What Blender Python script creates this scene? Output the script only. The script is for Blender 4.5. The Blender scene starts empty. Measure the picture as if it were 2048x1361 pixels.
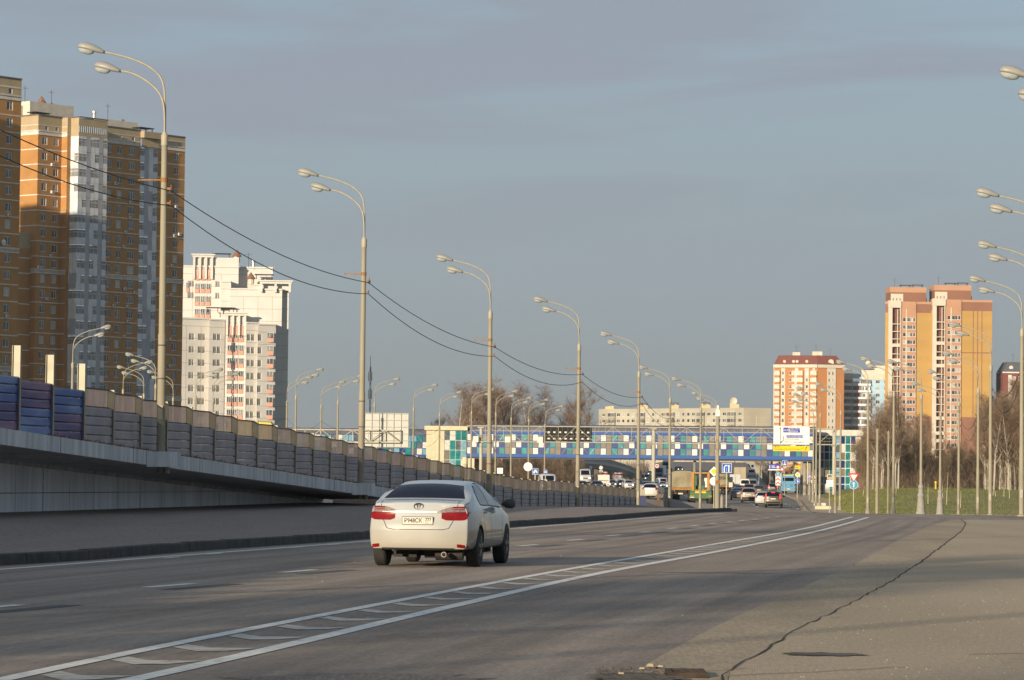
import bpy, bmesh, math, random
import numpy as np
from mathutils import Vector, Matrix, Euler
from mathutils.bvhtree import BVHTree
R = math.radians
SC = bpy.context.scene
COL = SC.collection
# ------------------------------------------------------------------ camera
F, CX, CY, CAMZ = 6600.0, 1024.0, 680.5, 1.5
ROLL, PITCH = 0.011, math.atan(279.5/6600.0)
cam_d = bpy.data.cameras.new('camera'); cam = bpy.data.objects.new('camera', cam_d); COL.objects.link(cam)
cam_d.sensor_width = 36.0; cam_d.lens = 36.0*F/2048.0; cam_d.clip_start = 0.5; cam_d.clip_end = 20000
MROT = (Matrix.Rotation(math.pi/2+PITCH, 3, 'X') @ Matrix.Rotation(ROLL, 3, 'Z'))
cam.matrix_world = Matrix.Translation((0, 0, CAMZ)) @ MROT.to_4x4()
SC.camera = cam
# ------------------------------------------------------------------ sky and sun
SUN_AZ = math.atan2(-0.50, -0.866)          # direction towards the sun: (-0.50, -0.866), behind the camera to the left
SUN_EL = R(10.6)
w = bpy.data.worlds.new("World"); SC.world = w; w.use_nodes = True
nt = w.node_tree; nt.nodes.clear()
def wn(t, **k):
    n = nt.nodes.new(t)
    for a, b in k.items(): setattr(n, a, b)
    return n
out = wn('ShaderNodeOutputWorld'); bg = wn('ShaderNodeBackground'); bg.inputs[1].default_value = 0.1
sky = wn('ShaderNodeTexSky', sky_type='NISHITA'); sky.sun_disc = False
sky.sun_elevation = SUN_EL; sky.sun_rotation = math.atan2(-0.50, -0.866); sky.air_density = 1.2; sky.dust_density = 2.0; sky.ozone_density = 1.5
tc = wn('ShaderNodeTexCoord'); sep = wn('ShaderNodeSeparateXYZ'); nt.links.new(tc.outputs['Generated'], sep.inputs[0])
mp = wn('ShaderNodeMapping'); mp.inputs['Scale'].default_value = (3.6, 3.0, 26.0); mp.inputs['Rotation'].default_value = (0.0, -0.10, 0.0); nt.links.new(tc.outputs['Generated'], mp.inputs[0])
n1 = wn('ShaderNodeTexNoise'); n1.inputs['Scale'].default_value = 1.35; n1.inputs['Detail'].default_value = 5.0; n1.inputs['Roughness'].default_value = 0.5; n1.inputs['Distortion'].default_value = 0.4
nt.links.new(mp.outputs[0], n1.inputs['Vector'])
rp = wn('ShaderNodeValToRGB'); rp.color_ramp.elements[0].position = 0.43; rp.color_ramp.elements[1].position = 0.62; rp.color_ramp.interpolation = 'EASE'
nt.links.new(n1.outputs[0], rp.inputs[0])
SKY_VEIL = (2.02, 2.70, 3.46, 1); SKY_CLOUD = (2.20, 2.44, 2.92, 1); SKY_MID = (2.28, 2.66, 2.84, 1); SKY_LOW = (2.08, 2.32, 2.34, 1)
m0 = wn('ShaderNodeMix', data_type='RGBA'); m0.inputs[0].default_value = 0.80            # thin high haze over the clear sky
nt.links.new(sky.outputs[0], m0.inputs[6]); m0.inputs[7].default_value = SKY_VEIL
m1 = wn('ShaderNodeMix', data_type='RGBA'); mm = wn('ShaderNodeMath', operation='MULTIPLY'); mm.inputs[1].default_value = 0.85
nt.links.new(rp.outputs[0], mm.inputs[0]); nt.links.new(mm.outputs[0], m1.inputs[0]); nt.links.new(m0.outputs[2], m1.inputs[6]); m1.inputs[7].default_value = SKY_CLOUD
mr = wn('ShaderNodeMapRange'); mr.inputs['From Min'].default_value = 0.13; mr.inputs['From Max'].default_value = 0.055; mr.inputs['To Max'].default_value = 0.85
nt.links.new(sep.outputs[2], mr.inputs[0])
m2 = wn('ShaderNodeMix', data_type='RGBA'); nt.links.new(mr.outputs[0], m2.inputs[0]); nt.links.new(m1.outputs[2], m2.inputs[6]); m2.inputs[7].default_value = SKY_MID
mr2 = wn('ShaderNodeMapRange'); mr2.inputs['From Min'].default_value = 0.058; mr2.inputs['From Max'].default_value = 0.018; mr2.inputs['To Max'].default_value = 0.95; nt.links.new(sep.outputs[2], mr2.inputs[0])
m3 = wn('ShaderNodeMix', data_type='RGBA'); nt.links.new(mr2.outputs[0], m3.inputs[0]); nt.links.new(m2.outputs[2], m3.inputs[6]); m3.inputs[7].default_value = SKY_LOW
nt.links.new(m3.outputs[2], bg.inputs[0]); nt.links.new(bg.outputs[0], out.inputs[0])
sl = bpy.data.lights.new('sun', 'SUN'); sl.energy = 5.0; sl.angle = R(0.53); sl.color = (1.0, 0.83, 0.60)
sun = bpy.data.objects.new('sun', sl); COL.objects.link(sun)
sdir = Vector((-0.50, -0.866, 0)).normalized()*math.cos(SUN_EL) + Vector((0, 0, math.sin(SUN_EL)))
sun.rotation_euler = sdir.to_track_quat('Z', 'Y').to_euler()
SC.view_settings.view_transform = 'Standard'; SC.view_settings.look = 'None'; SC.view_settings.exposure = 0.52; SC.view_settings.gamma = 1.0
SC.render.engine = 'CYCLES'
try: SC.cycles.max_bounces = 5; SC.cycles.transparent_max_bounces = 12
except Exception: pass
# ------------------------------------------------------------------ pixel of the 2048x1361 survey -> world
def ray(px, py):
    return MROT @ Vector((px-CX, -(py-CY), -F))
def U(px, py, Y):                      # the point seen at (px, py) that lies Y metres ahead
    d = ray(px, py); t = Y/d.y
    return Vector((d.x*t, Y, CAMZ+d.z*t))
def G(px, py, z=0.0):                  # the point seen at (px, py) on the level z
    d = ray(px, py); t = (z-CAMZ)/d.z
    return Vector((d.x*t, d.y*t, z))
def itp(x, xs, ys): return float(np.interp(x, xs, ys))
# ------------------------------------------------------------------ materials
MATS = {}
def mat(name, col, rough=0.7, var=0.12, scale=3.0, metal=0.0, bump=0.0, col2=None, spec=0.4, stretch=None, emit=None, es=0, detail=4, coat=0, c2pos=(0.4, 0.62), bscale=None, big=None):
    if name in MATS: return MATS[name]
    m = bpy.data.materials.new(name); m.use_nodes = True; t = m.node_tree; b = t.nodes['Principled BSDF']
    b.inputs['Roughness'].default_value = rough; b.inputs['Metallic'].default_value = metal
    b.inputs['Specular IOR Level'].default_value = spec; b.inputs['Coat Weight'].default_value = coat
    geo = t.nodes.new('ShaderNodeTexCoord'); mpn = t.nodes.new('ShaderNodeMapping'); t.links.new(geo.outputs['Object'], mpn.inputs[0])
    if stretch: mpn.inputs['Scale'].default_value = stretch
    nz = t.nodes.new('ShaderNodeTexNoise'); nz.inputs['Scale'].default_value = scale; nz.inputs['Detail'].default_value = detail; t.links.new(mpn.outputs[0], nz.inputs['Vector'])
    rp = t.nodes.new('ShaderNodeValToRGB'); e = rp.color_ramp.elements
    e[0].position, e[1].position = (c2pos if col2 else (0.3, 0.7))
    c = np.array(col); c2 = np.array(col2) if col2 else None
    if col2 is None:
        e[0].color = (*(c*(1-var)), 1); e[1].color = (*np.minimum(c*(1+var), 1), 1)
    else:
        e[0].color = (*c, 1); e[1].color = (*c2, 1)
    t.links.new(nz.outputs[0], rp.inputs[0]); last = rp.outputs[0]
    if big:                              # a second, broad variation: (scale, amount)
        n3 = t.nodes.new('ShaderNodeTexNoise'); n3.inputs['Scale'].default_value = big[0]; n3.inputs['Detail'].default_value = 3; t.links.new(mpn.outputs[0], n3.inputs['Vector'])
        r3 = t.nodes.new('ShaderNodeMapRange'); r3.inputs['From Min'].default_value = .3; r3.inputs['From Max'].default_value = .7
        r3.inputs['To Min'].default_value = 1-big[1]; r3.inputs['To Max'].default_value = 1+big[1]; t.links.new(n3.outputs[0], r3.inputs[0])
        hv = t.nodes.new('ShaderNodeHueSaturation'); t.links.new(r3.outputs[0], hv.inputs['Value']); t.links.new(last, hv.inputs['Color']); last = hv.outputs[0]
    t.links.new(last, b.inputs['Base Color'])
    if bump:
        n2 = t.nodes.new('ShaderNodeTexNoise'); n2.inputs['Scale'].default_value = bscale or scale*6; n2.inputs['Detail'].default_value = 3; t.links.new(mpn.outputs[0], n2.inputs['Vector'])
        bp = t.nodes.new('ShaderNodeBump'); bp.inputs['Strength'].default_value = bump; bp.inputs['Distance'].default_value = 0.02
        t.links.new(n2.outputs[0], bp.inputs['Height']); t.links.new(bp.outputs[0], b.inputs['Normal'])
    if emit:
        b.inputs['Emission Color'].default_value = (*emit, 1); b.inputs['Emission Strength'].default_value = es
    MATS[name] = m
    return m
def glassy(name, col, rough=0.08, var=0.3, scale=0.4, spec=0.6):
    return mat(name, col, rough, var, scale, spec=spec)
# ------------------------------------------------------------------ mesh building
class MB:
    def __init__(s): s.v = []; s.f = []; s.m = []
    def quad(s, a, b, c, d, mi=0):
        i = len(s.v); s.v += [tuple(a), tuple(b), tuple(c), tuple(d)]; s.f.append((i, i+1, i+2, i+3)); s.m.append(mi)
    def tri(s, a, b, c, mi=0):
        i = len(s.v); s.v += [tuple(a), tuple(b), tuple(c)]; s.f.append((i, i+1, i+2)); s.m.append(mi)
    def poly(s, pts, mi=0):
        i = len(s.v); s.v += [tuple(p) for p in pts]; s.f.append(tuple(range(i, i+len(pts)))); s.m.append(mi)
    def box(s, x0, y0, z0, x1, y1, z1, mi=0, M=None):
        c = [(x0, y0, z0), (x1, y0, z0), (x1, y1, z0), (x0, y1, z0), (x0, y0, z1), (x1, y0, z1), (x1, y1, z1), (x0, y1, z1)]
        if M is not None: c = [tuple(M @ Vector(p)) for p in c]
        i = len(s.v); s.v += c
        for f in ((3, 2, 1, 0), (4, 5, 6, 7), (0, 1, 5, 4), (1, 2, 6, 5), (2, 3, 7, 6), (3, 0, 4, 7)):
            s.f.append(tuple(i+k for k in f)); s.m.append(mi)
    def bbox(s, x0, y0, z0, x1, y1, z1, b=0.03, mi=0):           # box with chamfered upright and top edges
        pts = [(x0+b, y0), (x1-b, y0), (x1, y0+b), (x1, y1-b), (x1-b, y1), (x0+b, y1), (x0, y1-b), (x0, y0+b)]
        cx, cy = (x0+x1)/2, (y0+y1)/2
        def shr(p): return (p[0]+(b if p[0] < cx else -b), p[1]+(b if p[1] < cy else -b))
        rings = [[(*p, z0) for p in pts], [(*p, z1-b) for p in pts], [(*shr(p), z1) for p in pts]]
        s.rings(rings, mi, cap=True)
    def rings(s, rs, mi=0, cap=True, close=True):
        n = len(rs[0]); base = len(s.v)
        for r in rs: s.v += [tuple(p) for p in r]
        for a in range(len(rs)-1):
            for k in range(n if close else n-1):
                k2 = (k+1) % n
                s.f.append((base+a*n+k, base+a*n+k2, base+(a+1)*n+k2, base+(a+1)*n+k)); s.m.append(mi)
        if cap:
            s.f.append(tuple(base+k for k in reversed(range(n)))); s.m.append(mi)
            s.f.append(tuple(base+(len(rs)-1)*n+k for k in range(n))); s.m.append(mi)
    def tube(s, pts, rad, n=6, mi=0, cap=True):
        pts = [Vector(p) for p in pts]
        if not hasattr(rad, '__len__'): rad = [rad]*len(pts)
        rs = []; up = None
        for i, p in enumerate(pts):
            d = (pts[min(i+1, len(pts)-1)]-pts[max(i-1, 0)])
            d = d.normalized() if d.length > 1e-9 else Vector((0, 0, 1))
            a = Vector((0, 0, 1)) if abs(d.z) < 0.9 else Vector((1, 0, 0))
            if up is not None and (up-d*up.dot(d)).length > 0.1: a = up
            x = (a-d*a.dot(d)).normalized(); y = d.cross(x); up = x
            rs.append([p+(x*math.cos(2*math.pi*k/n)+y*math.sin(2*math.pi*k/n))*rad[i] for k in range(n)])
        s.rings(rs, mi, cap)
    def lathe(s, prof, n=16, mi=0, c=(0, 0, 0), axis='z'):       # prof: (radius, height)
        rs = []
        for r, h in prof:
            q = []
            for k in range(n):
                a = 2*math.pi*k/n
                p = (r*math.cos(a), r*math.sin(a), h)
                if axis == 'x': p = (h, r*math.cos(a), r*math.sin(a))
                if axis == 'y': p = (r*math.cos(-a), h, r*math.sin(-a))
                q.append((p[0]+c[0], p[1]+c[1], p[2]+c[2]))
            rs.append(q)
        s.rings(rs, mi, True)
    def prism(s, pts, z0, z1, mi=0, top=None):                   # pts CCW
        n = len(pts)
        for k in range(n):
            a, b = pts[k], pts[(k+1) % n]
            s.quad((*a, z0), (*b, z0), (*b, z1), (*a, z1), mi)
        s.poly([(*p, z1) for p in pts], mi if top is None else top)
    def build(s, name, mats, parent=None, loc=None, rz=0, smooth=False):
        me = bpy.data.meshes.new(name)
        me.from_pydata(s.v, [], s.f)
        if not isinstance(mats, (list, tuple)): mats = [mats]
        for m in mats: me.materials.append(m)
        me.polygons.foreach_set('material_index', s.m)
        if smooth:
            me.shade_smooth()
            bm = bmesh.new(); bm.from_mesh(me); bmesh.ops.remove_doubles(bm, verts=bm.verts, dist=1e-4); bm.to_mesh(me); bm.free()
            me.set_sharp_from_angle(angle=R(smooth if smooth > 1 else 40))
        o = bpy.data.objects.new(name, me); COL.objects.link(o)
        if parent is not None: o.parent = parent
        if loc is not None: o.location = loc
        o.rotation_euler = (0, 0, rz)
        return o
def tag(o, label, cat, group=None, kind=None):
    if label: o['label'] = label
    if cat: o['category'] = cat
    if group: o['group'] = group
    if kind: o['kind'] = kind
    return o
def thing(name, label, cat, loc=(0, 0, 0), rz=0, group=None):
    o = bpy.data.objects.new(name, None); COL.objects.link(o); o.location = loc; o.rotation_euler = (0, 0, rz); o.empty_display_size = 0.3
    return tag(o, label, cat, group)
def copy_tree(o, parent=None):
    c = o.copy(); COL.objects.link(c)
    if parent is not None: c.parent = parent
    for ch in o.children: copy_tree(ch, c)
    return c
def place(proto, used, loc, rz, label, group=None):
    o = proto if not used else copy_tree(proto)
    o.location = loc; o.rotation_euler = (0, 0, rz); o['label'] = label
    if group: o['group'] = group
    return o
# ------------------------------------------------------------------ the lie of the land
PY = [-500, 165, 250, 290, 330, 390, 570, 650, 860, 1000, 1150, 1300, 9000]
PZ = [0, 0, -.82, -1.28, -1.15, -.68, -.30, .10, 2.9, 5.1, 8.4, 8.6, 8.6]
def med(Y): return 8.6+(Y-206)*.0473                     # the line of the median between the carriageways
def edge(Y): return itp(Y, [0, 200, 250, 290, 400, 600, 900, 1300], [20, 22, 25, 29.5, 38, 53, 76, 100])
def smooth(t): t = min(max(t, 0), 1); return t*t*(3-2*t)
def zg(X, Y):
    a = itp(Y, PY, PZ)
    flat = 0.0
    l = smooth((X-med(Y)+1.2)/2.4) if Y > 165 else 1.0
    z = flat+(min(a, 0.1)-flat)*l
    if Y > 570:
        h = max(a, 0)-z
        if h > 0:
            r = edge(Y)-8
            z += h*smooth((X-(med(Y)-6))/4)*(1-smooth((X-r)/1.6))
    if Y > 285 and X > edge(Y)-1:
        b = smooth((Y-288)/125)*(1.05-min(a, 0))
        z += b*smooth((X-edge(Y)+1)/9)
    return z
# ------------------------------------------------------------------ ground, roads, markings
YS = [y for y in range(-40, 300, 5)]+[y for y in range(300, 700, 10)]+[y for y in range(700, 1300, 20)]+list(range(1300, 2000, 100))+[2500, 3500, 5000, 8000]
XS = [-3000, -1200, -500, -200, -100, -60, -40, -30]+list(range(-24, 120, 3))+[125, 140, 180, 250, 500, 1200, 3000]
def sheet(name, m, xf0, xf1, y0, y1, dz, step=5, nx=6, zf=zg):
    b = MB(); ys = list(np.arange(y0, y1+.01, step)); rows = []
    for y in ys:
        a, c = xf0(y), xf1(y); rows.append([(a+(c-a)*k/nx, y, zf(a+(c-a)*k/nx, y)+dz) for k in range(nx+1)])
    for i in range(len(ys)-1):
        for k in range(nx): b.quad(rows[i][k], rows[i][k+1], rows[i+1][k+1], rows[i+1][k])
    return b.build(name, m)
b = MB(); n = len(XS)
for y in YS:
    for x in XS: b.v.append((x, y, zg(x, y)-.09))
for i in range(len(YS)-1):
    for k in range(n-1):
        b.f.append((i*n+k, i*n+k+1, (i+1)*n+k+1, (i+1)*n+k)); b.m.append(0)
m_grass = mat('rough_grass', (.155, .160, .032), .95, scale=.22, col2=(.205, .165, .048), bump=.6, bscale=8, stretch=(1, .25, 1), big=(1.5, .25))
tag(b.build('ground', m_grass), None, None, kind='structure')
m_asph = mat('asphalt', (.150, .134, .122), .88, scale=70, col2=(.205, .182, .163), bump=.35, bscale=160, detail=6, stretch=(1, 1, 1), big=(.22, .13), c2pos=(.3, .7), spec=.3)
m_asph2 = mat('pavement_asphalt', (.335, .262, .178), .9, scale=34, detail=5, stretch=(1, .12, 1), col2=(.435, .342, .235), bump=.35, bscale=90, big=(.3, .12), c2pos=(.3, .7), spec=.25)
m_gutter = mat('gutter_concrete', (.285, .222, .148), .9, scale=26, detail=5, stretch=(1, .12, 1), col2=(.36, .282, .19), bump=.3, bscale=60, big=(.7, .15))
m_paint = mat('road_paint', (.50, .48, .44), .8, scale=7, col2=(.72, .70, .64), c2pos=(.34, .52), bump=.1, detail=8)
m_worn = mat('worn_road_paint', (.32, .285, .245), .85, scale=5, col2=(.52, .48, .42), c2pos=(.36, .52), detail=8)
m_dark = mat('erased_marking_scar', (.065, .063, .062), .9, scale=9, col2=(.10, .098, .094))
m_isl = mat('island_asphalt', (.190, .150, .128), .92, scale=14, stretch=(1, .15, 1), detail=6, col2=(.25, .20, .172), bump=.5, bscale=50, big=(.35, .15))
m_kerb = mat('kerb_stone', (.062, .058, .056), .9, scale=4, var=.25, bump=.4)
KP = [G(x, y) for x, y in ((0, 1131.6), (160, 1122), (396, 1102), (700, 1081), (1020, 1054.5), (1168, 1044.5), (1278, 1035), (1344, 1029.5), (1400, 1026), (1440, 1024.3))]
KY = [-40, 20]+[p.y for p in KP]+[170.5]; KX = [-27, -15.6]+[p.x for p in KP]+[11.9]
def kx(y): return itp(y, KY, KX)
def barx(y): return -25.11+.156*y
def RIGHT(y): return itp(y, [-40, 285, 290, 400, 600, 900, 1300], [60, 60, edge(290)-3, edge(400)-3, edge(600)-4.5, edge(900)-5.2, edge(1300)-5.2])
tag(sheet('far_road', m_asph, lambda y: (kx(y)-.3 if y < 168 else med(y)-22), RIGHT, 155, 1150, 0.0, nx=14), None, None, kind='structure')
# right-hand pavement and gutter (traced along the long crack)
EP = [G(x, y) for x, y in ((1440, 1361), (1600, 1262), (1700, 1212), (1780, 1168), (1840, 1128), (1893, 1088), (1925, 1062), (1932, 1048), (1922, 1040))]
EY = [p.y for p in EP]; EX = [p.x for p in EP]
GP = [G(x, y) for x, y in ((1275, 1340), (1430, 1255), (1560, 1195), (1700, 1135), (1790, 1085), (1860, 1052), (1900, 1041))]
GY = [p.y for p in GP]; GX = [p.x for p in GP]
def ex(y): return itp(y, [-40, 10]+EY, [2.2, 1.35]+EX)
def gx(y): return itp(y, [-40, 10]+GY, [-.2, -.1]+GX)
tag(sheet('gutter', m_gutter, gx, ex, 6, EY[-1], .010, step=2, nx=2), None, None, kind='structure')
tag(sheet('pavement', m_asph2, ex, lambda y: 75, -20, EY[-1], .026, step=2, nx=4), None, None, kind='structure')
b = MB()                                                   # the crack between gutter and pavement
rng = random.Random(5); y = 22.0
prev = None
while y < EY[-1]-1:
    x = ex(y)+rng.uniform(-.022, .022); wd = rng.uniform(.006, .014)*(1 if y < 60 else 1.6)
    if prev: b.quad((prev[0]-prev[2], prev[1], .031), (prev[0]+prev[2], prev[1], .031), (x+wd, y, .031), (x-wd, y, .031))
    prev = (x, y, wd); y += rng.uniform(.4, 1.0)
m_crack = mat('crack_shadow', (.02, .018, .016), 1, var=.1)
tag(b.build('pavement_crack', m_crack), None, None, kind='structure')
b = MB(); prev = None
for k in range(60):
    x = 4.0+k*.2; yy = G(1560, 1312).y+.9*math.sin(k*.11)+rng.uniform(-.05, .05)+k*.01
    if prev: b.quad((prev[0], prev[1]-.02, .0315), (x, yy-.02, .0315), (x, yy+.012, .0315), (prev[0], prev[1]+.012, .0315))
    prev = (x, yy)
tag(b.build('pavement_crack', m_crack), None, None, kind='structure')
b = MB()
for k in range(16):
    y = rng.uniform(24, 70); x = ex(y)+rng.uniform(-.4, .1); prev = None; dx, dy = rng.uniform(-.06, .25), rng.uniform(.04, .2)
    for j in range(rng.randint(4, 14)):
        x += dx+rng.uniform(-.04, .04); y += dy+rng.uniform(-.08, .08); wd = rng.uniform(.003, .009)
        if prev: b.quad((prev[0], prev[1]-.02, .0312), (x, y-.02, .0312), (x, y+wd, .0312), (prev[0], prev[1]+wd, .0312))
        prev = (x, y)
tag(b.build('pavement_crack', m_crack), None, None, kind='structure')
# worn patches, puddle stain, broken corner of asphalt
def blob(name, m, c, rx, ry, dz, seed, n=28, rot=0):
    r_ = random.Random(seed); pts = []
    for k in range(n):
        a = 2*math.pi*k/n; q = 1+r_.uniform(-.22, .22); x, y = rx*q*math.cos(a), ry*q*math.sin(a)
        pts.append((c[0]+x*math.cos(rot)-y*math.sin(rot), c[1]+x*math.sin(rot)+y*math.cos(rot), dz))
    bb = MB(); bb.poly(pts); return tag(bb.build(name, m), None, None, kind='structure')
m_stain = mat('oil_stain', (.045, .038, .032), .9, scale=3, col2=(.10, .088, .074))
blob('road_stain', m_stain, G(1650, 1316), .36, .28, .0325, 3)
blob('road_patch', mat('dark_asphalt_patch', (.15, .122, .10), .9, scale=30, stretch=(1, .12, 1), col2=(.22, .18, .15), bump=.4), G(735, 1363), 1.0, .95, .0062, 8, 40)
blob('road_patch', MATS['dark_asphalt_patch'], (3.3, 54.5, 0), 1.1, .16, .0068, 9)
m_rub = mat('broken_asphalt', (.05, .042, .036), 1, scale=14, col2=(.16, .13, .10), bump=1.0, bscale=40)
blob('broken_road_edge', m_rub, G(1270, 1364), .36, .6, .034, 12, 40)
b = MB(); rr = random.Random(77)
def pebble(b, x, y, z, s, r_):
    n = 6; top = [(x+s*.7*math.cos(k*1.047+r_.random()*.4), y+s*.7*math.sin(k*1.047), z+s*r_.uniform(.35, .6)) for k in range(n)]
    bot = [(x+s*math.cos(k*1.047), y+s*1.0*math.sin(k*1.047), z) for k in range(n)]
    b.rings([bot, top], 0)
for _ in range(1500):                                         # litter of light grit on the pavement
    y = rr.uniform(24, 75)
    x = ex(y)+abs(rr.gauss(0, 1))*4.5+.1
    pebble(b, x, y, .026, rr.uniform(.003, .009), rr)
for _ in range(120):
    y = rr.uniform(25, 120); x = rr.uniform(kx(y)+1, ex(y)); pebble(b, x, y, .0, rr.uniform(.008, .02), rr)
tag(b.build('gravel', mat('pale_grit', (.34, .31, .27), .8, .3)), 'scattered pale grit on the right-hand pavement', 'gravel', kind='stuff')
b = MB()
for _ in range(160):
    c = G(1250+rr.uniform(-60, 90), 1350+rr.uniform(-12, 14)); pebble(b, c.x, c.y, .012, rr.uniform(.006, .022), rr)
tag(b.build('rubble', mat('asphalt_rubble', (.10, .085, .07), .95, .4)), 'loose dark asphalt rubble beside the drain grate', 'rubble', kind='stuff')
b = MB()
for px, py, sx, sy in ((1302, 1341, .04, .03), (1285, 1346, .03, .025), (1243, 1357, .03, .03), (1322, 1342, .03, .03)):
    c = G(px, py); pebble(b, c.x, c.y, .03, sx, rr)
tag(b.build('broken_paint_chips', m_asph2), 'flat white chips of broken stone lying at the road edge above the drain', 'stone chips', kind='stuff')
# drain grate
c = G(1372, 1354); t = thing('drain_grate', 'rusty cast iron storm drain grate set in the gutter', 'drain grate', (c.x, c.y, .0))
m_iron = mat('rusty_iron', (.06, .042, .032), .8, .3, 12, metal=.5); m_black = mat('black_void', (.012, .012, .012), .9, .1)
b = MB(); W, L = .15, .30
for x0, x1, y0, y1 in ((-W, W, -L, -L+.05), (-W, W, L-.05, L), (-W, -W+.04, -L+.05, L-.05), (W-.04, W, -L+.05, L-.05)): b.box(x0, y0, .012, x1, y1, .048)
for k in range(1, 4): yy = -L+2*L*k/4; b.box(-W+.04, yy-.018, .012, W-.04, yy+.018, .045)
for k in range(1, 4): xx = -W+2*W*k/4; b.box(xx-.014, -L+.05, .012, xx+.014, L-.05, .0435)
b.build('frame', m_iron, t)
b = MB(); b.box(-W-.01, -L-.01, .0105, W+.01, L+.01, .0125); b.build('pit', m_black, t)
# markings: ribbons along traced ground points
def ribbon(b, pts, wd, dz, step=2.0, mi=0):
    P = [Vector((p[0], p[1], 0)) for p in pts]; Q = []
    for a, c in zip(P[:-1], P[1:]):
        n = max(1, int((c-a).length/step))
        Q += [a.lerp(c, k/n) for k in range(n)]
    Q.append(P[-1]); rows = []
    for i, p in enumerate(Q):
        d = (Q[min(i+1, len(Q)-1)]-Q[max(i-1, 0)]).normalized(); nn = Vector((-d.y, d.x, 0))*wd/2
        a, c = p+nn, p-nn; rows.append(((a.x, a.y, zg(a.x, a.y)+dz), (c.x, c.y, zg(c.x, c.y)+dz)))
    for r0, r1 in zip(rows[:-1], rows[1:]): b.quad(r0[0], r0[1], r1[1], r1[0], mi)
b = MB(); ribbon(b, [Vector((gx(y)+.03*math.sin(y*1.7), y, 0)) for y in np.arange(60, 62, .8)], .02, .012, 1)
tag(b.build('gutter_dirt', mat('gutter_dirt', (.17, .14, .105), .95, .3, 2)), None, None, kind='structure')
def spl(pts, n=8):                                          # smooth a traced line
    P = [Vector(p) for p in pts]; Q = []
    for i in range(len(P)-1):
        p0, p1, p2, p3 = P[max(i-1, 0)], P[i], P[i+1], P[min(i+2, len(P)-1)]
        for k in range(n):
            t = k/n; Q.append(.5*((2*p1)+(-p0+p2)*t+(2*p0-5*p1+4*p2-p3)*t*t+(-p0+3*p1-3*p2+p3)*t**3))
    return Q+[P[-1]]
LH = spl([G(x, y) for x, y in ((-260, 1421), (20, 1358), (340, 1291), (700, 1221), (1000, 1164.5), (1200, 1128.5), (1448, 1086), (1614, 1057), (1705, 1034.5))])
RH = spl([G(x, y) for x, y in ((-60, 1430), (300, 1354), (600, 1286), (900, 1215), (1200, 1147.5), (1448, 1101.5), (1614, 1068), (1690, 1049), (1736, 1035.5))])
b = MB(); ribbon(b, LH, .17, .0085); ribbon(b, RH, .19, .0085)
tag(b.build('road_marking', m_paint), None, None, kind='structure')
def at_y(L, y):
    for a, c in zip(L[:-1], L[1:]):
        if min(a.y, c.y) <= y <= max(a.y, c.y): return a.lerp(c, (y-a.y)/(c.y-a.y)).x
    return None
b = MB(); y = 22.0
while y < 150:                                              # chevron bars between the two lines
    # each bar: from the left line slanting forward, thicker and bent in the middle
    x0, x1 = at_y(LH, y+.8), at_y(RH, y+.3)
    if x0 is not None and x1 is not None and x1-x0 > .4:
        w_ = x1-x0; xm = x0+w_*.40
        b.poly([(x0+.10, y+.62, .008), (xm, y, .008), (xm+.05, y+.62, .008), (x0+w_*.20, y+1.12, .008)])
        b.poly([(xm, y, .008), (x1-.30, y+.12, .008), (x1-.06, y+.62, .008), (xm+.05, y+.62, .008)])
    y += 2.1
tag(b.build('road_marking', m_worn), None, None, kind='structure')
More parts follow.
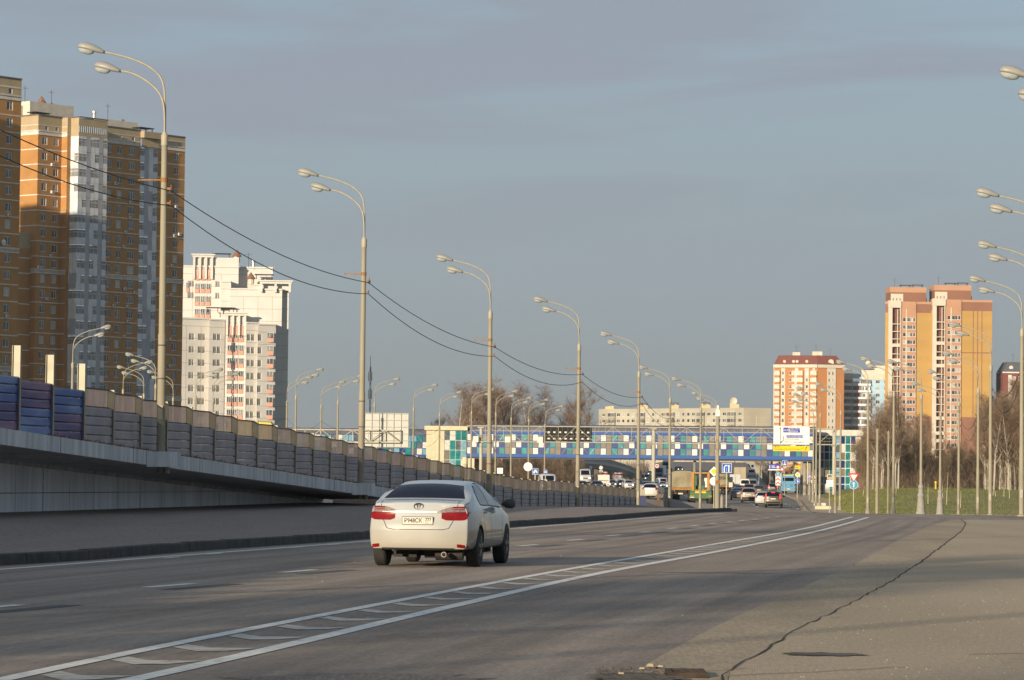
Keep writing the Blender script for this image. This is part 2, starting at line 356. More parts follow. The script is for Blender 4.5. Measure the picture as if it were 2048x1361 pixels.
# the near carriageway: one sheet that follows the lines, its texture laid along the lanes
def lanemat():
    m = bpy.data.materials.new('worn_lane_asphalt'); m.use_nodes = True; t = m.node_tree; bs = t.nodes['Principled BSDF']; N = t.nodes.new; K = t.links.new
    uv = N('ShaderNodeUVMap'); uv.uv_map = 'lane'
    def noise(sx, sy, sc, det, rough=.5):
        mp = N('ShaderNodeMapping'); mp.inputs['Scale'].default_value = (sx, sy, 1); K(uv.outputs[0], mp.inputs[0]); n = N('ShaderNodeTexNoise'); n.inputs['Scale'].default_value = sc; n.inputs['Detail'].default_value = det; n.inputs['Roughness'].default_value = rough; K(mp.outputs[0], n.inputs['Vector']); return n.outputs[0]
    def rng_(v, a, b, c, d):
        r = N('ShaderNodeMapRange'); r.inputs['From Min'].default_value = a; r.inputs['From Max'].default_value = b; r.inputs['To Min'].default_value = c; r.inputs['To Max'].default_value = d; K(v, r.inputs[0]); return r.outputs[0]
    def mul(a, b):
        x = N('ShaderNodeMath'); x.operation = 'MULTIPLY'; K(a, x.inputs[0]); K(b, x.inputs[1]); return x.outputs[0]
    grain = mul(rng_(noise(1, .09, 42, 3, .75), .32, .68, .82, 1.18), rng_(noise(1, .2, 14, 3, .7), .32, .68, .88, 1.12)); patch_ = rng_(noise(1, .35, .35, 4), .3, .7, .86, 1.14); streak = rng_(noise(1.5, .014, 1.0, 2), .34, .66, .76, 1.18); fine = rng_(noise(7, .05, 1.0, 4), .3, .7, .93, 1.07)
    v = mul(mul(grain, patch_), mul(streak, fine))
    blot = rng_(noise(1.2, .5, 1.3, 6, .65), .60, .72, 1.0, .72); v = mul(v, blot)
    spk = rng_(noise(1, 1, 30, 1), .74, .78, 1.0, 1.9); v = mul(v, spk)
    c = N('ShaderNodeMix'); c.data_type = 'RGBA'; c.blend_type = 'MULTIPLY'; c.inputs[0].default_value = 1; c.inputs[6].default_value = (.262, .214, .174, 1); cb = N('ShaderNodeCombineColor'); [K(v, cb.inputs[i]) for i in range(3)]; K(cb.outputs[0], c.inputs[7]); K(c.outputs[2], bs.inputs['Base Color'])
    bs.inputs['Roughness'].default_value = .86; bs.inputs['Specular IOR Level'].default_value = .25
    bp = N('ShaderNodeBump'); bp.inputs['Strength'].default_value = .5; bp.inputs['Distance'].default_value = .012; K(noise(1, 1, 60, 3, .7), bp.inputs['Height']); K(bp.outputs[0], bs.inputs['Normal']); return m
b = MB(); uvs = []; LHY = [p.y for p in LH]; LHX = [p.x for p in LH]
def lhx(y): return itp(y, [-40]+LHY, [LHX[0]-8]+LHX)
ys_ = list(np.arange(-20, 170.1, 2)); nx = 10
def rowp(y): a, c = kx(y)-.3, max(gx(y)+.25 if y < EY[-1] else 60, gx(y)+.25); c = c if y < EY[-1]-2 else 60; return [(a+(c-a)*k/nx, y, .0) for k in range(nx+1)]
for y0, y1 in zip(ys_[:-1], ys_[1:]):
    r0, r1 = rowp(y0), rowp(y1)
    for k in range(nx):
        q = (r0[k], r0[k+1], r1[k+1], r1[k]); q = [(p[0], p[1], zg(p[0], p[1])+.003) for p in q]; b.quad(*q); uvs += [(p[0]-lhx(p[1]), p[1]) for p in q]
o = b.build('main_road', lanemat()); lay = o.data.uv_layers.new(name='lane')
for i, u in enumerate(uvs): lay.data[i].uv = u
tag(o, None, None, kind='structure')
LE = spl([G(x, y) for x, y in ((-120, 1148), (0, 1140), (350, 1113), (700, 1086), (1019, 1058.5), (1300, 1036.5), (1448, 1027.5))])
b = MB(); ribbon(b, LE, .17, .008)
tag(b.build('road_marking', m_paint), None, None, kind='structure')
dash = [((-80, 1222), (41, 1211)), ((292, 1176), (386, 1168.5)), ((562, 1146.5), (630, 1140.5)), ((900, 1108), (940, 1104)), ((1038, 1093), (1074, 1090)), ((1135, 1082), (1166, 1079.5)), ((1215, 1072.5), (1239, 1070.5)), ((1281, 1065.5), (1302, 1064)),
        ((1335, 1058), (1353, 1056.5)), ((1382, 1052.5), (1396, 1051)), ((1420, 1048), (1432, 1047)), ((1453, 1045), (1463, 1044)), ((1480, 1042), (1489, 1041)), ((1506, 1039.3), (1514, 1038.7)), ((1530, 1036.8), (1537, 1036.2)), ((1552, 1034.6), (1558, 1034))]
b = MB(); b2 = MB()
for a, c in dash:
    A, C_ = G(*a), G(*c); ribbon(b, [A, C_], .17, .008, .7)
    o = Vector((.46, -.35, 0)); d = (C_-A).normalized(); ribbon(b2, [A+o-d*.4, C_+o+d*.5], .27, .0065, .7)
for k in range(13):
    y = 60+k*3.4; A = Vector((kx(y)+.95, y, 0)); C_ = Vector((kx(y+1.2)+.95, y+1.2, 0))
    if k not in (2, 6): ribbon(b, [A, C_], .10, .008, .6)
tag(b.build('road_marking', m_paint), None, None, kind='structure'); tag(b2.build('road_scar', m_dark), None, None, kind='structure')
# far markings beyond the crest (hollow road): lane hatch lines and lane dashes
def H(px, py):                                              # ground point seen at the pixel, beyond the crest
    for Y in np.arange(290, 900, 1.0):
        p = U(px, py, float(Y))
        if p.z <= zg(p.x, p.y)+.01: return Vector((p.x, p.y, 0))
    return Vector((U(px, py, 500).x, 500, 0))
b = MB()
for line in ([(1455, 1010), (1480, 1012.5), (1505, 1017), (1545, 1027)], [(1455, 1005), (1490, 1009), (1520, 1015), (1548, 1021)], [(1560, 1014), (1590, 1018), (1612, 1024), (1630, 1029)], [(1565, 1014), (1600, 1018), (1622, 1022.5), (1640, 1028)]):
    L = []
    for Y, (px, py) in zip((330, 315, 302, 290), line): p = U(px, py, Y); L.append(Vector((p.x, p.y, 0)))
    ribbon(b, L, .3, .012, 3)
for off in (7.0, 10.6, 14.4):
    for k in range(26):
        y = 288+k*11
        if off > 12 and y > 430: continue
        ribbon(b, [Vector((med(y)+off, y, 0)), Vector((med(y+3.5)+off, y+3.5, 0))], .22, .012, 2)
for off in (-5, -9):
    for k in range(30):
        y = 215+k*12; ribbon(b, [Vector((med(y)+off, y, 0)), Vector((med(y+4)+off, y+4, 0))], .2, .012, 2)
L = [Vector((edge(y)-8.2, y, 0)) for y in range(600, 1140, 10)]; ribbon(b, L, .35, .014, 10)
L = [Vector((med(y)-6, y, 0)) for y in range(640, 1140, 10)]; ribbon(b, L, .35, .014, 10)
tag(b.build('road_marking', m_paint), None, None, kind='structure')
# far pavement between road and grass at the right
tag(sheet('footpath', m_asph2, lambda y: RIGHT(y)-.5, lambda y: edge(y)+.5, 285, 640, .05, step=5, nx=2), None, None, kind='structure')
# the island with its kerb
def wallx(y): return barx(y)-2.4
def isl_z(x, y):
    base = zg(min(x, 3.0), y) if y < 165 else itp(y, PY, PZ)
    hi = itp(y, [0, 60, 87, 108, 127, 150, 168], [.45, .45, .47, .50, .55, .32, .18])
    a, c = barx(y)-2.6, kx(min(y, 168)); t = (c-x)/max(c-a, .5)
    return base+.18+(hi-.18)*smooth(t)
IY = list(np.arange(-40, 169, 3))+[169, 170.5]
rows = []
for y in IY:
    a, c = barx(y)-4, kx(y)-.18
    rows.append([(a+(c-a)*k/8, y, isl_z(a+(c-a)*k/8, y)) for k in range(9)])
for y, c in ((174, 10.6), (180, 9.4), (190, 8.2), (205, 8.3), (219, 9.5)):
    a = barx(y)-(4 if y < 200 else 1) if y < 219 else med(y)-1.2
    c = c if y > 200 else c
    rows.append([(a+(c-a)*k/8, y, itp(y, PY, PZ)+.17) for k in range(9)])
b = MB()
for r0, r1 in zip(rows[:-1], rows[1:]):
    for k in range(8): b.quad(r0[k], r0[k+1], r1[k+1], r1[k])
    b.quad(r0[8], (r0[8][0], r0[8][1], r0[8][2]-.4), (r1[8][0], r1[8][1], r1[8][2]-.4), r1[8])
tag(b.build('traffic_island', m_isl), None, None, kind='structure')
b = MB(); y = -30.0; kr = random.Random(3)
while y < 168.5:                                             # kerb stones, each about a metre and a half
    L = 1.5 if y < 160 else .9; y1 = y+L-.03
    j = kr.uniform(-.008, .012); h = .185+j; tl = kr.uniform(-.01, .01)
    a, c = kx(y), kx(y1)
    p0 = [(a-.20, y, -.05), (a+.0, y, -.05), (a-.012, y, h-.02), (a-.03, y, h), (a-.20, y, h+.0)]
    p1 = [(c-.20, y1, -.05), (c+.0, y1, -.05), (c-.012+tl, y1, h-.02), (c-.03+tl, y1, h), (c-.20, y1, h)]
    b.rings([p0, p1], 0); y += L
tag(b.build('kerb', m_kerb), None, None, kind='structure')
b = MB()                                                     # dark seam where the kerb meets the island, drifted dirt at its foot
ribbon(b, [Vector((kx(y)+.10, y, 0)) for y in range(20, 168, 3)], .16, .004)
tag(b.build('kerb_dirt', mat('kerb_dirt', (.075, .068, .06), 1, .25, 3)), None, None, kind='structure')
# kerb along the right road edge beyond the crest
b = MB()
for y in range(286, 620, 4):
    a, c = RIGHT(y)-.1, RIGHT(y+4)-.1; z0, z1 = zg(a, y), zg(c, y+4)
    b.rings([[(a-.1, y, z0-.1), (a+.1, y, z0-.1), (a+.1, y, z0+.16), (a-.1, y, z0+.16)], [(c-.1, y+4, z1-.1), (c+.1, y+4, z1-.1), (c+.1, y+4, z1+.16), (c-.1, y+4, z1+.16)]], 0)
tag(b.build('kerb', m_gutter), None, None, kind='structure')
# retaining face of the climbing road beyond the bridge
b = MB()
for y in range(600, 1150, 10):
    for (xf) in (lambda q: edge(q)-3.4,):
        a, c = xf(y), xf(y+10); h0, h1 = itp(y, PY, PZ)+.9, itp(y+10, PY, PZ)+.9
        b.quad((a, y, -1), (c, y+10, -1), (c, y+10, h1), (a, y, h0)); b.quad((a-.4, y, h0), (a, y, h0), (c, y+10, h1), (c-.4, y+10, h1))
        b.quad((a-.4, y, h0-1.2), (a-.4, y, h0), (c-.4, y+10, h1), (c-.4, y+10, h1-1.2))
m_conc = mat('weathered_concrete', (.24, .22, .19), .9, .2, 1.2, bump=.2)
tag(b.build('flyover_wall', m_conc), 'long concrete edge wall of the road climbing beyond the footbridge', 'retaining wall')

# ------------------------------------------------------------------ overpass ramp: deck, fascia, wall
AX = Vector((-25.11, 0, 0)); DL = Vector((.156, 1, 0)).normalized(); NL = Vector((DL.y, -DL.x, 0))   # NL: towards the road (camera side)
def BL(y, off=0.0, z=0.0):                                    # point on the barrier line at forward distance y, moved off metres towards the road
    return Vector((barx(y), y, z))+NL*off
RZ_Y = [-160, 0, 60, 80.7, 157, 164, 172]; RZ_Z = [9.9, 5.06, 3.23, 2.60, .26, .08, 0.0]
def rz(y): return itp(y, RZ_Y, RZ_Z) if y < 172 else itp(y, PY, PZ)+.15
m_deck = mat('ramp_concrete', (.48, .49, .50), .85, .24, 2.2, bump=.25, stretch=(1.5, 1.5, .22), big=(.4, .12))
m_wallp = mat('painted_concrete_wall', (.78, .82, .86), .8, .13, 2.4, bump=.12, stretch=(1.5, 1.5, .2), big=(.5, .1))
rampT = thing('overpass_ramp', 'concrete overpass ramp coming down from the left edge behind the kerbed island', 'ramp', (0, 0, 0))
b = MB(); ys = [y for y in np.arange(-60, 131.1, 3)]
prof = lambda y: [BL(y, .42, rz(y)-.42), BL(y, .42, rz(y)-.02), BL(y, -.05, rz(y)), BL(y, -9.5, rz(y)), BL(y, -9.5, rz(y)-1.2), BL(y, -2.6, rz(y)-1.0), BL(y, -2.35, rz(y)-.46)]
b.rings([prof(y) for y in ys], 0); b.build('deck', m_deck, rampT)
b = MB(); b.rings([[BL(y, .0, 0), BL(y, .0, rz(y)), BL(y, -9.5, rz(y)), BL(y, -9.5, 0)] for y in np.arange(131, 170, 3)], 0)
b.build('ramp_foot', m_isl, rampT)
b = MB(); k = 0; y = -60.0
while y < 131:                                                # wall slabs 2.55 m wide with open joints
    y1 = y+2.5
    for z0, z1 in ((-.3, .98), (1.0, 8.5)):
        t0, t1 = min(z1, rz(y)-.44), min(z1, rz(y1)-.44)
        if t0 <= z0+.05: continue
        w0 = .0 if k % 4 else .0
        p = [BL(y, -2.4, z0), BL(y1, -2.4, z0), BL(y1, -2.4, t1), BL(y, -2.4, t0)]
        b.quad(*p)
    k += 1; y += 2.53 if k % 4 else 2.56
b.build('wall', m_wallp, rampT)
b = MB(); b.quad(BL(-60, -2.47, -.3), BL(131, -2.47, -.3), BL(131, -2.47, rz(131)-1.05), BL(-60, -2.47, rz(-60)-1.05)); b.build('wall_joint_backing', mat('dark_joint', (.09, .09, .09), .9), rampT)
for y in (-20, 5, 30, 54, 67, 84.5, 91.4, 108, 118):
    b = MB(); q = BL(y, .425, rz(y)-.42); b.rings([[q-DL*.015, q+DL*.015, q+DL*.015+Vector((0, 0, .41)), q-DL*.015+Vector((0, 0, .41))], [q-DL*.015+NL*.002, q+DL*.015+NL*.002, q+DL*.015+NL*.002+Vector((0, 0, .41)), q-DL*.015+NL*.002+Vector((0, 0, .41))]], 0)
    b.build('expansion_joint', MATS['dark_joint'], rampT)
def pedestal(y):
    b = MB(); z = rz(y)
    q = lambda a, o, h: BL(y+a, o, z+h)
    ring = lambda h0: [q(-1.15, .43, h0), q(-.75, .92, h0), q(.75, .92, h0), q(1.0, .43, h0)]
    b.rings([ring(-.44), ring(-.01)], 0); b.build('pedestal', m_deck, rampT)
    b = MB(); c = BL(y, .7, z-.62); b.tube([c, c+Vector((0, 0, .2))], .09, 8); b.build('anchor_pipe', m_conc, rampT)
for y in (8.5, 37.5, 66.5, 93.9, 122.2): pedestal(y)
b = MB()                                                       # low parapet on the ramp's far side
b.rings([[BL(y, -9.5, rz(y)-.2), BL(y, -9.3, rz(y)-.2), BL(y, -9.3, rz(y)+.45), BL(y, -9.5, rz(y)+.45)] for y in np.arange(-60, 160, 4)], 0); b.build('parapet', m_deck, rampT)
# ------------------------------------------------------------------ the noise barrier
m_steel = mat('galvanised_post', (.31, .285, .215), .55, .12, 3, metal=.15)
m_louv = mat('grey_louvre', (.29, .265, .27), .6, .12, .8, big=(2.5, .12))
m_blue = mat('blue_printed_louvre', (.015, .075, .28), .45, scale=.9, col2=(.14, .22, .42), c2pos=(.42, .60), stretch=(.35, .35, 1.8))
m_blue2 = mat('violet_printed_louvre', (.035, .025, .15), .45, scale=.9, col2=(.19, .10, .20), c2pos=(.42, .62), stretch=(.35, .35, 1.8))
m_rubb = mat('dark_frame', (.05, .05, .055), .6, .15)
def clearmat():
    m = bpy.data.materials.new('dusty_clear_panel'); m.use_nodes = True; t = m.node_tree; t.nodes.clear()
    o = t.nodes.new('ShaderNodeOutputMaterial'); tr = t.nodes.new('ShaderNodeBsdfTranslucent'); tp = t.nodes.new('ShaderNodeBsdfTransparent'); df = t.nodes.new('ShaderNodeBsdfDiffuse')
    tcn = t.nodes.new('ShaderNodeTexCoord'); nz = t.nodes.new('ShaderNodeTexNoise'); mpn = t.nodes.new('ShaderNodeMapping'); mpn.inputs['Scale'].default_value = (3, 3, .7)
    t.links.new(tcn.outputs['Object'], mpn.inputs[0]); t.links.new(mpn.outputs[0], nz.inputs['Vector']); nz.inputs['Scale'].default_value = 2.2; nz.inputs['Detail'].default_value = 6
    rp = t.nodes.new('ShaderNodeValToRGB'); rp.color_ramp.elements[0].position = .35; rp.color_ramp.elements[1].position = .68
    rp.color_ramp.elements[0].color = (.34, .29, .275, 1); rp.color_ramp.elements[1].color = (.46, .395, .37, 1); t.links.new(nz.outputs[0], rp.inputs[0])
    for s in (tr, df): t.links.new(rp.outputs[0], s.inputs[0])
    a = t.nodes.new('ShaderNodeMixShader'); a.inputs[0].default_value = .45; t.links.new(tr.outputs[0], a.inputs[1]); t.links.new(df.outputs[0], a.inputs[2])
    c = t.nodes.new('ShaderNodeMixShader'); c.inputs[0].default_value = .30; t.links.new(a.outputs[0], c.inputs[1]); t.links.new(tp.outputs[0], c.inputs[2]); t.links.new(c.outputs[0], o.inputs[0])
    return m
m_clear = clearmat()
bar = thing('noise_barrier', 'long stepped noise barrier of grey louvres under dusty clear panes, running down the ramp', 'noise barrier', (0, 0, 0))
PITCH_Y = 2.83
posts = [87.7+PITCH_Y*k for k in range(-30, 46)]
posts = [y for y in posts if y < 214.5]
def Hb(y): return itp(y, [0, 40, 80, 150, 217], [2.7, 2.4, 1.52, 1.52, 1.28])
def hollow(y0, z0, z1, fl=.11, dp=.21):                       # H-section post: web across the line, flanges along it
    b = MB(); c = BL(y0)
    def bx(a0, a1, o0, o1):
        ps = [c+DL*a0+NL*o0, c+DL*a1+NL*o0, c+DL*a1+NL*o1, c+DL*a0+NL*o1]
        b.rings([[Vector((p.x, p.y, z0)) for p in ps], [Vector((p.x, p.y, z1)) for p in ps]], 0)
    bx(-.006, .006, -dp/2+.01, dp/2-.01); bx(-fl/2, fl/2, dp/2-.01, dp/2+.002); bx(-fl/2, fl/2, -dp/2-.002, -dp/2+.01)
    return b
for i, y in enumerate(posts):
    z = rz(y); H_ = Hb(y)
    tall = y < 88
    if tall: H_ = itp(y, [0, 60, 88], [2.9, 2.4, 2.05])
    hollow(y, z-.1, z+H_+.02).build('post', m_steel, bar)
    if i == len(posts)-1: break
    yn = posts[i+1]; zn = rz(yn); zm = min(z, zn)+.0; Hm = Hb((y+yn)/2); blue = yn < 88.5
    lo = 1.38 if blue and y > 60 else (Hm-.75 if blue else itp(y, [88, 150, 217], [1.03, .98, .72]))
    a0, a1 = BL(y)+DL*.02, BL(yn)-DL*.02
    b = MB(); nb = max(3, int(round(lo/.23)))
    mi = 0
    for k in range(nb):                                        # louvre boards, each a shallow ridge
        z0 = zm+.03+(lo-.03)*k/nb; z1 = zm+.03+(lo-.03)*(k+1)/nb
        f0, f1 = .040, .054
        pr = [(-.05, z0), (f0, z0+.012), (f1, z0+.03), (f1, z1-.05), (f0, z1-.012), (-.05, z1-.004)]
        if blue: mi = (k//3+i) % 2
        b.rings([[Vector(((a0+NL*o).x, (a0+NL*o).y, h)) for o, h in pr], [Vector(((a1+NL*o).x, (a1+NL*o).y, h)) for o, h in pr]], mi)
    o = b.build('louvre_panel', [m_blue, m_blue2] if blue else m_louv, bar)
    if blue and y > 60: o['label'] = 'blue and violet printed louvre panel'
    if not blue or y < 60:
        b = MB(); z0, z1 = zm+lo+.03, zm+Hm
        p = lambda q, oo, h: Vector(((q+NL*oo).x, (q+NL*oo).y, h))
        b.rings([[p(a0, -.085, z0), p(a0, -.075, z0), p(a0, -.075, z1), p(a0, -.085, z1)], [p(a1, -.085, z0), p(a1, -.075, z0), p(a1, -.075, z1), p(a1, -.085, z1)]], 0)
        cp = b.build('clear_panel', m_clear, bar)
        b = MB()
        for h0, h1 in ((z0-.03, z0), (z1, z1+.035)): b.rings([[p(a0, -.095, h0), p(a0, -.05, h0), p(a0, -.05, h1), p(a0, -.095, h1)], [p(a1, -.095, h0), p(a1, -.05, h0), p(a1, -.05, h1), p(a1, -.095, h1)]], 0)
        b.build('rail', m_rubb, cp)
y = 215.5                                                      # end board: dark blue box and pale upright
b = MB(); q = BL(y); b.box(-.35, -.05, -.6, .35, .05, .55, 0); b.build('end_board', mat('navy_board', (.03, .035, .10), .6), bar, loc=q, rz=0)
b = MB(); b.box(-.28, -.05, .56, .28, .05, 1.0); b.build('end_board', m_steel, bar, loc=q)
# ------------------------------------------------------------------ lamp posts
m_pole = mat('painted_concrete_pole', (.25, .225, .165), .75, .10, 2.5, bump=.1, stretch=(1, 1, .3))
m_arm = mat('pole_arm_paint', (.30, .275, .21), .6, .1, 4)
m_lamp = mat('lamp_shell', (.25, .245, .225), .45, .08, 5)
m_bowl = mat('lamp_bowl_glass', (.30, .33, .33), .18, .2, 6)
m_rust = mat('rusty_bracket', (.24, .11, .035), .8, .3, 8)
ARM_U = [(0, 0), (0, .55), (.015, 1.05), (.04, 1.35), (.10, 1.58), (.22, 1.78), (.47, 1.98), (.75, 2.12), (1.1, 2.25), (1.45, 2.34), (1.82, 2.42)]
ARM_L = [(0, 0), (0, .40), (.03, .84), (.12, 1.14), (.28, 1.36), (.55, 1.58), (.83, 1.74), (1.1, 1.84), (1.38, 1.89)]
def lamp_mesh():
    b = MB(); rs = []; n = 12
    for x, w_, h0, h1 in ((0, .035, -.035, .035), (.03, .06, -.05, .06), (.14, .10, -.06, .10), (.32, .135, -.06, .145), (.52, .15, -.05, .165), (.66, .135, -.05, .14), (.74, .09, -.05, .08), (.765, .03, -.045, .0)):
        q = []
        for k in range(n):
            a = 2*math.pi*k/n; y = w_*math.cos(a); s_ = math.sin(a); q.append((-x, y, (h1 if s_ > 0 else -h0)*s_))
        rs.append(q)
    b.rings(rs, 0); return b
def bowl_mesh():
    b = MB(); rs = []; n = 12
    for h, sx, sy in ((-.045, .235, .135), (-.09, .23, .13), (-.135, .19, .105), (-.165, .12, .07), (-.175, .03, .02)):
        rs.append([(-.50+sx*math.cos(2*math.pi*k/n), sy*math.sin(2*math.pi*k/n), h) for k in range(n)])
    b.rings(rs, 0); return b
def make_post(kind, mast_h=9.0, bracket=False):
    t = thing('lamp_post', 'lamp post', 'lamp post')
    b = MB(); b.tube([(0, 0, -.6), (0, 0, 3.3)], [.128, .115], 14); b.tube([(0, 0, 3.3), (0, 0, mast_h)], [.103, .088], 14, cap=True); b.tube([(0, 0, 3.24), (0, 0, 3.33)], [.12, .119], 14)
    b.build('mast', m_pole, t, smooth=35)
    b = MB(); b.tube([(0, 0, mast_h-.28), (0, 0, mast_h+.03)], [.105, .105], 14); b.tube([(0, 0, mast_h+.03), (0, 0, mast_h+.1)], [.08, .06], 14); b.build('collar', m_arm, t, smooth=35)
    for nm, prof, dy, ang in (('arm', ARM_U, .03, .05), ('arm', ARM_L, -.03, -.07)):
        ca, sa = math.cos(ang), math.sin(ang)
        f = lambda x, z, e=0: (-x*ca, -x*sa+dy, mast_h+z)
        b = MB(); b.tube([f(x, z) for x, z in spl2(prof)], .030, 8); a = b.build('arm', m_arm, t, smooth=50)
        x, z = prof[-1]; p = f(x-.02, z-.01)
        l = lamp_mesh().build('lamp_head', m_lamp, t, smooth=50); l.location = p; l.rotation_euler = (0, R(13), ang)
        g = bowl_mesh().build('diffuser', m_bowl, l, smooth=50)
        b = MB(); b.tube([(.04, 0, 0), (-.03, 0, 0)], .045, 8); b.build('clamp', m_rubb, l)
    b = MB(); b.tube([(-1.15, -.02, mast_h+2.26), (-1.05, .0, mast_h+1.84)], .006, 4); b.build('stay', m_arm, t)
    b = MB(); b.box(-.07, -.132, .9, .07, -.11, 1.3); b.build('service_hatch', m_arm, t)
    if kind == 'bracket':
        b = MB(); b.box(-.75, -.02, 7.72, .1, .02, 7.76); b.tube([(0, 0, 7.68), (0, 0, 7.8)], .105, 12); b.box(.08, -.03, 7.45, .22, .03, 7.52); b.box(.2, -.03, 7.45, .22, .03, 7.6); b.box(.08, -.03, 7.05, .2, .03, 7.1); b.box(.18, -.03, 7.0, .2, .03, 7.15)
        b.build('cable_bracket', m_rust, t)
        b = MB(); b.tube([(.19, 0, 7.38), (.23, 0, 7.5)], .05, 8); b.build('insulator', m_rubb, t)
        b = MB()
        for h in (2.05, 3.0): b.tube([(0, 0, h), (0, 0, h+.035)], .123, 12)
        b.build('strap', m_rubb, t)
    if kind == 'cone':
        b = MB(); b.lathe([(.22, -.3), (.22, .12), (.18, .28), (.14, .46), (.125, .5)], 14); b.build('base_cone', m_conc, t, smooth=40)
    if kind == 'ornate':
        b = MB(); b.lathe([(.38, -.3), (.38, .2), (.32, .28), (.28, .9), (.24, 1.35), (.27, 1.42), (.27, 1.52), (.21, 1.6), (.19, 2.0), (.22, 2.06), (.22, 2.16), (.14, 2.3)], 16); b.build('base_casting', mat('grey_iron_casting', (.24, .23, .20), .7, .15, 5), t, smooth=40)
    if kind == 'plinth':
        b = MB(); b.lathe([(.24, -.05), (.22, .06), (.15, .10)], 10); b.build('base_flange', m_pole, t, smooth=40)
    return t
def spl2(pr): return [(p.x, p.y) for p in spl([Vector((x, z)) for x, z in pr], 3)]
def post_xy(px, py, Y): p = U(px, py, Y); return p
protos = {}
def lamp_post(kind, px, py, Y, rz_, label, group, zb=None, sc=1.0, key=None):
    key = kind+(key or '')
    if key not in protos: protos[key] = [make_post(kind), False]
    p = U(px, py, Y); z = zg(p.x, p.y) if zb is None else zb
    if 290 > Y > 165 and zb is None and group.startswith('lamp posts of the ramp'): z = itp(Y, PY, PZ)
    pr = protos[key]; o = place(pr[0], pr[1], (p.x, p.y, z), rz_, label, group); pr[1] = True
    o.scale = (1, 1, (p.z-z)/9.0 if sc is None else sc); lr = random.Random(int(px*7)); o.rotation_euler = (R(lr.uniform(-.25, .25)), R(lr.uniform(-.25, .25)), rz_+R(lr.uniform(-3, 3)))
    return o
AR = math.atan2(.156, 1)*-1                                     # arms square to the ramp
gr = 'lamp posts of the ramp row with arms to the left'
RP = [(331, 283, 93.85, rz(93.85)), (727.5, 490, 122.2, rz(122.2)), (982, 617, 151.2, .15), (1158, 692, 181, -.1), (1278.5, 736, 214, None), (1341, 788, 262, None), (1402, 799, 283, None), (1433, 806, 331, None)]
RL = ['tallest and nearest lamp post, on a slab pedestal in front of the brick tower', 'lamp post on the second slab pedestal, right of the white apartment block', 'lamp post rising behind the white sedan from the ramp foot', 'lamp post in front of the back of the black LED board',
      'lamp post at the end of the noise barrier', 'lamp post left of the canvas truck at the island tip', 'lamp post seen in front of the green road machine', 'lamp post just behind the camera mast at the island tip']
for (px, py, Y, zb), lb in zip(RP, RL):
    o = lamp_post('bracket', px, py, Y, AR, lb, gr, zb=zb if zb is not None else itp(Y, PY, PZ))
for k, Y in enumerate((66.5, 37.5, 8.5, -20.5)):                # the same row goes on up the ramp, out of the frame
    p = BL(Y, .45); o = copy_tree(protos['bracket'][0]); o.location = (p.x, p.y, rz(Y)); o.rotation_euler = (0, 0, AR); o['label'] = ['first', 'second', 'third', 'fourth'][k]+' lamp post up the ramp beyond the left picture edge'; o['group'] = gr
m_cable = mat('black_cable', (.015, .015, .017), .6, .1)
def cable(b, p, q, sag, r=.015, n=14):
    p, q = Vector(p), Vector(q); b.tube([p.lerp(q, k/n)-Vector((0, 0, 4*sag*(k/n)*(1-k/n))) for k in range(n+1)], r, 5)
tops = [(BL(66.5, .45).x, 66.5, rz(66.5))]+[(U(px, py, Y).x, Y, zb if zb is not None else itp(Y, PY, PZ)) for px, py, Y, zb in RP]
tops = [(BL(37.5, .45).x, 37.5, rz(37.5))]+tops
for h, sg, lb in ((7.42, .42, 'upper thick black cable slung between the lamp posts of the ramp'), (7.0, .62, 'lower thick black cable slung between the lamp posts of the ramp')):
    b = MB()
    for a, c in zip(tops[:-1], tops[1:]): cable(b, (a[0]+.2, a[1], a[2]+h), (c[0]+.2, c[1], c[2]+h), sg)
    tag(b.build('overhead_cable', m_cable), lb, 'cable', 'cables between the ramp lamp posts')
# right-hand row: arms over the road, to the left
gr = 'lamp posts of the right-hand road edge'
AR2 = R(-10)
for X, Y in ((14.3, 79.5), (18.4, 112.6), (21.9, 137)):          # stand just outside the right edge of the frame, their lamps reach in
    if 'plinth' not in protos: protos['plinth'] = [make_post('plinth'), False]
    lb = {79.5: 'top pair of lamp heads reaching in at the upper right corner', 112.6: 'second pair of lamp heads from the top at the right edge', 137: 'third pair of lamp heads from the top at the right edge'}[Y]
    o = place(protos['plinth'][0], protos['plinth'][1], (X, Y, 0), AR2, lb, gr); protos['plinth'][1] = True
RR = [('plinth', 2044.5, 662, 160, 'tall lamp post at the right edge, standing in front of the birches'),
      ('plinth', 1981.7, 733, 200, 'second lamp post from the right edge, before the yellow tower flank'),
      ('plinth', 1956.6, 778, 236, 'third lamp post from the right edge, with loops of black cable on it'),
      ('plinth', 1918, 807, 264, 'slim lamp post in front of the yellow wall of the right twin tower'),
      ('ornate', 1881, 826, 287, 'lamp post on the right of the two with a big stepped casting at the foot'),
      ('ornate', 1843, 791, 246, 'lamp post on the left of the two with a big stepped casting at the foot'),
      ('cone', 1788, 786, 250, 'lamp post with a small concrete cone, in front of the left twin tower'),
      ('cone', 1737, 791, 262, 'lamp post with a small concrete cone, right of the give way sign'),
      ('cone', 1681, 824, 323, 'lamp post with a small concrete cone, in front of the glazed stair tower'),
      ('cone', 1640.5, 829, 345, 'lamp post with a cone foot, rightmost of the close trio beside the direction sign'),
      ('cone', 1633, 838, 360, 'lamp post with a cone foot, middle of the close trio beside the direction sign'),
      ('cone', 1627, 848, 380, 'lamp post with a cone foot, leftmost of the close trio beside the direction sign')]
for k, px, py, Y, lb in RR: lamp_post(k, px, py, Y, AR2 if k != 'cone' else R(-14), lb, gr, sc=None)
m_pole2 = m_pole
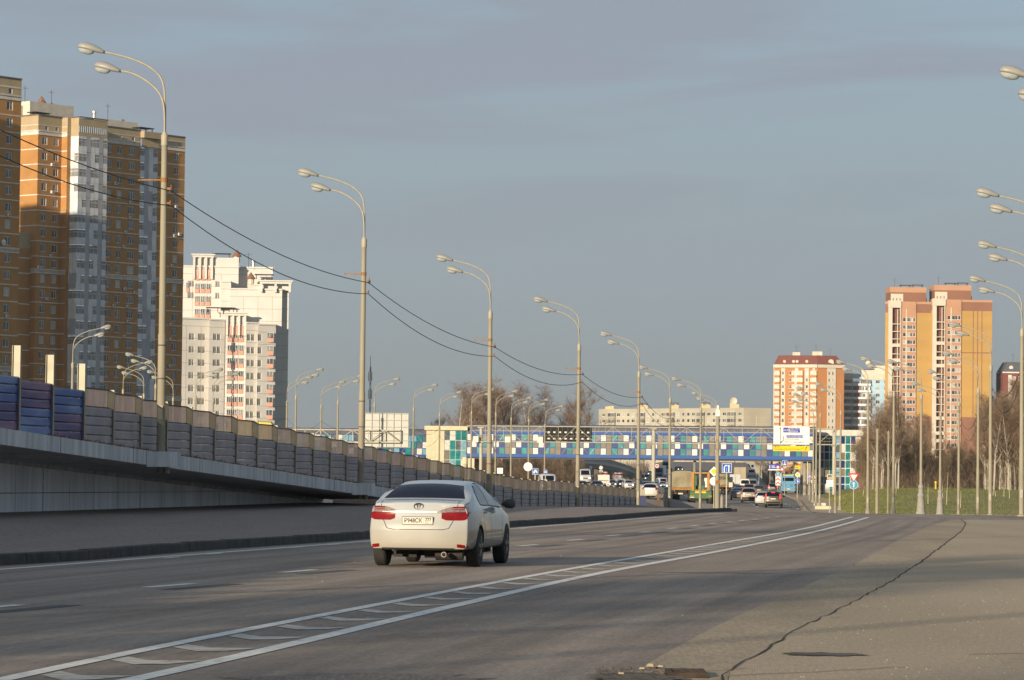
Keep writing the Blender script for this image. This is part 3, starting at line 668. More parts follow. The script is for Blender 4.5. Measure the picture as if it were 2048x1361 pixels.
def plain_pole(px, ytop, Y, lb, r=.13):
    p = U(px, ytop, Y); z = zg(p.x, Y); b = MB(); h = p.z-z
    b.tube([(0, 0, -.3), (0, 0, h*.45)], [r*1.1, r], 12); b.tube([(0, 0, h*.45), (0, 0, h)], [r*.85, r*.75], 12); b.tube([(0, 0, h-.2), (0, 0, h-.12)], r*1.1, 10); b.tube([(0, 0, h-.7), (0, 0, h-.6)], r*1.0, 10)
    o = b.build('utility_pole', m_pole, loc=(p.x, Y, z), smooth=35); tag(o, lb, 'pole'); return o
plain_pole(1755, 858, 262, 'plain concrete pole without a lamp, between two cone-footed lamp posts on the grass')
plain_pole(1777, 862, 300, 'thin pale pole without a lamp, on the grass before the left twin tower', .1)
plain_pole(1671, 915, 300, 'short thin grey pole, left of the cone-footed post by the stair tower', .1)
plain_pole(1605, 862, 540, 'thick plain pole beside the blue bus, under the direction sign', .3)
rpts = []
for k, px, py, Y, lb in RR[:5]: p = U(px, py, Y); rpts.append(Vector((p.x+.12, Y, zg(p.x, Y)+7.7)))
rpts = [Vector((22.0, 137, 7.7))]+rpts+[Vector((U(1788, 786, 320).x+4, 320, 6.4))]
for dz, sg, lb in ((0, 1.15, 'upper black cable hanging in loops between the right-hand lamp posts'), (-.45, 1.6, 'lower black cable hanging in loops between the right-hand lamp posts')):
    b = MB()
    for a, c in zip(rpts[:-1], rpts[1:]): cable(b, a+Vector((0, 0, dz)), c+Vector((0, 0, dz)), sg, .015)
    tag(b.build('overhead_cable', m_cable), lb, 'cable', 'cables between the right lamp posts')
# the far rows left of the ramp: arms to the right
gl = 'lamp posts beyond the noise barrier'
LL = [(145, 728, 'cone', 180, 'lone lamp post with right-hand arms in front of the white bay of the brick tower'),
      (392, 793, 'cone', 180, 'taller lamp post with right-hand arms in front of the white apartment block'),
      (426, 799, 'cone', 180, 'slightly lower lamp post just right of the one before the white apartment block'),
      (574, 805, 'cone', 180, 'lamp post at the right edge of the white apartment block'),
      (592, 793, 'cone', 180, 'lamp post just right of the one at the white block edge, its lamps higher'),
      (643, 812, 'cone', 180, 'lamp post between the white block and the second ramp post'),
      (676, 803, 'cone', 180, 'lamp post just left of the second ramp post'),
      (749, 808, 'cone', 180, 'lamp post above the back of the big gantry sign'),
      (827, 817, 'cone', 180, 'lamp post at the cream stair tower, left side'),
      (879, 828, 'cone', 180, 'lamp post in front of the cream stair tower, right side'),
      (943, 824, 'cone', 180, 'lamp post between cream stair tower and third ramp post'),
      (992, 827, 'cone', 180, 'lamp post right of the third ramp post, before the bare birches'),
      (1023, 837, 'cone', 180, 'second lamp post right of the third ramp post'),
      (1058, 840, 'cone', 180, 'lamp post carrying the round white sign back'),
      (1090, 850, 'cone', 180, 'small lamp post left of the LED board'),
      (311, 771, 'cone', 0, 'lamp post hidden behind the tallest ramp post, its twin arms to the left'),
      (246, 781, 'cone', 180, 'lamp post left of the tallest ramp post, low lamps to the right'),
      (287, 790, 'cone', 0, 'lower lamp post left of the tall ramp post, arms to the left'),
      (347, 797, 'cone', 0, 'lamp post just right of the tallest ramp post, arms left, top peeping over the barrier')]
for px, py, k, ang, lb in LL:
    yh = 960+.011*(px-1024); Y = 49500.0/(yh-py)
    p = U(px, py, Y)
    o = lamp_post(k, px, py, Y, R(ang+4), lb, gl, zb=0.0)
wires = [(574, 805), (643, 812), (749, 808), (827, 817), (879, 828), (943, 824), (992, 827)]
P = []
for px, py in wires: yh = 960+.011*(px-1024); Y = 49500.0/(yh-py); p = U(px, py, Y); P.append(Vector((p.x, Y, p.z-1.6)))
P = [U(150, 770, 222), U(392, 820, 307)]+P
b = MB()
for a, c in zip(P[:-1], P[1:]): cable(b, a, c, 1.0, .013)
tag(b.build('overhead_cable', m_cable), 'thin cable between the far lamp posts left of the footbridge', 'cable')
b = MB()
for a, c in zip(P[1:-1], P[2:]): cable(b, a-Vector((0, 0, .9)), c-Vector((0, 0, .9)), 1.4, .013)
tag(b.build('overhead_cable', m_cable), 'lower looping cable between the far lamp posts left of the footbridge', 'cable')
# camera mast at the island tip
p = U(1436, 812, 203); z = itp(203, PY, PZ); t = thing('camera_mast', 'thick mast with a white camera housing on top, at the island tip', 'camera mast', (p.x, 203, z)); h = p.z-z
b = MB(); b.tube([(0, 0, -.4), (0, 0, 2.2)], [.17, .15], 14); b.tube([(0, 0, 2.2), (0, 0, h)], [.125, .10], 14); b.build('mast', m_pole, t, smooth=35)
m_white = mat('white_enamel', (.62, .61, .56), .5, .07, 3)
b = MB(); b.bbox(-.14, -.12, h-.65, .14, .12, h-.2, .03); b.build('camera_housing', m_white, t)
b = MB(); b.bbox(-.08, -.2, h-.22, .07, .1, h+.02, .02); b.build('camera_housing', m_white, t)
b = MB(); b.box(-.11, -.2, 1.75, .16, -.12, 1.97); b.build('junction_box', m_rust, t)
b = MB(); b.tube([(.28, .1, -.3), (.28, .1, .9)], [.17, .13], 12); b.tube([(.28, .1, .9), (.28, .1, 1.1)], [.13, .03], 12); b.build('bollard_stub', m_conc, t, smooth=35)
# far antenna masts
def antenna(px, y0, Y, lb, w_=.5):
    p = U(px, y0, Y); t = thing('antenna_mast', lb, 'antenna mast', (p.x, Y, 0)); h = p.z; b = MB()
    for a in range(3):
        c, s_ = math.cos(a*2.094)*w_, math.sin(a*2.094)*w_; b.tube([(c, s_, 0), (c*.6, s_*.6, h-2)], .045, 4)
    k = 0
    while k*1.2 < h-3:
        for a in range(3):
            f = lambda q, zz: (math.cos(q*2.094)*w_*(1-.4*zz/h), math.sin(q*2.094)*w_*(1-.4*zz/h), zz)
            b.tube([f(a, k*1.2), f(a+1, (k+1)*1.2)], .025, 3)
        k += 1
    b.build('lattice', m_iron, t)
    b = MB(); b.tube([(0, 0, h-3), (0, 0, h)], .05, 5)
    b.build('spike', m_iron, t)
    b = MB()
    for a in range(3):
        for q in (h-3, h-6.5): c, s_ = math.cos(a*2.094+.5)*.55, math.sin(a*2.094+.5)*.55; b.box(c*.6-.1, s_*.6-.08, q-1.8, c*.6+.1, s_*.6+.08, q)
    b.build('antenna_panel', m_white, t)
antenna(741, 713, 640, 'dark lattice antenna mast with white panels, standing alone right of the second ramp post', .22)
antenna(467, 655, 640, 'dark lattice antenna mast in front of the white apartment block', .25)
# ------------------------------------------------------------------ buildings
m_brick = mat('orange_brick', (.365, .186, .060), .9, .10, .5, bump=.1, big=(.12, .08))
m_attic = mat('sand_brick', (.36, .285, .18), .9, .08, .6)
m_band = mat('white_stone_band', (.55, .52, .48), .8, .15, .8)
m_roof = mat('roof_felt', (.12, .115, .11), .95, .15, .5)
m_frame = mat('white_window_frame', (.62, .62, .62), .5, .05, 1)
m_pane = mat('window_glass', (.06, .07, .08), .12, scale=.35, col2=(.26, .27, .26), spec=.7, c2pos=(.42, .68))
m_pane_b = mat('window_glass_dark', (.02, .024, .03), .1, scale=.5, col2=(.07, .075, .08), spec=.7); m_pane_c = mat('window_with_curtain', (.30, .29, .26), .25, scale=3, col2=(.45, .44, .40), stretch=(3, 1, .3), spec=.6)
m_panel = mat('white_loggia_panel', (.58, .59, .62), .7, .08, .7, big=(.25, .1))
m_panel2 = mat('grey_loggia_panel', (.34, .35, .39), .7, .1, .7)
m_plaster = mat('pale_roof_plaster', (.55, .50, .42), .85, .12, .7)
brg = random.Random(11)
def win_mesh(wd, ht, mull=1, fr=.10, shelf=False):
    b = MB(); x0, x1 = -wd/2, wd/2
    b.box(x0, -.02, 0, x0+fr, .06, ht); b.box(x1-fr, -.02, 0, x1, .06, ht); b.box(x0+fr, -.02, 0, x1-fr, .06, fr); b.box(x0+fr, -.02, ht-fr, x1-fr, .06, ht)
    for k in range(mull):
        xm = x0+wd*(k+1)/(mull+1)+(.0 if mull > 1 else wd*.06); b.box(xm-fr*.45, -.015, fr, xm+fr*.45, .05, ht-fr)
    b.box(x0-.05, -.10, -.06, x1+.05, .05, -.003)
    return b
class Wins:
    """collects the window positions of one building; the 100 largest become parts (with the pane under them), the rest one stuff part"""
    def __init__(s, root, rec=.14): s.root = root; s.l = []; s.rec = rec
    def add(s, p, ang, wd, ht, mull=1): s.l.append((p, ang, wd, ht, mull))
    def flush(s, cap=98, frame=None, pane=None):
        frame = frame or m_frame; pane = pane or m_pane
        s.l.sort(key=lambda q: -q[0].z*.3-q[2]*q[3]*3); cache = {}
        def pm(wd, ht): b = MB(); b.quad((-wd/2+.03, .03, .03), (wd/2-.03, .03, .03), (wd/2-.03, .03, ht-.03), (-wd/2+.03, .03, ht-.03)); return b
        rest = MB(); rv = random.Random(len(s.l)); var = [pane]+([m_pane_b, m_pane_c] if pane is m_pane else [])
        for i, (p, ang, wd, ht, mu) in enumerate(s.l):
            M = Matrix.Translation(p) @ Matrix.Rotation(ang, 4, 'Z')
            if i < cap:
                vi = rv.choice([0, 0, 0, 1, 1, 2])%len(var); k = (round(wd, 2), round(ht, 2), mu, vi)
                if k not in cache:
                    a = win_mesh(wd, ht, mu).build('window', frame, s.root); c = pm(wd, ht).build('pane', var[vi], a); cache[k] = (a, c)
                else:
                    a = cache[k][0].copy(); COL.objects.link(a); a.parent = s.root; c = cache[k][1].copy(); COL.objects.link(c); c.parent = a
                a.location = p; a.rotation_euler = (0, 0, ang)
            else:
                for src, mi in ((win_mesh(wd, ht, mu), 0), (pm(wd, ht), 1)):
                    o = len(rest.v); rest.v += [tuple(M @ Vector(v)) for v in src.v]; rest.f += [tuple(q+o for q in f) for f in src.f]; rest.m += [mi]*len(src.f)
        if rest.v: o = rest.build('window', [frame, pane], s.root); o['kind'] = 'stuff'
def wall_face(b, p0, p1, z0, z1, holes, mi=0, rec=.14, rmi=None):
    """a wall from p0 to p1 (outward side on the right when walking p0->p1 reversed, i.e. faces -normal) with real window openings"""
    p0, p1 = Vector((*p0, 0)), Vector((*p1, 0)); L = (p1-p0).length; u = (p1-p0)/L; n = Vector((u.y, -u.x, 0))
    us = sorted({0, round(L, 4)}|{round(h[0], 4) for h in holes}|{round(h[1], 4) for h in holes}); zs = sorted({z0, z1}|{round(h[2], 4) for h in holes}|{round(h[3], 4) for h in holes})
    hs = {(round(h[0], 4), round(h[2], 4)): h for h in holes}
    def inside(a, c):
        return any(h[0]-1e-4 < a < h[1]+1e-4 and h[2]-1e-4 < c < h[3]+1e-4 for h in holes)
    P = lambda a, c, d=0: p0+u*a-n*d+Vector((0, 0, c))
    colholes = {}
    for j in range(len(zs)-1):
        c0, c1 = zs[j], zs[j+1]; cm = (c0+c1)/2; row = [h for h in holes if h[2] < cm < h[3]]
        if not row: b.quad(P(0, c0), P(L, c0), P(L, c1), P(0, c1), mi); continue
        row.sort(); a = 0
        for h in row:
            if h[0]-a > 1e-3: b.quad(P(a, c0), P(h[0], c0), P(h[0], c1), P(a, c1), mi)
            a = h[1]
        if L-a > 1e-3: b.quad(P(a, c0), P(L, c0), P(L, c1), P(a, c1), mi)
    for a0, a1, c0, c1 in [h[:4] for h in holes]:
        k = mi if rmi is None else rmi
        b.quad(P(a0, c0, rec), P(a1, c0, rec), P(a1, c0), P(a0, c0), k); b.quad(P(a0, c1), P(a1, c1), P(a1, c1, rec), P(a0, c1, rec), k)
        b.quad(P(a0, c0), P(a0, c1), P(a0, c1, rec), P(a0, c0, rec), k); b.quad(P(a1, c0, rec), P(a1, c1, rec), P(a1, c1), P(a1, c0), k)
    return u, n
def facade(b, W_, p0, p1, z0, z1, cols, rows, ht, mi=0, rec=.14):
    """cols: (centre, width, mullions)"""
    holes = []
    a, c = Vector((*p0, 0)), Vector((*p1, 0)); u = (c-a).normalized(); n = Vector((u.y, -u.x, 0)); ang = math.atan2(u.y, u.x)
    for cx, wd, mu in cols:
        for z in rows:
            holes.append((cx-wd/2, cx+wd/2, z, z+ht)); W_.add(a+u*cx-n*(rec-.03)+Vector((0, 0, z)), ang, wd, ht, mu)
    wall_face(b, p0, p1, z0, z1, holes, mi, rec)
def strip(b, p0, p1, z, h, d, mi=0):                              # a moulding along a facade
    a, c = Vector((*p0, 0)), Vector((*p1, 0)); u = (c-a).normalized(); n = Vector((u.y, -u.x, 0))
    q = [a-n*.02, c-n*.02, c+n*d, a+n*d]; b.rings([[p+Vector((0, 0, z)) for p in (q[0], q[3], q[2], q[1])], [p+Vector((0, 0, z+h)) for p in (q[0], q[3], q[2], q[1])]], mi)
def loggia(b, p0, p1, z, ht, pat, par=1.05, split=1.3):
    """glazed loggia storey: parapet boards below, framed panes above; mats 0 panel, 1 grey panel, 2 frame, 3 glass"""
    a, c = Vector((*p0, 0)), Vector((*p1, 0)); L = (c-a).length; u = (c-a)/L; n = Vector((u.y, -u.x, 0)); N = max(1, int(round(L/split)))
    P = lambda s_, o, h: a+u*s_+n*o+Vector((0, 0, h))
    for k in range(N):
        s0, s1 = L*k/N, L*(k+1)/N; code = pat[k % len(pat)]
        mi = {'g': 1, 'w': 0, 'x': 0, 'o': 0}[code]
        b.quad(P(s0, .03, z), P(s1, .03, z), P(s1, .03, z+par), P(s0, .03, z+par), mi)
        b.quad(P(s0, .03, z+par), P(s1, .03, z+par), P(s1, -.05, z+par), P(s0, -.05, z+par), 2)
        if code == 'g': b.quad(P(s0, -.04, z+par), P(s1, -.04, z+par), P(s1, -.04, z+ht), P(s0, -.04, z+ht), 1)
        elif code == 'x': b.quad(P(s0, .0, z+par), P(s1, .0, z+par), P(s1, .0, z+ht), P(s0, .0, z+ht), 0)
        else:
            b.quad(P(s0, -.08, z+par), P(s1, -.08, z+par), P(s1, -.08, z+ht-.45), P(s0, -.08, z+ht-.45), 3)
            b.quad(P(s0, -.01, z+ht-.95), P(s1, -.01, z+ht-.95), P(s1, -.01, z+ht-.86), P(s0, -.01, z+ht-.86), 2)
            b.quad(P(s0, .0, z+ht-.32), P(s1, .0, z+ht-.32), P(s1, .0, z+ht), P(s0, .0, z+ht), 0)
            nm = 3
            for j in range(nm+1):
                sj = s0+(s1-s0)*j/nm; f = .085 if j in (0, nm) else .05
                b.quad(P(max(sj-f, s0), .0, z+par), P(min(sj+f, s1), .0, z+par), P(min(sj+f, s1), .0, z+ht-.32), P(max(sj-f, s0), .0, z+ht-.32), 2)
        b.quad(P(s0-.03, .045, z), P(s0+.03, .045, z), P(s0+.03, .045, z+ht), P(s0-.03, .045, z+ht), 1)
LOGM = None
def ac_unit(root, p, ang):
    b = MB(); b.bbox(-.4, -.38, 0, .4, -.05, .55, .03); o = b.build('air_conditioner', m_frame, root, loc=p, rz=ang)
    b = MB(); b.lathe([(.2, -.39), (.2, -.385)], 12, 0, (0.08, 0, .27), 'y'); b.build('fan_grille', m_rubb, o)
def roof_stuff(root, items):
    for k, x, y, z in items:
        if k == 'fan':
            b = MB(); b.lathe([(.75, 0), (.75, 1.3)], 8, 0, (x, y, z)); b.build('vent_shaft', m_plaster, root)
            b = MB(); b.lathe([(1.15, 1.35), (.55, 2.2), (.08, 2.9)], 8, 0, (x, y, z)); b.build('vent_cowl', mat('rust_cowl', (.20, .10, .06), .8, .2), root)
        if k == 'pipe': b = MB(); b.lathe([(.3, 0), (.3, 1.2), (.42, 1.3), (.42, 1.7), (.1, 1.8)], 8, 0, (x, y, z)); b.build('vent_pipe', mat('zinc', (.4, .4, .4), .4, .1, metal=.6), root)
        if k == 'mast': b = MB(); b.tube([(x, y, z), (x, y, z+3.4)], .05, 5); b.tube([(x-.8, y, z+2.9), (x+.8, y, z+2.9)], .03, 4); b.build('roof_antenna', m_iron, root)
        if k == 'can': b = MB(); b.box(x-2.2, y-1.2, z+.9, x+2.2, y+1.2, z+1.05); [b.box(x+a-.08, y+c-.08, z, x+a+.08, y+c+.08, z+.9) for a in (-1.8, 1.8) for c in (-.9, .9)]; b.build('vent_canopy', m_iron, root)
# ---- the brick tower with the white glazed bays
c0 = U(77, 230.6, 643); ang = R(51); ZT = c0.z
B = thing('apartment_tower', 'tall orange brick tower with white glazed bays, second from the left edge', 'apartment tower', (c0.x, c0.y, 0), ang)
ROWS = [66.05-3.0*k for k in range(22)]
W_ = Wins(B); b = MB()
wl = b
F1 = ((0, 0), (6.7, 0)); F3 = ((16, 0), (29.7, 0)); F4 = ((29.7, -.0), (34.9, -.0)); F5 = ((34.9, 0), (43.3, 0))
za = ROWS[0]+2.1
facade(wl, W_, *F1, 0, za, [(1.9, 1.45, 1), (5.1, 1.45, 1)], ROWS, 1.55)
facade(wl, W_, *F3, 0, za, [(4.6, 1.45, 1), (7.6, 1.45, 1), (11.3, 2.0, 2)], ROWS, 1.55)
facade(wl, W_, *F5, 0, za, [(5.8, 1.45, 1)], ROWS, 1.55)
wall_face(wl, (0, 9), (0, 0), 0, za, [])
wall_face(wl, (6.7, 0), (6.7, -1.6), 0, za, []); wall_face(wl, (6.7, -1.6), (7.7, -1.6), 0, za, [])
wall_face(wl, (43.3, 0), (43.3, 9), 0, ZT-.9, []); wall_face(wl, (16, -3.8), (16, 0), 0, za, [], 0)
wl.build('brick_wall', m_brick, B)
b = MB()
W2 = Wins(B)
facade(b, W_, *F1, za, ZT, [(2.4, .8, 0), (5.3, .8, 0)], [69.0], .8); facade(b, W_, (16, 0), (29.7, 0), za, ZT-.6, [(7.9, .8, 0), (11.6, .8, 0)], [68.9], .8)
facade(b, W_, (34.9, 0), (43.3, 0), za, ZT-.9, [(5.8, .8, 0)], [68.8], .8)
wall_face(b, (0, 9), (0, 0), za, ZT, []); wall_face(b, (6.7, 0), (6.7, -1.6), za, ZT, []); wall_face(b, (6.7, -1.6), (7.7, -1.6), za, ZT, []); wall_face(b, (7.7, -1.6), (7.7, -3.8), ROWS[0]+2.8, ZT, []); wall_face(b, (7.7, -3.8), (16, -3.8), ROWS[0]+2.8, ZT-.1, [])
wall_face(b, (29.7, -.4), (34.9, -.4), ROWS[0]+2.0, ROWS[0]+3.6, []); wall_face(b, (29.7, -1.1), (34.9, -1.1), ROWS[0]+3.7, ZT-.7, []); b.quad((29.7, -1.1, ROWS[0]+3.7), (29.7, -.0, ROWS[0]+3.7), (34.9, 0, ROWS[0]+3.7), (34.9, -1.1, ROWS[0]+3.7))
wall_face(b, (29.7, 0), (29.7, -1.1), ROWS[0]+3.7, ZT-.7, [])
b.build('attic_wall', m_attic, B)
b = MB(); b.poly([(0, 9, ZT-.9), (0, 0, ZT-.9), (6.7, 0, ZT-.9), (7.7, -1.6, ZT-.9), (7.7, -3.8, ZT-.9), (16, -3.8, ZT-.9), (16, 0, ZT-.9), (43.3, 0, ZT-.9), (43.3, 9, ZT-.9)])
for p, q in (((0, 9), (0, 0)), ((0, 0), (6.7, 0)), ((7.7, -1.6), (7.7, -3.8)), ((7.7, -3.8), (16, -3.8)), ((16, 0), (29.7, 0)), ((34.9, 0), (43.3, 0))):
    strip(b, p, q, (ZT if p[0] < 16 else (ZT-.6 if p[0] < 30 else ZT-.9)), .22, .18)
b.build('roof', m_roof, B)
b = MB()
for p, q in (((0, 9), (0, 0)), F1, F3, F5, ((6.7, 0), (6.7, -1.6))):
    for z in ROWS: strip(b, p, q, z-1.0, .20, .05)
    for z in (ROWS[0]+1.9, ROWS[8]-1.25, ROWS[16]-1.25):
        strip(b, p, q, z, .25, .14); strip(b, p, q, z+.27, .4, .05); strip(b, p, q, z+.7, .22, .2)
    strip(b, p, q, ZT-1.9, .12, .05)
b.build('string_course', m_band, B)
W_.flush()
LM = [m_panel, m_panel2, m_frame, m_pane]
patt = ['ggxog', 'oxogo', 'ooxoo', 'goxoo', 'xooxo', 'oogxo', 'xoxxo', 'gooox']
for k, z in enumerate(ROWS):                                      # the white bay: one loggia object a storey
    b = MB(); q = brg.choice(patt)
    loggia(b, (7.7, -3.8), (16, -3.8), z-.95, 3.0, ['oogoogoo', 'oogoogxo', 'xogoogoo', 'oogxogoo', 'oogoxgoo'][(k*3) % 5], split=1.18); loggia(b, (7.7, -1.6), (7.7, -3.8), z-.95, 3.0, brg.choice(['oo', 'xo', 'gg', 'xx']), split=1.1)
    b.build('loggia', LM, B)
    b = MB(); loggia(b, (29.7, -.02), (34.9, -.02), z-.95, 3.0, brg.choice(['oggo', 'oogx', 'xgoo', 'ogxo']), split=1.3); b.build('loggia', LM, B)
b = MB(); wall_face(b, (7.7, -1.6), (7.7, -3.8), ROWS[0]+2.05, ROWS[0]+2.8, []); wall_face(b, (7.7, -3.8), (16, -3.8), ROWS[0]+2.05, ROWS[0]+2.8, []); b.build('bay_lintel', m_attic, B)
b = MB(); strip(b, (7.7, -3.8), (16, -3.8), ZT-2.9, 1.25, .03, 0)
for k in range(14): strip(b, (7.8+k*.59, -3.8), (7.86+k*.59, -3.8), ZT-2.9, 1.25, .07, 1)
b.build('vent_band', [m_panel2, m_frame], B)
b = MB(); b.box(.5, 3, ZT-.9, 13.0, 8.5, ZT+3.0); b.box(-4, 5, ZT-6.9, .5, 8.8, ZT+2.2); b.box(20, 4, ZT-.9, 33, 8.5, ZT+1.5); b.build('machine_room', m_plaster, B)
roof_stuff(B, [('fan', 5.2, 4.5, ZT+1.6), ('fan', 8.2, 4.5, ZT+.6), ('fan', 30.5, 6, ZT-.6), ('pipe', 22, 6, ZT+1.4), ('mast', 1, 5, ZT+2.8), ('mast', 9.5, 6, ZT+2.8), ('can', 2.5, 2.5, ZT-.2), ('can', 32.5, 2, ZT-.7), ('mast', 25, 5, ZT+1.4)])
for x, y, z in ((4.0, 0, ROWS[1]-1.0), (4.1, 0, ROWS[3]-.4), (26.8, 0, ROWS[3]-.9), (26.8, 0, ROWS[4]-.9), (24.9, 0, ROWS[6]-.9), (28.5, 0, ROWS[9]-1), (40.6, 0, ROWS[3]-.8), (40.2, 0, ROWS[5]-.8), (26.3, 0, ROWS[10]-.9), (26.5, 0, ROWS[11]-.9), (4.4, 0, ROWS[15]-.9), (27, 0, ROWS[14]-.9)): ac_unit(B, (x, y, z), 0)
ar_ = random.Random(17)
for _ in range(22): ac_unit(B, (ar_.choice([.6, 3.1, 4.0, 6.1, 19.4, 22.3, 25.5, 28.6, 39.5, 41.8]), 0, ROWS[ar_.randrange(1, 21)]-ar_.choice([.95, .4])), 0)
B.scale = (.94, 1, 1)
# its lower annex at the left
b = MB(); AX0 = thing('apartment_annex', 'lower dark brick annex between the two brick towers, with a pale blue strip', 'apartment building', (c0.x, c0.y, 0), ang); WA = Wins(AX0)
rowsA = [44.6-3.0*k for k in range(15)]
facade(b, WA, (-4.5, 15), (-4.5, 1.5), 0, 45.6, [(4.0, 1.3, 1), (7.2, .7, 0), (9.6, .7, 0)], rowsA[1:], 1.5)
wall_face(b, (-4.5, 1.5), (0, 1.5), 0, 45.6, [])
b.build('brick_wall', m_brick, AX0)
b = MB(); facade(b, WA, (-4.5, 15), (-4.5, 1.5), 45.6, 48.6, [(5.5, .8, 0)], [46.6], .8); wall_face(b, (-4.5, 1.5), (0, 1.5), 45.6, 48.6, []); b.poly([(-4.5, 15, 48.5), (-4.5, 1.5, 48.5), (0, 1.5, 48.5), (0, 15, 48.5)]); b.build('attic_wall', m_attic, AX0)
b = MB()
for z in rowsA: strip(b, (-4.5, 15), (-4.5, 1.5), z-1.0, .2, .05); strip(b, (-4.5, 1.5), (0, 1.5), z-1.0, .2, .05)
strip(b, (-4.5, 15), (-4.5, 1.5), 45.3, .9, .12); strip(b, (-4.5, 15), (-4.5, 1.5), 21.5, .9, .12); b.build('string_course', m_band, AX0)
b = MB(); strip(b, (-4.5, 15.5), (-4.5, 13.2), 0, 43.5, .2); b.build('stair_glazing', mat('pale_blue_panel', (.32, .38, .46), .5, .1), AX0)
WA.flush()
# ---- the first tower, cut by the left edge
cA = U(43.5, 160, 584)
A = thing('apartment_tower', 'orange brick tower cut by the left edge of the picture', 'apartment tower', (cA.x, cA.y, 0), ang); WA = Wins(A); b = MB()
rowsA = [65.9-3.0*k for k in range(22)]; zt = cA.z; za = rowsA[0]+2.2
facade(b, WA, (-22, 0), (0, 0), 0, za, [(19.3, 1.45, 1), (14.5, 1.45, 1), (9.5, 1.9, 2), (4, 1.45, 1)], rowsA, 1.55)
wall_face(b, (-22, 14), (-22, 0), 0, zt, []); wall_face(b, (0, 0), (0, 14), 0, zt, [])
b.build('brick_wall', m_brick, A)
b = MB(); facade(b, WA, (-22, 0), (0, 0), za, zt, [(19.4, .9, 0), (10, .9, 0)], [68.8], 1.0); b.poly([(-22, 14, zt-.3), (-22, 0, zt-.3), (0, 0, zt-.3), (0, 14, zt-.3)]); b.build('attic_wall', m_attic, A)
b = MB()
for z in rowsA: strip(b, (-22, 0), (0, 0), z-1.0, .2, .05)
for z in (rowsA[0]+1.8, rowsA[8]-1.3, rowsA[15]-1.3): strip(b, (-22, 0), (0, 0), z, .25, .14); strip(b, (-22, 0), (0, 0), z+.27, .4, .05); strip(b, (-22, 0), (0, 0), z+.7, .25, .2)
strip(b, (-22, 0), (0, 0), zt-1.7, .3, .06); b.build('string_course', m_band, A)
b = MB(); strip(b, (-22, 0), (0, 0), zt, .2, .2); b.build('roof', m_roof, A)
for z in (rowsA[6]-.9, rowsA[12]-.9, rowsA[17]-.9): ac_unit(A, (-2.7, 0, z), 0)
WA.flush()
b = MB(); b.lathe([(.05, -.7), (.3, -.62), (.55, -.45)], 14, 0, (-4.0, 0, rowsA[8]+.4), 'y'); b.build('satellite_dish', m_frame, A, smooth=40)
# ---- unseen tower inferred out of frame, put in for its shade on the two
O = thing('apartment_tower', 'unseen brick tower put in for its shade, outside the left edge of the picture', 'apartment tower', (-132, 511.5, 0), R(-30)); b = MB(); WO = Wins(O)
facade(b, WO, (-37, -9), (37, -9), 0, 77.5, [(4+6.5*k, 1.6, 1) for k in range(11)], [74-3.0*k for k in range(24)], 1.6); wall_face(b, (37, -9), (37, 9), 0, 77.5, []); wall_face(b, (37, 9), (-37, 9), 0, 77.5, []); wall_face(b, (-37, 9), (-37, -9), 0, 77.5, []); b.poly([(-37, -9, 77.3), (37, -9, 77.3), (37, 9, 77.3), (-37, 9, 77.3)])
b.build('brick_wall', m_brick, O); WO.flush()

# ---- the white panel block behind
m_wp = mat('white_wall_panel', (.55, .535, .51), .85, .06, .25, big=(.05, .06))
m_seam = mat('panel_seam', (.30, .27, .22), .9, .2)
m_pink = mat('pink_panel', (.50, .27, .21), .85, .1, .5)
cC = U(373, 700, 750); S9 = 8.80
Cn = thing('apartment_block', 'stepped white panel apartment block with pink insets, right of the orange brick tower', 'apartment block', (cC.x, cC.y, 0), R(5))
def cx9(px): return (px-373)/S9
def zz9(py): return 1.5+(954-py)/S9
WC = Wins(Cn); b = MB(); sm = MB(); pk = MB(); tr = MB(); lg = []
def block(x0, x1, y0, y1, zt, cols, rows, ht=1.5, sl=0.0):
    ya = y0; yb = y0+sl*(x1-x0); kk = math.hypot(1, sl)
    facade(b, WC, (x0, ya), (x1, yb), 0, zt, [(c_*kk, w__, m__) for c_, w__, m__ in cols], rows, ht); wall_face(b, (x1, yb), (x1, y1), 0, zt, []); wall_face(b, (x0, y1), (x0, ya), 0, zt, []); b.poly([(x0, ya, zt-.2), (x1, yb, zt-.2), (x1, y1, zt-.2), (x0, y1, zt-.2)])
    z = zt-1.6
    while z > 1: strip(sm, (x0, ya), (x1, yb), z, .09, .012); z -= 2.8
    x = x0+3.1
    while x < x1-1: yx = ya+sl*(x-x0); strip(sm, (x, yx), (x+.07, yx+sl*.07), 1, zt-2.5, .014); x += 3.3
    strip(tr, (x0, ya), (x1, yb), zt, .35, .25); strip(tr, (x1, yb), (x1, y1), zt, .35, .25)
fl = [zz9(p) for p in [567, 592.5, 618, 643.5]]
block(cx9(355), cx9(475), 9, 26, zz9(530), [(cx9(379)-cx9(355), 1.5, 1), (cx9(433)-cx9(355), 1.1, 1)], [zz9(594), zz9(568)-.3])
block(cx9(475), cx9(545), 12, 26, zz9(529), [], [])
block(cx9(440), cx9(460), 5, 24, zz9(562), [], [])
block(cx9(458), cx9(563), 4.2, 24, zz9(577), [], [])
block(cx9(563), cx9(577), 6, 24, zz9(575), [], [])
block(cx9(505), cx9(530), 6.5, 22, zz9(567), [], [])
low = [zz9(675)-.8-2.93*k for k in range(11)]
block(cx9(345), cx9(418), -3.0, 18, zz9(640), [(cx9(383)-cx9(345), 1.4, 1), (cx9(403)-cx9(345), 1.9, 1)], [z for z in low if z > 1], 1.6, sl=.5)
block(cx9(418), cx9(449), -1.2, 18, zz9(642), [(cx9(429.5)-cx9(418), 1.0, 0), (cx9(437)-cx9(418), 1.0, 0)], [z for z in low if z > 1], 1.6, sl=.5)
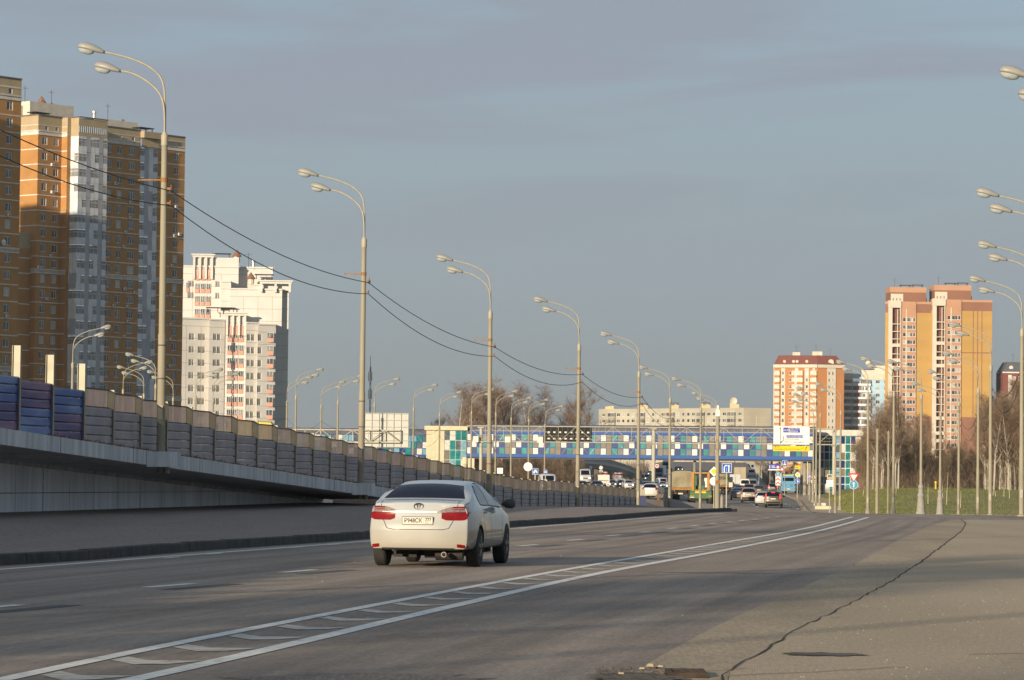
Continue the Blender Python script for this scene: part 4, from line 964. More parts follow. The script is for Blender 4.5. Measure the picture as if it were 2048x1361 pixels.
block(cx9(491), cx9(515), -1.2, 18, zz9(647), [(cx9(497)-cx9(491), 1.0, 0), (cx9(505)-cx9(491), 1.0, 0)], [z for z in low if z > 1], 1.6, sl=.5)
block(cx9(515), cx9(551), -1.4, 18, zz9(650), [(cx9(519)-cx9(515), 1.1, 0)], [z for z in low if z > 1], 1.6, sl=.5)
block(cx9(449), cx9(491), .8, 18, zz9(632), [], [])
b.build('panel_wall', m_wp, Cn)
def portico(x0, x1, y, zt, n, drop, dp=.55):                       # crowning cornice on pillars
    strip(tr, (x0-.4, y), (x1+.4, y), zt-.5, .5, dp); strip(tr, (x0-.7, y), (x1+.7, y), zt, .3, dp+.3)
    for k in range(n+1):
        x = x0+(x1-x0)*k/n; tr.box(x-.25, y-dp+.1, zt-drop, x+.25, y-.05, zt-.5)
portico(cx9(385), cx9(421), 8.8, zz9(506), 3, 5.5); portico(cx9(453), cx9(489), .5, zz9(627), 3, 5.0); portico(cx9(521), cx9(578), 4.0, zz9(560), 2, 2.4, .9)
tr.box(cx9(385), 9.2, zz9(532), cx9(475), 20, zz9(510)); tr.box(cx9(521), 5, zz9(577), cx9(578), 14, zz9(563))
tr.build('cornice', m_wp, Cn)
sm.build('panel_seam', m_seam, Cn)
for px0, px1, y, zs in ((386, 420, 8.9, [zz9(556)-2.93*k for k in range(4)]), (453, 488, .72, [zz9(675)-.9-2.93*k for k in range(12)]), (530, 548, -.2, [zz9(683)-2.93*k for k in range(11)]), (368, 377, 8.9, [zz9(580)])):
    for z in zs:
        if z < 1: continue
        nb = 3 if px1-px0 > 25 else 1
        for j in range(nb):
            a0 = cx9(px0)+(cx9(px1)-cx9(px0))*j/nb+.15; a1 = cx9(px0)+(cx9(px1)-cx9(px0))*(j+1)/nb-.15
            bb = MB(); bb.box(a0, y-.12, z-.1, a1, y, z+.85, 0); bb.box(a0, y-.1, z+.9, a1, y-.02, z+2.1, 1)
            for q in (a0, (a0+a1)/2-.03, a1-.07): bb.box(q, y-.14, z+.9, q+.07, y-.102, z+2.1, 2)
            bb.box(a0, y-.14, z+2.05, a1, y-.102, z+2.15, 2); bb.build('balcony', [m_pink, m_pane, m_frame], Cn)
for a0, a1, y, h0, h1 in [(386.5, 396, 8.85, 550, 533), (398, 407, 8.85, 550, 533), (409, 419, 8.85, 550, 533), (453.5, 463, .65, 670, 651), (465.5, 476, .65, 670, 651), (478, 488, .65, 670, 651)]:
    b = MB(); b.box(cx9(a0), y-.08, zz9(h0), cx9(a1), y, zz9(h1)); b.build('pink_inset', m_pink, Cn)
WC.flush(pane=mat('pale_window_glass', (.12, .125, .125), .15, scale=.4, col2=(.28, .275, .25)))
roof_stuff(Cn, [('fan', cx9(471), 11, zz9(518)), ('fan', cx9(500), 8, zz9(565)), ('mast', cx9(495), 10, zz9(528)), ('can', cx9(440), 14, zz9(508)), ('can', cx9(527), 9, zz9(552)), ('can', cx9(430), 4, zz9(623)), ('can', cx9(450), 4, zz9(623)), ('pipe', cx9(505), 12, zz9(528))])
# banner roofs of a kiosk beyond the barrier
p = U(505, 842, 300); t = thing('market_canopy', 'yellow and dark blue canopy peeping over the noise barrier below the white block', 'canopy', (p.x, 300, 0))
b = MB(); b.rings([[(-2.6, 0, 4.9), (2.6, 0, 4.9), (2.6, 3, 4.9), (-2.6, 3, 4.9)], [(-2.2, .8, p.z+.1), (1.6, .8, p.z-.15), (1.6, 2, p.z), (-2.2, 2, p.z+.1)]], 0); b.build('canopy_cloth', mat('yellow_cloth', (.55, .45, .12), .8), t)
b = MB(); b.box(1.0, -.2, 4.3, 2.9, 2.4, 4.95); b.build('dark_awning', mat('navy_cloth', (.03, .03, .10), .8), t)
b = MB(); [b.box(x-.05, y-.05, 0, x+.05, y+.05, 4.9) for x in (-2.4, 2.4) for y in (.2, 2.8)]; b.build('frame', m_iron, t)

# ---- right side: the twin towers
m_yel = mat('yellow_facade', (.40, .245, .075), .9, .05, .12, big=(.06, .06), stretch=(.3, .3, 2))
m_brn = mat('brown_facade', (.22, .105, .068), .9, .07, .2)
m_salm = mat('salmon_facade', (.40, .225, .14), .9, .06, .2)
m_wht = mat('white_balcony', (.52, .475, .40), .8, .06, .4)
m_rec = mat('recess_brick', (.16, .06, .045), .9, .15)
S5 = 5.3
def twin(px0, label, z_top_py, yw, xs):
    base = U(px0, 900, 1245); T = thing('apartment_tower', label, 'apartment tower', (base.x, 1245, 0), R(3)); W5 = Wins(T)
    yh = 960+.011*(px0-1024); zt = 1.5+(yh-z_top_py)/S5
    xw0, xw1, xs1, xe = xs                                        # white column start/end, salmon end, wall end (metres)
    rows = [zt-7.6-2.83*k for k in range(26)]; rows = [z for z in rows if z > 1]
    b = MB(); wall_face(b, (xs1, 0), (xe, 0), 27+0, zt-4.2, []); wall_face(b, (3.4, 20), (0, 1.2), 27, zt-4.2, []); wall_face(b, (0, 1.2), (xw0, 0), 27, zt-4.2, []); b.build('yellow_wall', m_yel, T)
    b = MB(); wall_face(b, (xs1, 0), (xe, 0), -2, 27, []); wall_face(b, (xs1-2, -.0), (xe, 0), zt-4.2, zt-.9, []) if False else wall_face(b, (xs1, 0), (xe, 0), zt-4.2, zt-.9, [])
    wall_face(b, (3.4, 20), (0, 1.2), zt-4.2, zt, []); wall_face(b, (0, 1.2), (xw0, 0), zt-4.2, zt-.9, []); wall_face(b, (0, 1.2), (xw0, 0), -2, 27, []); wall_face(b, (xe, 0), (xe, 20), -2, zt, []); b.build('brown_wall', m_brn, T)
    b = MB(); facade(b, W5, (xw1, -.5), (xs1, -.5), -2, zt-2.2, [((xs1-xw1)*.24, 1.2, 0), ((xs1-xw1)*.52, 1.2, 0), ((xs1-xw1)*.69, 1.0, 0), ((xs1-xw1)*.88, 1.0, 0)], rows, 1.55, rec=.12)
    wall_face(b, (xs1, -.5), (xs1, 0), -2, zt, []); wall_face(b, (xw1, 0), (xw1, -.5), -2, zt, [])
    strip(b, (0, 1.2), (xw0, 0), zt-.9, .9, .05); strip(b, (xw1, -.5), (xs1, -.5), zt-2.2, 2.2, .02); strip(b, (xs1, 0), (xe, 0), zt-.9, .9, .15); b.build('salmon_wall', m_salm, T)
    b = MB(); b.box(xw1+(xs1-xw1)*.37-.18, -.62, -2, xw1+(xs1-xw1)*.37+.18, -.5, zt-3); b.build('white_pilaster', m_wht, T)
    b = MB(); b.box(xw0, .9, -2, xw1, 1.2, zt-1); b.build('recess_wall', m_rec, T)
    W = xw1-xw0
    b = MB(); b.box(xw0-.1, -.9, -2, xw0+W*.30, 1, zt-.6); b.box(xw0+W*.70, -.85, -2, xw0+W*.76, -.5, zt-3); b.box(xw1-.25, -.9, -2, xw1, .9, zt-.6); b.box(xw0-.2, -1.1, zt-2.4, xw1+.1, 1.2, zt+.3); b.build('white_frame', m_wht, T)
    for k, z in enumerate(rows):
        bb = MB(); solid = (k % 10) in (5, 6, 3)
        z0 = z-1.1
        bb.box(xw0+W*.30, -.85, z0, xw0+W*.70, .9, z0+.3); bb.box(xw0+W*.76, -.85, z0, xw1-.25, .9, z0+.25)
        if solid: bb.box(xw0+W*.0, -.98, z0, xw1-.1, -.86, z0+1.25)
        bb.build('balcony', m_wht, T)
    b = MB(); hx0, hx1 = xw0+.9, xs1+4.2; b.box(hx0, 2, zt-.3, hx1, 12, zt+4.6, 0); b.box(hx0-.05, 1.95, zt+3.6, hx1+.05, 12.05, zt+5.6, 1); b.box(hx0+.3, 1.8, zt, hx0+5, 1.99, zt+3.0, 2)
    for k in range(3): b.box(hx0+1.0+k*1.3, 1.75, zt+.4, hx0+1.35+k*1.3, 1.79, zt+1.4, 0)
    b.box(hx1, 4, zt-.3, hx1+.6, 9, zt+1.6, 3)
    b.build('roof_house', [m_brn, m_salm, m_wht, m_rec], T)
    b = MB(); b.poly([(0, 1.2, zt-.4), (xw0, 0, zt-.4), (xe, 0, zt-.4), (xe, 20, zt-.4), (3.4, 20, zt-.4)]); b.build('roof', m_roof, T)
    roof_stuff(T, [('can', hx1-3, 4, zt+5.6), ('can', hx1-7.5, 5, zt+5.5), ('mast', hx0+2, 4, zt+5.5)])
    W5.flush(cap=96)
    return T, zt, xs1, xe
T1 = twin(1770, 'left one of the twin yellow and brown towers', 603, 0, (1.0, 5.6, 11.5, 19.0))
T2 = twin(1861, 'right one of the twin yellow and brown towers', 599, 0, (.5, 5.2, 11.4, 23.2))
b = MB()
for x in (.58, .72, .86): b.box(T2[2]+(T2[3]-T2[2])*(x-.2), -.04, 16, T2[2]+(T2[3]-T2[2])*(x-.2)+.3, 0, T2[1]-1.2)
b.box(T2[2]+(T2[3]-T2[2])*.30, -.05, T2[1]-3.3, T2[2]+(T2[3]-T2[2])*.74, -.0, T2[1]-2.9); b.box(T2[2], -.05, T2[1]-20.2, T2[3], 0, T2[1]-19.8); b.build('relief_stripes', m_brn, T2[0])
# ---- the orange block with the mansard
m_org = mat('orange_facade', (.40, .175, .062), .9, .05, .2)
m_man = mat('mansard_tile', (.17, .055, .04), .8, .1, 1)
cD = U(1635, 731, 1358); D = thing('apartment_block', 'orange and white apartment block with a dark red mansard roof', 'apartment block', (cD.x, 1358, -1), R(0)); SD = 4.86
zt = cD.z+1-1.0; WD = Wins(D)
pL = (-17.6, 5.5); pR = (11.3, 3.2)
rows = [zt-3.0-2.8*k for k in range(17)]; rows = [z for z in rows if z > .5]
b = MB(); L1 = math.hypot(17.6, 5.5)
facade(b, WD, pL, (0, 0), 0, zt, [(4.0, 1.0, 0), (7.0, .9, 0), (14.0, 1.0, 0)], rows, 1.5, rec=.1); wall_face(b, (0, 0), pR, 0, zt, []); wall_face(b, pR, (8, 22), 0, zt, []); wall_face(b, (-13, 22), pL, 0, zt, []); b.build('orange_wall', m_org, D)
uL = Vector((17.6, -5.5, 0)).normalized(); uR = Vector((11.3, 3.2, 0)).normalized()
def onL(a): return (pL[0]+uL.x*a, pL[1]+uL.y*a)
def onR(a): return (uR.x*a, uR.y*a)
b = MB()
for a0, a1 in ((3.2, 4.9), (13.1, 14.9)): 
    strip(b, onL(a0), onL(3.5 if a0 < 4 else 13.5), 0, zt, .12); strip(b, onL(4.5 if a0 < 4 else 14.5), onL(a1), 0, zt, .12)
    for z in rows: strip(b, onL(a0+.3), onL(a1-.3), z+1.5, 1.3, .12)
strip(b, onL(9.0), onL(10.4), 0, zt, .06); strip(b, onL(16.4), onL(17.4), 0, zt, .06)
strip(b, onR(4.3), onR(8.0), 0, zt, .3); strip(b, pL, (0, 0), zt, 1.3, .7); strip(b, (0, 0), pR, zt, 1.3, .7); strip(b, pL, onL(.3), 0, zt, .1)
b.build('white_pilaster', m_wht, D)
m_balg = mat('balcony_glass', (.16, .17, .13), .2, scale=.5, col2=(.30, .31, .25), spec=.6)
for z in rows:
    for a0, a1 in ((.5, 2.7), (7.9, 12.4), (15.6, 18.2)):
        bb = MB(); strip(bb, onL(a0), onL(a1), z-1.0, .85, .8, 2); strip(bb, onL(a0-.1), onL(a1+.1), z-.15, .14, .84, 0); strip(bb, onL(a0), onL(a1), z, 1.5, .75, 1); strip(bb, onL(a0), onL(a1), z+1.5, .25, .82, 0)
        k = a0+.6
        while k < a1-.3: strip(bb, onL(k), onL(k+.07), z, 1.5, .79, 0); k += .75
        if a1-a0 > 4: strip(bb, onL((a0+a1)/2-1.2), onL((a0+a1)/2-.2), z-1.0, .85, .84, 0)
        bb.build('balcony', [m_wht, m_balg, m_org], D)
    for a in (5.0, 6.6): WD.add(Vector((*onR(a), 0))+Vector((uR.y, -uR.x, 0))*.35+Vector((0, 0, z)), math.atan2(uR.y, uR.x), .75, 1.5, 0)
WD.flush()
b = MB(); base = [(*pL, zt+1.3), (0, 0, zt+1.3), (*pR, zt+1.3), (8, 22, zt+1.3), (-13, 22, zt+1.3)]; top = [(pL[0]+2.2, pL[1]+2.2, zt+5.2), (0, 3.2, zt+5.2), (pR[0]-3.0, pR[1]+2.0, zt+5.2), (5.5, 20, zt+5.2), (-11, 20, zt+5.2)]; b.rings([base, top], 0); b.build('mansard_roof', m_man, D)
for a in (4.6, 8.4, 9.9, 14.0):
    p = onL(a); bb = MB(); bb.lathe([(.62, -.4), (.62, .9)], 10, 0, (p[0], p[1]+.9, zt+2.6), 'y'); bb.build('dormer', m_wht, D)
p = onR(6.0); bb = MB(); bb.lathe([(1.2, -.4), (1.2, .9)], 12, 0, (p[0], p[1]+.9, zt+2.4), 'y'); bb.build('dormer', m_wht, D)
b = MB(); b.box(-9.5, 8, zt+5.2, -6.5, 11, zt+6.6); b.build('roof_house', m_plaster, D); b = MB(); b.box(-1.5, 6, zt+5.2, 2.5, 9, zt+6.9); b.build('roof_house', m_plaster, D); roof_stuff(D, [('mast', -8, 9, zt+6), ('mast', 0, 7, zt+6.5), ('mast', 6, 8, zt+5.2)])
# ---- grey blue panel block between them
m_gb = mat('blue_grey_panel', (.62, .68, .74), .85, .12, .3); m_bt = mat('blue_tile', (.34, .50, .64), .8, .12, .3)
cE = U(1691, 800, 1375); E = thing('apartment_block', 'blue grey panel block with a white ball antenna, half hidden beside the orange block', 'apartment block', (cE.x-2, 1375, -1), 0); WE = Wins(E)
zt = 1.5+(967.5-747)/4.8+1; rows = [zt-4.2-2.8*k for k in range(14)]; rows = [z for z in rows if z > 0]
b = MB(); wall_face(b, (0, 0), (12.8, 0), 0, zt-3.4, []); wall_face(b, (0, 10), (0, 0), 0, zt, []); b.poly([(0, 0, zt-.2), (20, 0, zt-.2), (20, 12, zt-.2), (0, 12, zt-.2)]); b.build('panel_wall', m_gb, E)
b = MB(); facade(b, WE, (12.8, -.0), (20, -.0), 0, zt-2.6, [(2.6, 1.8, 1), (5.9, 1.2, 0)], rows, 1.5, rec=.1); b.build('blue_wall', m_bt, E)
b = MB(); strip(b, (0, 0), (5.0, 0), zt-3.4, 3.4, .2); strip(b, (9.0, 0), (20, 0), zt-2.6, 2.6, .2); strip(b, (5, 0), (9, 0), zt-2.2, .3, .2)
b.box(9, 3, zt, 19, 8, zt+1.6); b.box(14.5, 3, zt+1.6, 19, 8, zt+3.4); b.build('parapet', m_plaster, E)
b = MB(); strip(b, (5.0, 0), (9.0, 0), zt-1.9, 1.7, .1); b.build('blue_parapet', m_bt, E)
for z in rows:
    bb = MB(); strip(bb, (.2, 0), (4.6, 0), z-1.0, .95, .9, 0); strip(bb, (.2, 0), (4.6, 0), z-.05, 1.5, .8, 2)
    strip(bb, (4.8, 0), (12.4, 0), z-1.0, .9, 1.3, 0)
    if brg.random() < .75: strip(bb, (5.0, 0), (8.4, 0), z-.1, 1.55, .6, 1)
    if brg.random() < .8: strip(bb, (8.6, 0), (12.3, 0), z-.1, 1.55, 1.2, 2)
    for x in np.arange(.2, 12.2, .62): 
        if brg.random() < .8: strip(bb, (x, 0), (x+.09, 0), z-.05, 1.5, .84 if x < 4.6 else (1.26 if x > 8.5 else .64), 3)
    bb.build('balcony', [m_gb, m_rec, m_pane, m_wht], E)
WE.flush()
b = MB(); b.lathe([(.3, -1.2)]+[(1.25*math.cos(R(a)), 1.25*math.sin(R(a))) for a in range(-70, 91, 20)], 16, 0, (11.9, 4, zt+4.4)); b.build('ball_antenna', m_wht, E, smooth=50); roof_stuff(E, [('mast', 13, 5, zt+2)])
b = MB(); b.box(9.5, 2.6, zt+1.6, 14.2, 6, zt+1.8); b.build('antenna_stand', m_iron, E)
# ---- the long low beige block
m_bei = mat('beige_panel', (.35, .325, .26), .9, .10, .15, big=(.08, .08))
cF = U(1487, 900, 1400); Fb = thing('apartment_block', 'long low beige panel block behind the footbridge with a dish on its roof', 'apartment block', (cF.x, 1400, -1), 0); WF = Wins(Fb)
S4 = 6600/1400.; zt = 1.5+(965-816)/S4+1
pL = (-60, 58)
LL_ = math.hypot(60, 58); uF = Vector((60, -58, 0)).normalized()
rows = [zt-3.3-2.75*k for k in range(11)]
# facade runs far away to the left
b = MB(); cols = []; a = 3.0; k = 0
while a < LL_-2:
    cols.append((a, 1.5 if k % 3 else 2.0, 1 if k % 3 == 0 else 0)); a += 2.9; k += 1
facade(b, WF, (-60, 58), (0, 0), 0, zt, cols, [z for z in rows[:10] if z > 0], 1.5, rec=.1); wall_face(b, (0, 0), (11.8, 3), 0, zt, []); wall_face(b, (11.8, 3), (4, 16), 0, zt, []); wall_face(b, (-55, 70), (-60, 58), 0, zt, []); b.poly([(-60, 58, zt-.2), (0, 0, zt-.2), (11.8, 3, zt-.2), (4, 16, zt-.2), (-52, 72, zt-.2)]); b.build('panel_wall', m_bei, Fb)
b = MB()
for z in rows: 
    if z > 1: strip(b, (-60, 58), (0, 0), z-.75, .1, .02); strip(b, (0, 0), (11.8, 3), z-.75, .05, .02)
strip(b, (5.4, 1.35), (5.6, 1.4), zt-9, 6, .03); b.build('panel_seam', mat('pale_seam', (.55, .5, .4), .9), Fb)
def onF(a): return (-60+uF.x*a, 58+uF.y*a)
for k in range(5):
    a = 6+k*17.2
    for z in rows:
        if z < 1: continue
        bb = MB(); strip(bb, onF(a), onF(a+4.2), z-.95, .9, .9, 0); strip(bb, onF(a), onF(a+4.2), z-.05, 1.5, .75, 1); strip(bb, onF(a+2), onF(a+2.15), z-.05, 1.5, .8, 2); strip(bb, onF(a), onF(a+4.2), z+1.45, .2, .8, 2); bb.build('balcony', [m_bei, m_pane, m_wht], Fb)
b = MB()
for k, a in enumerate((4, 24, 42, 60, 76)):
    p, q = onF(a), onF(a+5); b.rings([[(p[0], p[1]+2, zt), (q[0], q[1]+2, zt), (q[0], q[1]+5, zt), (p[0], p[1]+5, zt)], [(p[0], p[1]+2, zt+(2.3 if k else 1.2)), (q[0], q[1]+2, zt+1.4), (q[0], q[1]+5, zt+1.4), (p[0], p[1]+5, zt+(2.3 if k else 1.2))]], 0)
b.build('stair_house', mat('ochre_plaster', (.48, .40, .24), .9), Fb); WF.flush(cap=96)
roof_stuff(Fb, [('can', *onF(26), zt+1.4), ('can', *onF(44), zt+1.4), ('can', *onF(62), zt+1.4)])
b = MB(); b.lathe([(.1, .3), (.8, .1), (1.5, -.35), (1.52, -.4), (.8, .0), (.1, .2)], 16, 0, (-4.0, 6, zt+3), 'y'); b.tube([(-4, 6, zt), (-4, 6.3, zt+2.6)], .1, 5); b.build('satellite_dish', m_wht, Fb, smooth=50)
# ---- dark red tower at the right edge
cG = U(2006, 745, 1250); Gt = thing('apartment_tower', 'dark red tower with a grey mansard roof cut by the right edge', 'apartment tower', (cG.x, 1250, 0), R(4)); WG = Wins(Gt)
zt = cG.z; b = MB(); facade(b, WG, (0, 0), (16, 0), 0, zt, [(4.3, 1.3, 1), (6.5, 1.3, 1), (12, 1.3, 1)], [zt-3-2.93*k for k in range(14)], 1.5, rec=.1); wall_face(b, (0, 12), (0, 0), 0, zt, []); b.build('red_wall', mat('dark_red_brick', (.17, .055, .045), .9, .08), Gt)
b = MB(); strip(b, (2.0, 0), (3.4, 0), 0, zt-1, .1); strip(b, (-.2, 0), (16, 0), zt-.3, .5, .4); b.build('white_pilaster', m_band, Gt)
b = MB(); b.rings([[(0, 0, zt+.2), (16, 0, zt+.2), (16, 12, zt+.2), (0, 12, zt+.2)], [(2, 2, zt+4), (16, 2, zt+4), (16, 10, zt+4), (2, 10, zt+4)]], 0); b.build('mansard_roof', mat('slate_roof', (.08, .085, .10), .7), Gt)
b = MB(); b.lathe([(.8, -.8), (.8, 1.0)], 10, 0, (3.3, 1.4, zt+1.8), 'y'); b.build('dormer', m_band, Gt); WG.flush(); roof_stuff(Gt, [('mast', 5, 5, zt+4)])
# ------------------------------------------------------------------ the covered footbridge
def plainmat(n, c, r=.5, v=.1, s=1.5, **k): return mat(n, c, r, v, s, **k)
m_tblue = plainmat('frame_blue', (.008, .065, .26), spec=.2); m_tnavy = plainmat('navy_pane', (.008, .028, .125), .4, .3, .8, spec=.15); m_tteal = plainmat('teal_pane', (.008, .16, .16), .4, .4, .6, spec=.15); m_ttaupe = plainmat('taupe_pane', (.15, .135, .105), .5, .2, .8, spec=.2); m_twhite = plainmat('white_pane', (.50, .485, .44)); m_tcream = plainmat('cream_cladding', (.50, .455, .32), .7)
m_tlight = plainmat('light_blue_pane', (.15, .28, .36), .4, .2, spec=.2); m_tgrey = plainmat('grey_glass_pane', (.08, .10, .115), .35, .4, .8, spec=.2)
TM = [m_tblue, m_tnavy, m_tteal, m_ttaupe, m_twhite, m_tlight, m_tgrey]
br = random.Random(21)
def tiles(b, p0, p1, z0, z1, rows, cw, pat, frame=.05, d=.04):
    a, c = Vector((*p0, 0)), Vector((*p1, 0)); L = (c-a).length; u = (c-a)/L; n = Vector((u.y, -u.x, 0)); N = int(round(L/cw)); rh = (z1-z0)/rows
    P = lambda s, o, h: a+u*s+n*o+Vector((0, 0, h))
    for k in range(N):
        for r in range(rows):
            mi = pat(k, r); s0, s1 = L*k/N+frame, L*(k+1)/N-frame; h0, h1 = z0+rh*r+frame*(1 if mi != 3 or True else 0), z0+rh*(r+1)-frame
            if mi == 33: h0, h1, mi = z0+rh*r-.02, z0+rh*(r+1)+.02, 3
            o = d if mi in (4, 3) else d-.02
            b.quad(P(s0, o, h0), P(s1, o, h0), P(s1, o, h1), P(s0, o, h1), mi)
            if mi in (2, 6, 1) and br.random() < .35 :           # a brace or blind showing behind the glass
                q = br.choice([(0, 1), (1, 0)]); b.quad(P(s0+(s1-s0)*q[0], o+.004, h0), P(s0+(s1-s0)*q[0]+(.12 if q[0] == 0 else -.12), o+.004, h0), P(s0+(s1-s0)*q[1]+(.0 if q[1] else .12), o+.004, h1), P(s0+(s1-s0)*q[1]-(.12 if q[1] else 0), o+.004, h1), 5 if mi == 2 else 3)
def pbridge(k, r):
    if k % 9 == 7: return 33
    q = (k+(0 if r == 1 else 2)) % 4 if r != 2 else (k+2) % 4
    q = (k+{0: 0, 1: 2, 2: 0}[r]+(1 if r == 1 else 0)) % 4
    return {0: 4, 1: 1, 2: 2, 3: (3 if br.random() < .6 else 6)}[q]
A0, A1 = U(931, 905, 512), U(1627, 905, 500)
brg_ = thing('footbridge', 'covered footbridge clad in blue, teal, taupe and white panes across the road', 'footbridge', (A0.x, A0.y, 0))
L = (Vector((A1.x-A0.x, A1.y-A0.y, 0))).length; angb = math.atan2(A1.y-A0.y, A1.x-A0.x); brg_.rotation_euler = (0, 0, angb)
zb0 = U(931, 914, 512).z; zb1 = U(1627, 925.5, 500).z; zt0 = U(931, 862.5, 512).z
print('bridge L', L, zb0, zb1, zt0)
H_ = zt0-zb0
b = MB(); b.box(0, .05, zb0, L, 3.4, zt0, 0); b.box(-.0, -.12, zb0-.02, L, .05, zb0+.42, 0); b.box(0, -.1, zt0-.35, L, .05, zt0+.03, 0); b.build('truss_body', m_tblue, brg_)
b = MB(); tiles(b, (0, .02), (L, .02), zb0+.48, zt0-.42, 3, .885, pbridge); b.build('pane_cladding', TM, brg_)
b = MB(); n = 8; rs = []
for x in np.linspace(0, L, 3): rs.append([(x, 1.72-1.75*math.cos(math.pi*k/n), zt0+.03+1.05*math.sin(math.pi*k/n)**.8) for k in range(n+1)])
b.rings(rs, 0); b.build('barrel_roof', mat('smoky_polycarbonate', (.095, .095, .11), .5, .2, .5), brg_, smooth=50)
b = MB()
for k in range(0, int(L/1.05)):
    x = k*1.05; b.rings([[(x+dx, 1.72-1.79*math.cos(math.pi*j/n), zt0+.04+1.08*math.sin(math.pi*j/n)**.8) for j in range(n+1)] for dx in (0, .07)], 0, close=False, cap=False)
b.box(0, -.15, zt0+.02, L, -.05, zt0+.14); b.build('roof_rib', mat('grey_rib', (.20, .20, .21), .6), brg_)
b = MB(); b.box(0, .3, zb0-.25, L, 3.2, zb0-.02); b.build('soffit', m_rubb, brg_)
for px, Y in ((1383, 503),):
    p = U(px, 940, Y); b = MB(); 
    l = brg_.matrix_world
    loc = Matrix.Rotation(-angb, 4, 'Z') @ (Vector((p.x, p.y, 0))-Vector((A0.x, A0.y, 0)))
    b.tube([(loc.x, 1.7, -1.3), (loc.x, 1.7, zb0-.2)], .22, 10); b.build('pier', m_conc, brg_)
for px in (1608, 1618):
    p = U(px, 940, 501); loc = Matrix.Rotation(-angb, 4, 'Z') @ (Vector((p.x, p.y, 0))-Vector((A0.x, A0.y, 0)))
    b = MB(); b.tube([(loc.x, 1.7, -1.3), (loc.x, 1.7, zb0-.2)], .3, 10); b.build('pier', m_conc, brg_)
# its left arm, further off
B0, B1 = U(560, 895, 560), U(856, 895, 560)
bl = thing('footbridge', 'farther arm of the covered footbridge, left of the cream stair tower', 'footbridge', (B0.x, B0.y, 0)); L2 = B1.x-B0.x
z0, z1 = U(700, 912, 560).z, U(700, 868.5, 560).z
b = MB(); b.box(0, .05, z0, L2, 3.2, z1, 0); b.box(0, -.1, z0, L2, .05, z0+.3); b.build('truss_body', m_tblue, bl)
b = MB(); tiles(b, (0, .02), (L2, .02), z0+.3, z1-.1, 3, .95, lambda k, r: {0: 4, 1: 5 if r else 1, 2: 2, 3: 6}[(k+r*3) % 4] if (k*7+r*3) % 5 else 5); b.build('pane_cladding', TM, bl)
b = MB(); b.rings([[(x, 1.6-1.65*math.cos(math.pi*k/n), z1+1.0*math.sin(math.pi*k/n)**.8) for k in range(n+1)] for x in (0, L2)], 0); b.build('barrel_roof', MATS['smoky_polycarbonate'], bl, smooth=50)
# stair towers
def towerbox(px0, px1, ytop, ybot, Y, dep, name, label, capm):
    a, c = U(px0, ytop, Y), U(px1, ytop, Y); T = thing('stair_tower', label, 'stair tower', (a.x, Y, 0)); return T, c.x-a.x, a.z
T, w_, zt = towerbox(853, 889, 854, 930, 511.6, 6, '', 'cream stair tower with a glazed side at the left end of the footbridge', None)
b = MB(); b.box(0, 0, 0, w_, 7, zt-.5, 0); b.build('cream_wall', m_tcream, T)
b = MB()
for k in range(1, 9): b.box(-.01, -.012, k*1.2, w_, -.001, k*1.2+.03)
for k in range(1, 4): b.box(w_*k/4, -.012, 0, w_*k/4+.03, -.001, zt-.5)
b.build('cladding_joint', mat('cream_joint', (.40, .36, .24), .8), T)
b = MB(); b.box(-.3, -.4, zt-.5, w_+3.6, 7.4, zt+.15); b.build('roof_slab', m_tcream, T)
w2 = (934-889)/13.05
b = MB(); b.box(w_, .1, 0, w_+w2, 6.9, zt-.5); b.build('glazing_frame', plainmat('pale_mullion', (.35, .42, .44)), T)
pt = {(0, 5): 6, (1, 5): 4, (2, 5): 2, (0, 4): 4, (1, 4): 2, (2, 4): 6, (3, 4): 5, (0, 3): 3, (1, 3): 2, (2, 3): 2, (3, 3): 5, (0, 2): 3, (1, 2): 5, (2, 2): 2, (3, 2): 4, (0, 1): 6, (1, 1): 6, (2, 1): 2, (3, 1): 4, (0, 0): 6, (1, 0): 6, (2, 0): 2, (3, 0): 4}
b = MB(); tiles(b, (w_, .08), (w_+w2, .08), 0, zt-.55, 6, w2/4, lambda k, r: pt.get((k, r), 2)); b.build('pane_cladding', TM, T)
T, w_, zt = towerbox(1627, 1723, 861, 985, 506, 6, '', 'tall glazed stair tower of checkered panes at the right end of the footbridge', None)
b = MB(); b.box(0, .1, -1.3, w_, 6, zt-.8); b.build('glazing_frame', plainmat('white_mullion', (.55, .55, .52)), T)
pr_ = [[1, 1, 1, 2, 6, 2, 1, 3, 1], [4, 3, 4, 2, 5, 1, 2, 3, 4], [1, 3, 1, 2, 6, 1, 2, 3, 1], [3, 4, 3, 2, 5, 3, 2, 4, 3], [4, 1, 3, 2, 6, 1, 2, 3, 1], [1, 1, 1, 2, 5, 3, 2, 4, 1], [4, 3, 1, 2, 6, 4, 2, 3, 1], [1, 3, 3, 2, 5, 1, 2, 1, 4]]
b = MB(); tiles(b, (.05, .08), (w_-.05, .08), -1.1, zt-.85, 8, w_/9, lambda k, r: pr_[r][k], frame=.06); b.build('pane_cladding', TM, T)
b = MB(); b.box(-.5, -.35, zt-.8, w_+.25, 6.4, zt+.1); b.build('roof_slab', m_twhite, T)
b = MB()
for k in range(7): b.box(w_*.42, -.15, k*1.05, w_*.56, -.05, k*1.05+.08)
b.build('ladder_bar', m_rubb, T)
b = MB(); b.box(w_+.0, .5, 0, w_+.35, 5.8, zt-1.2); b.build('side_cladding', m_tnavy, T)
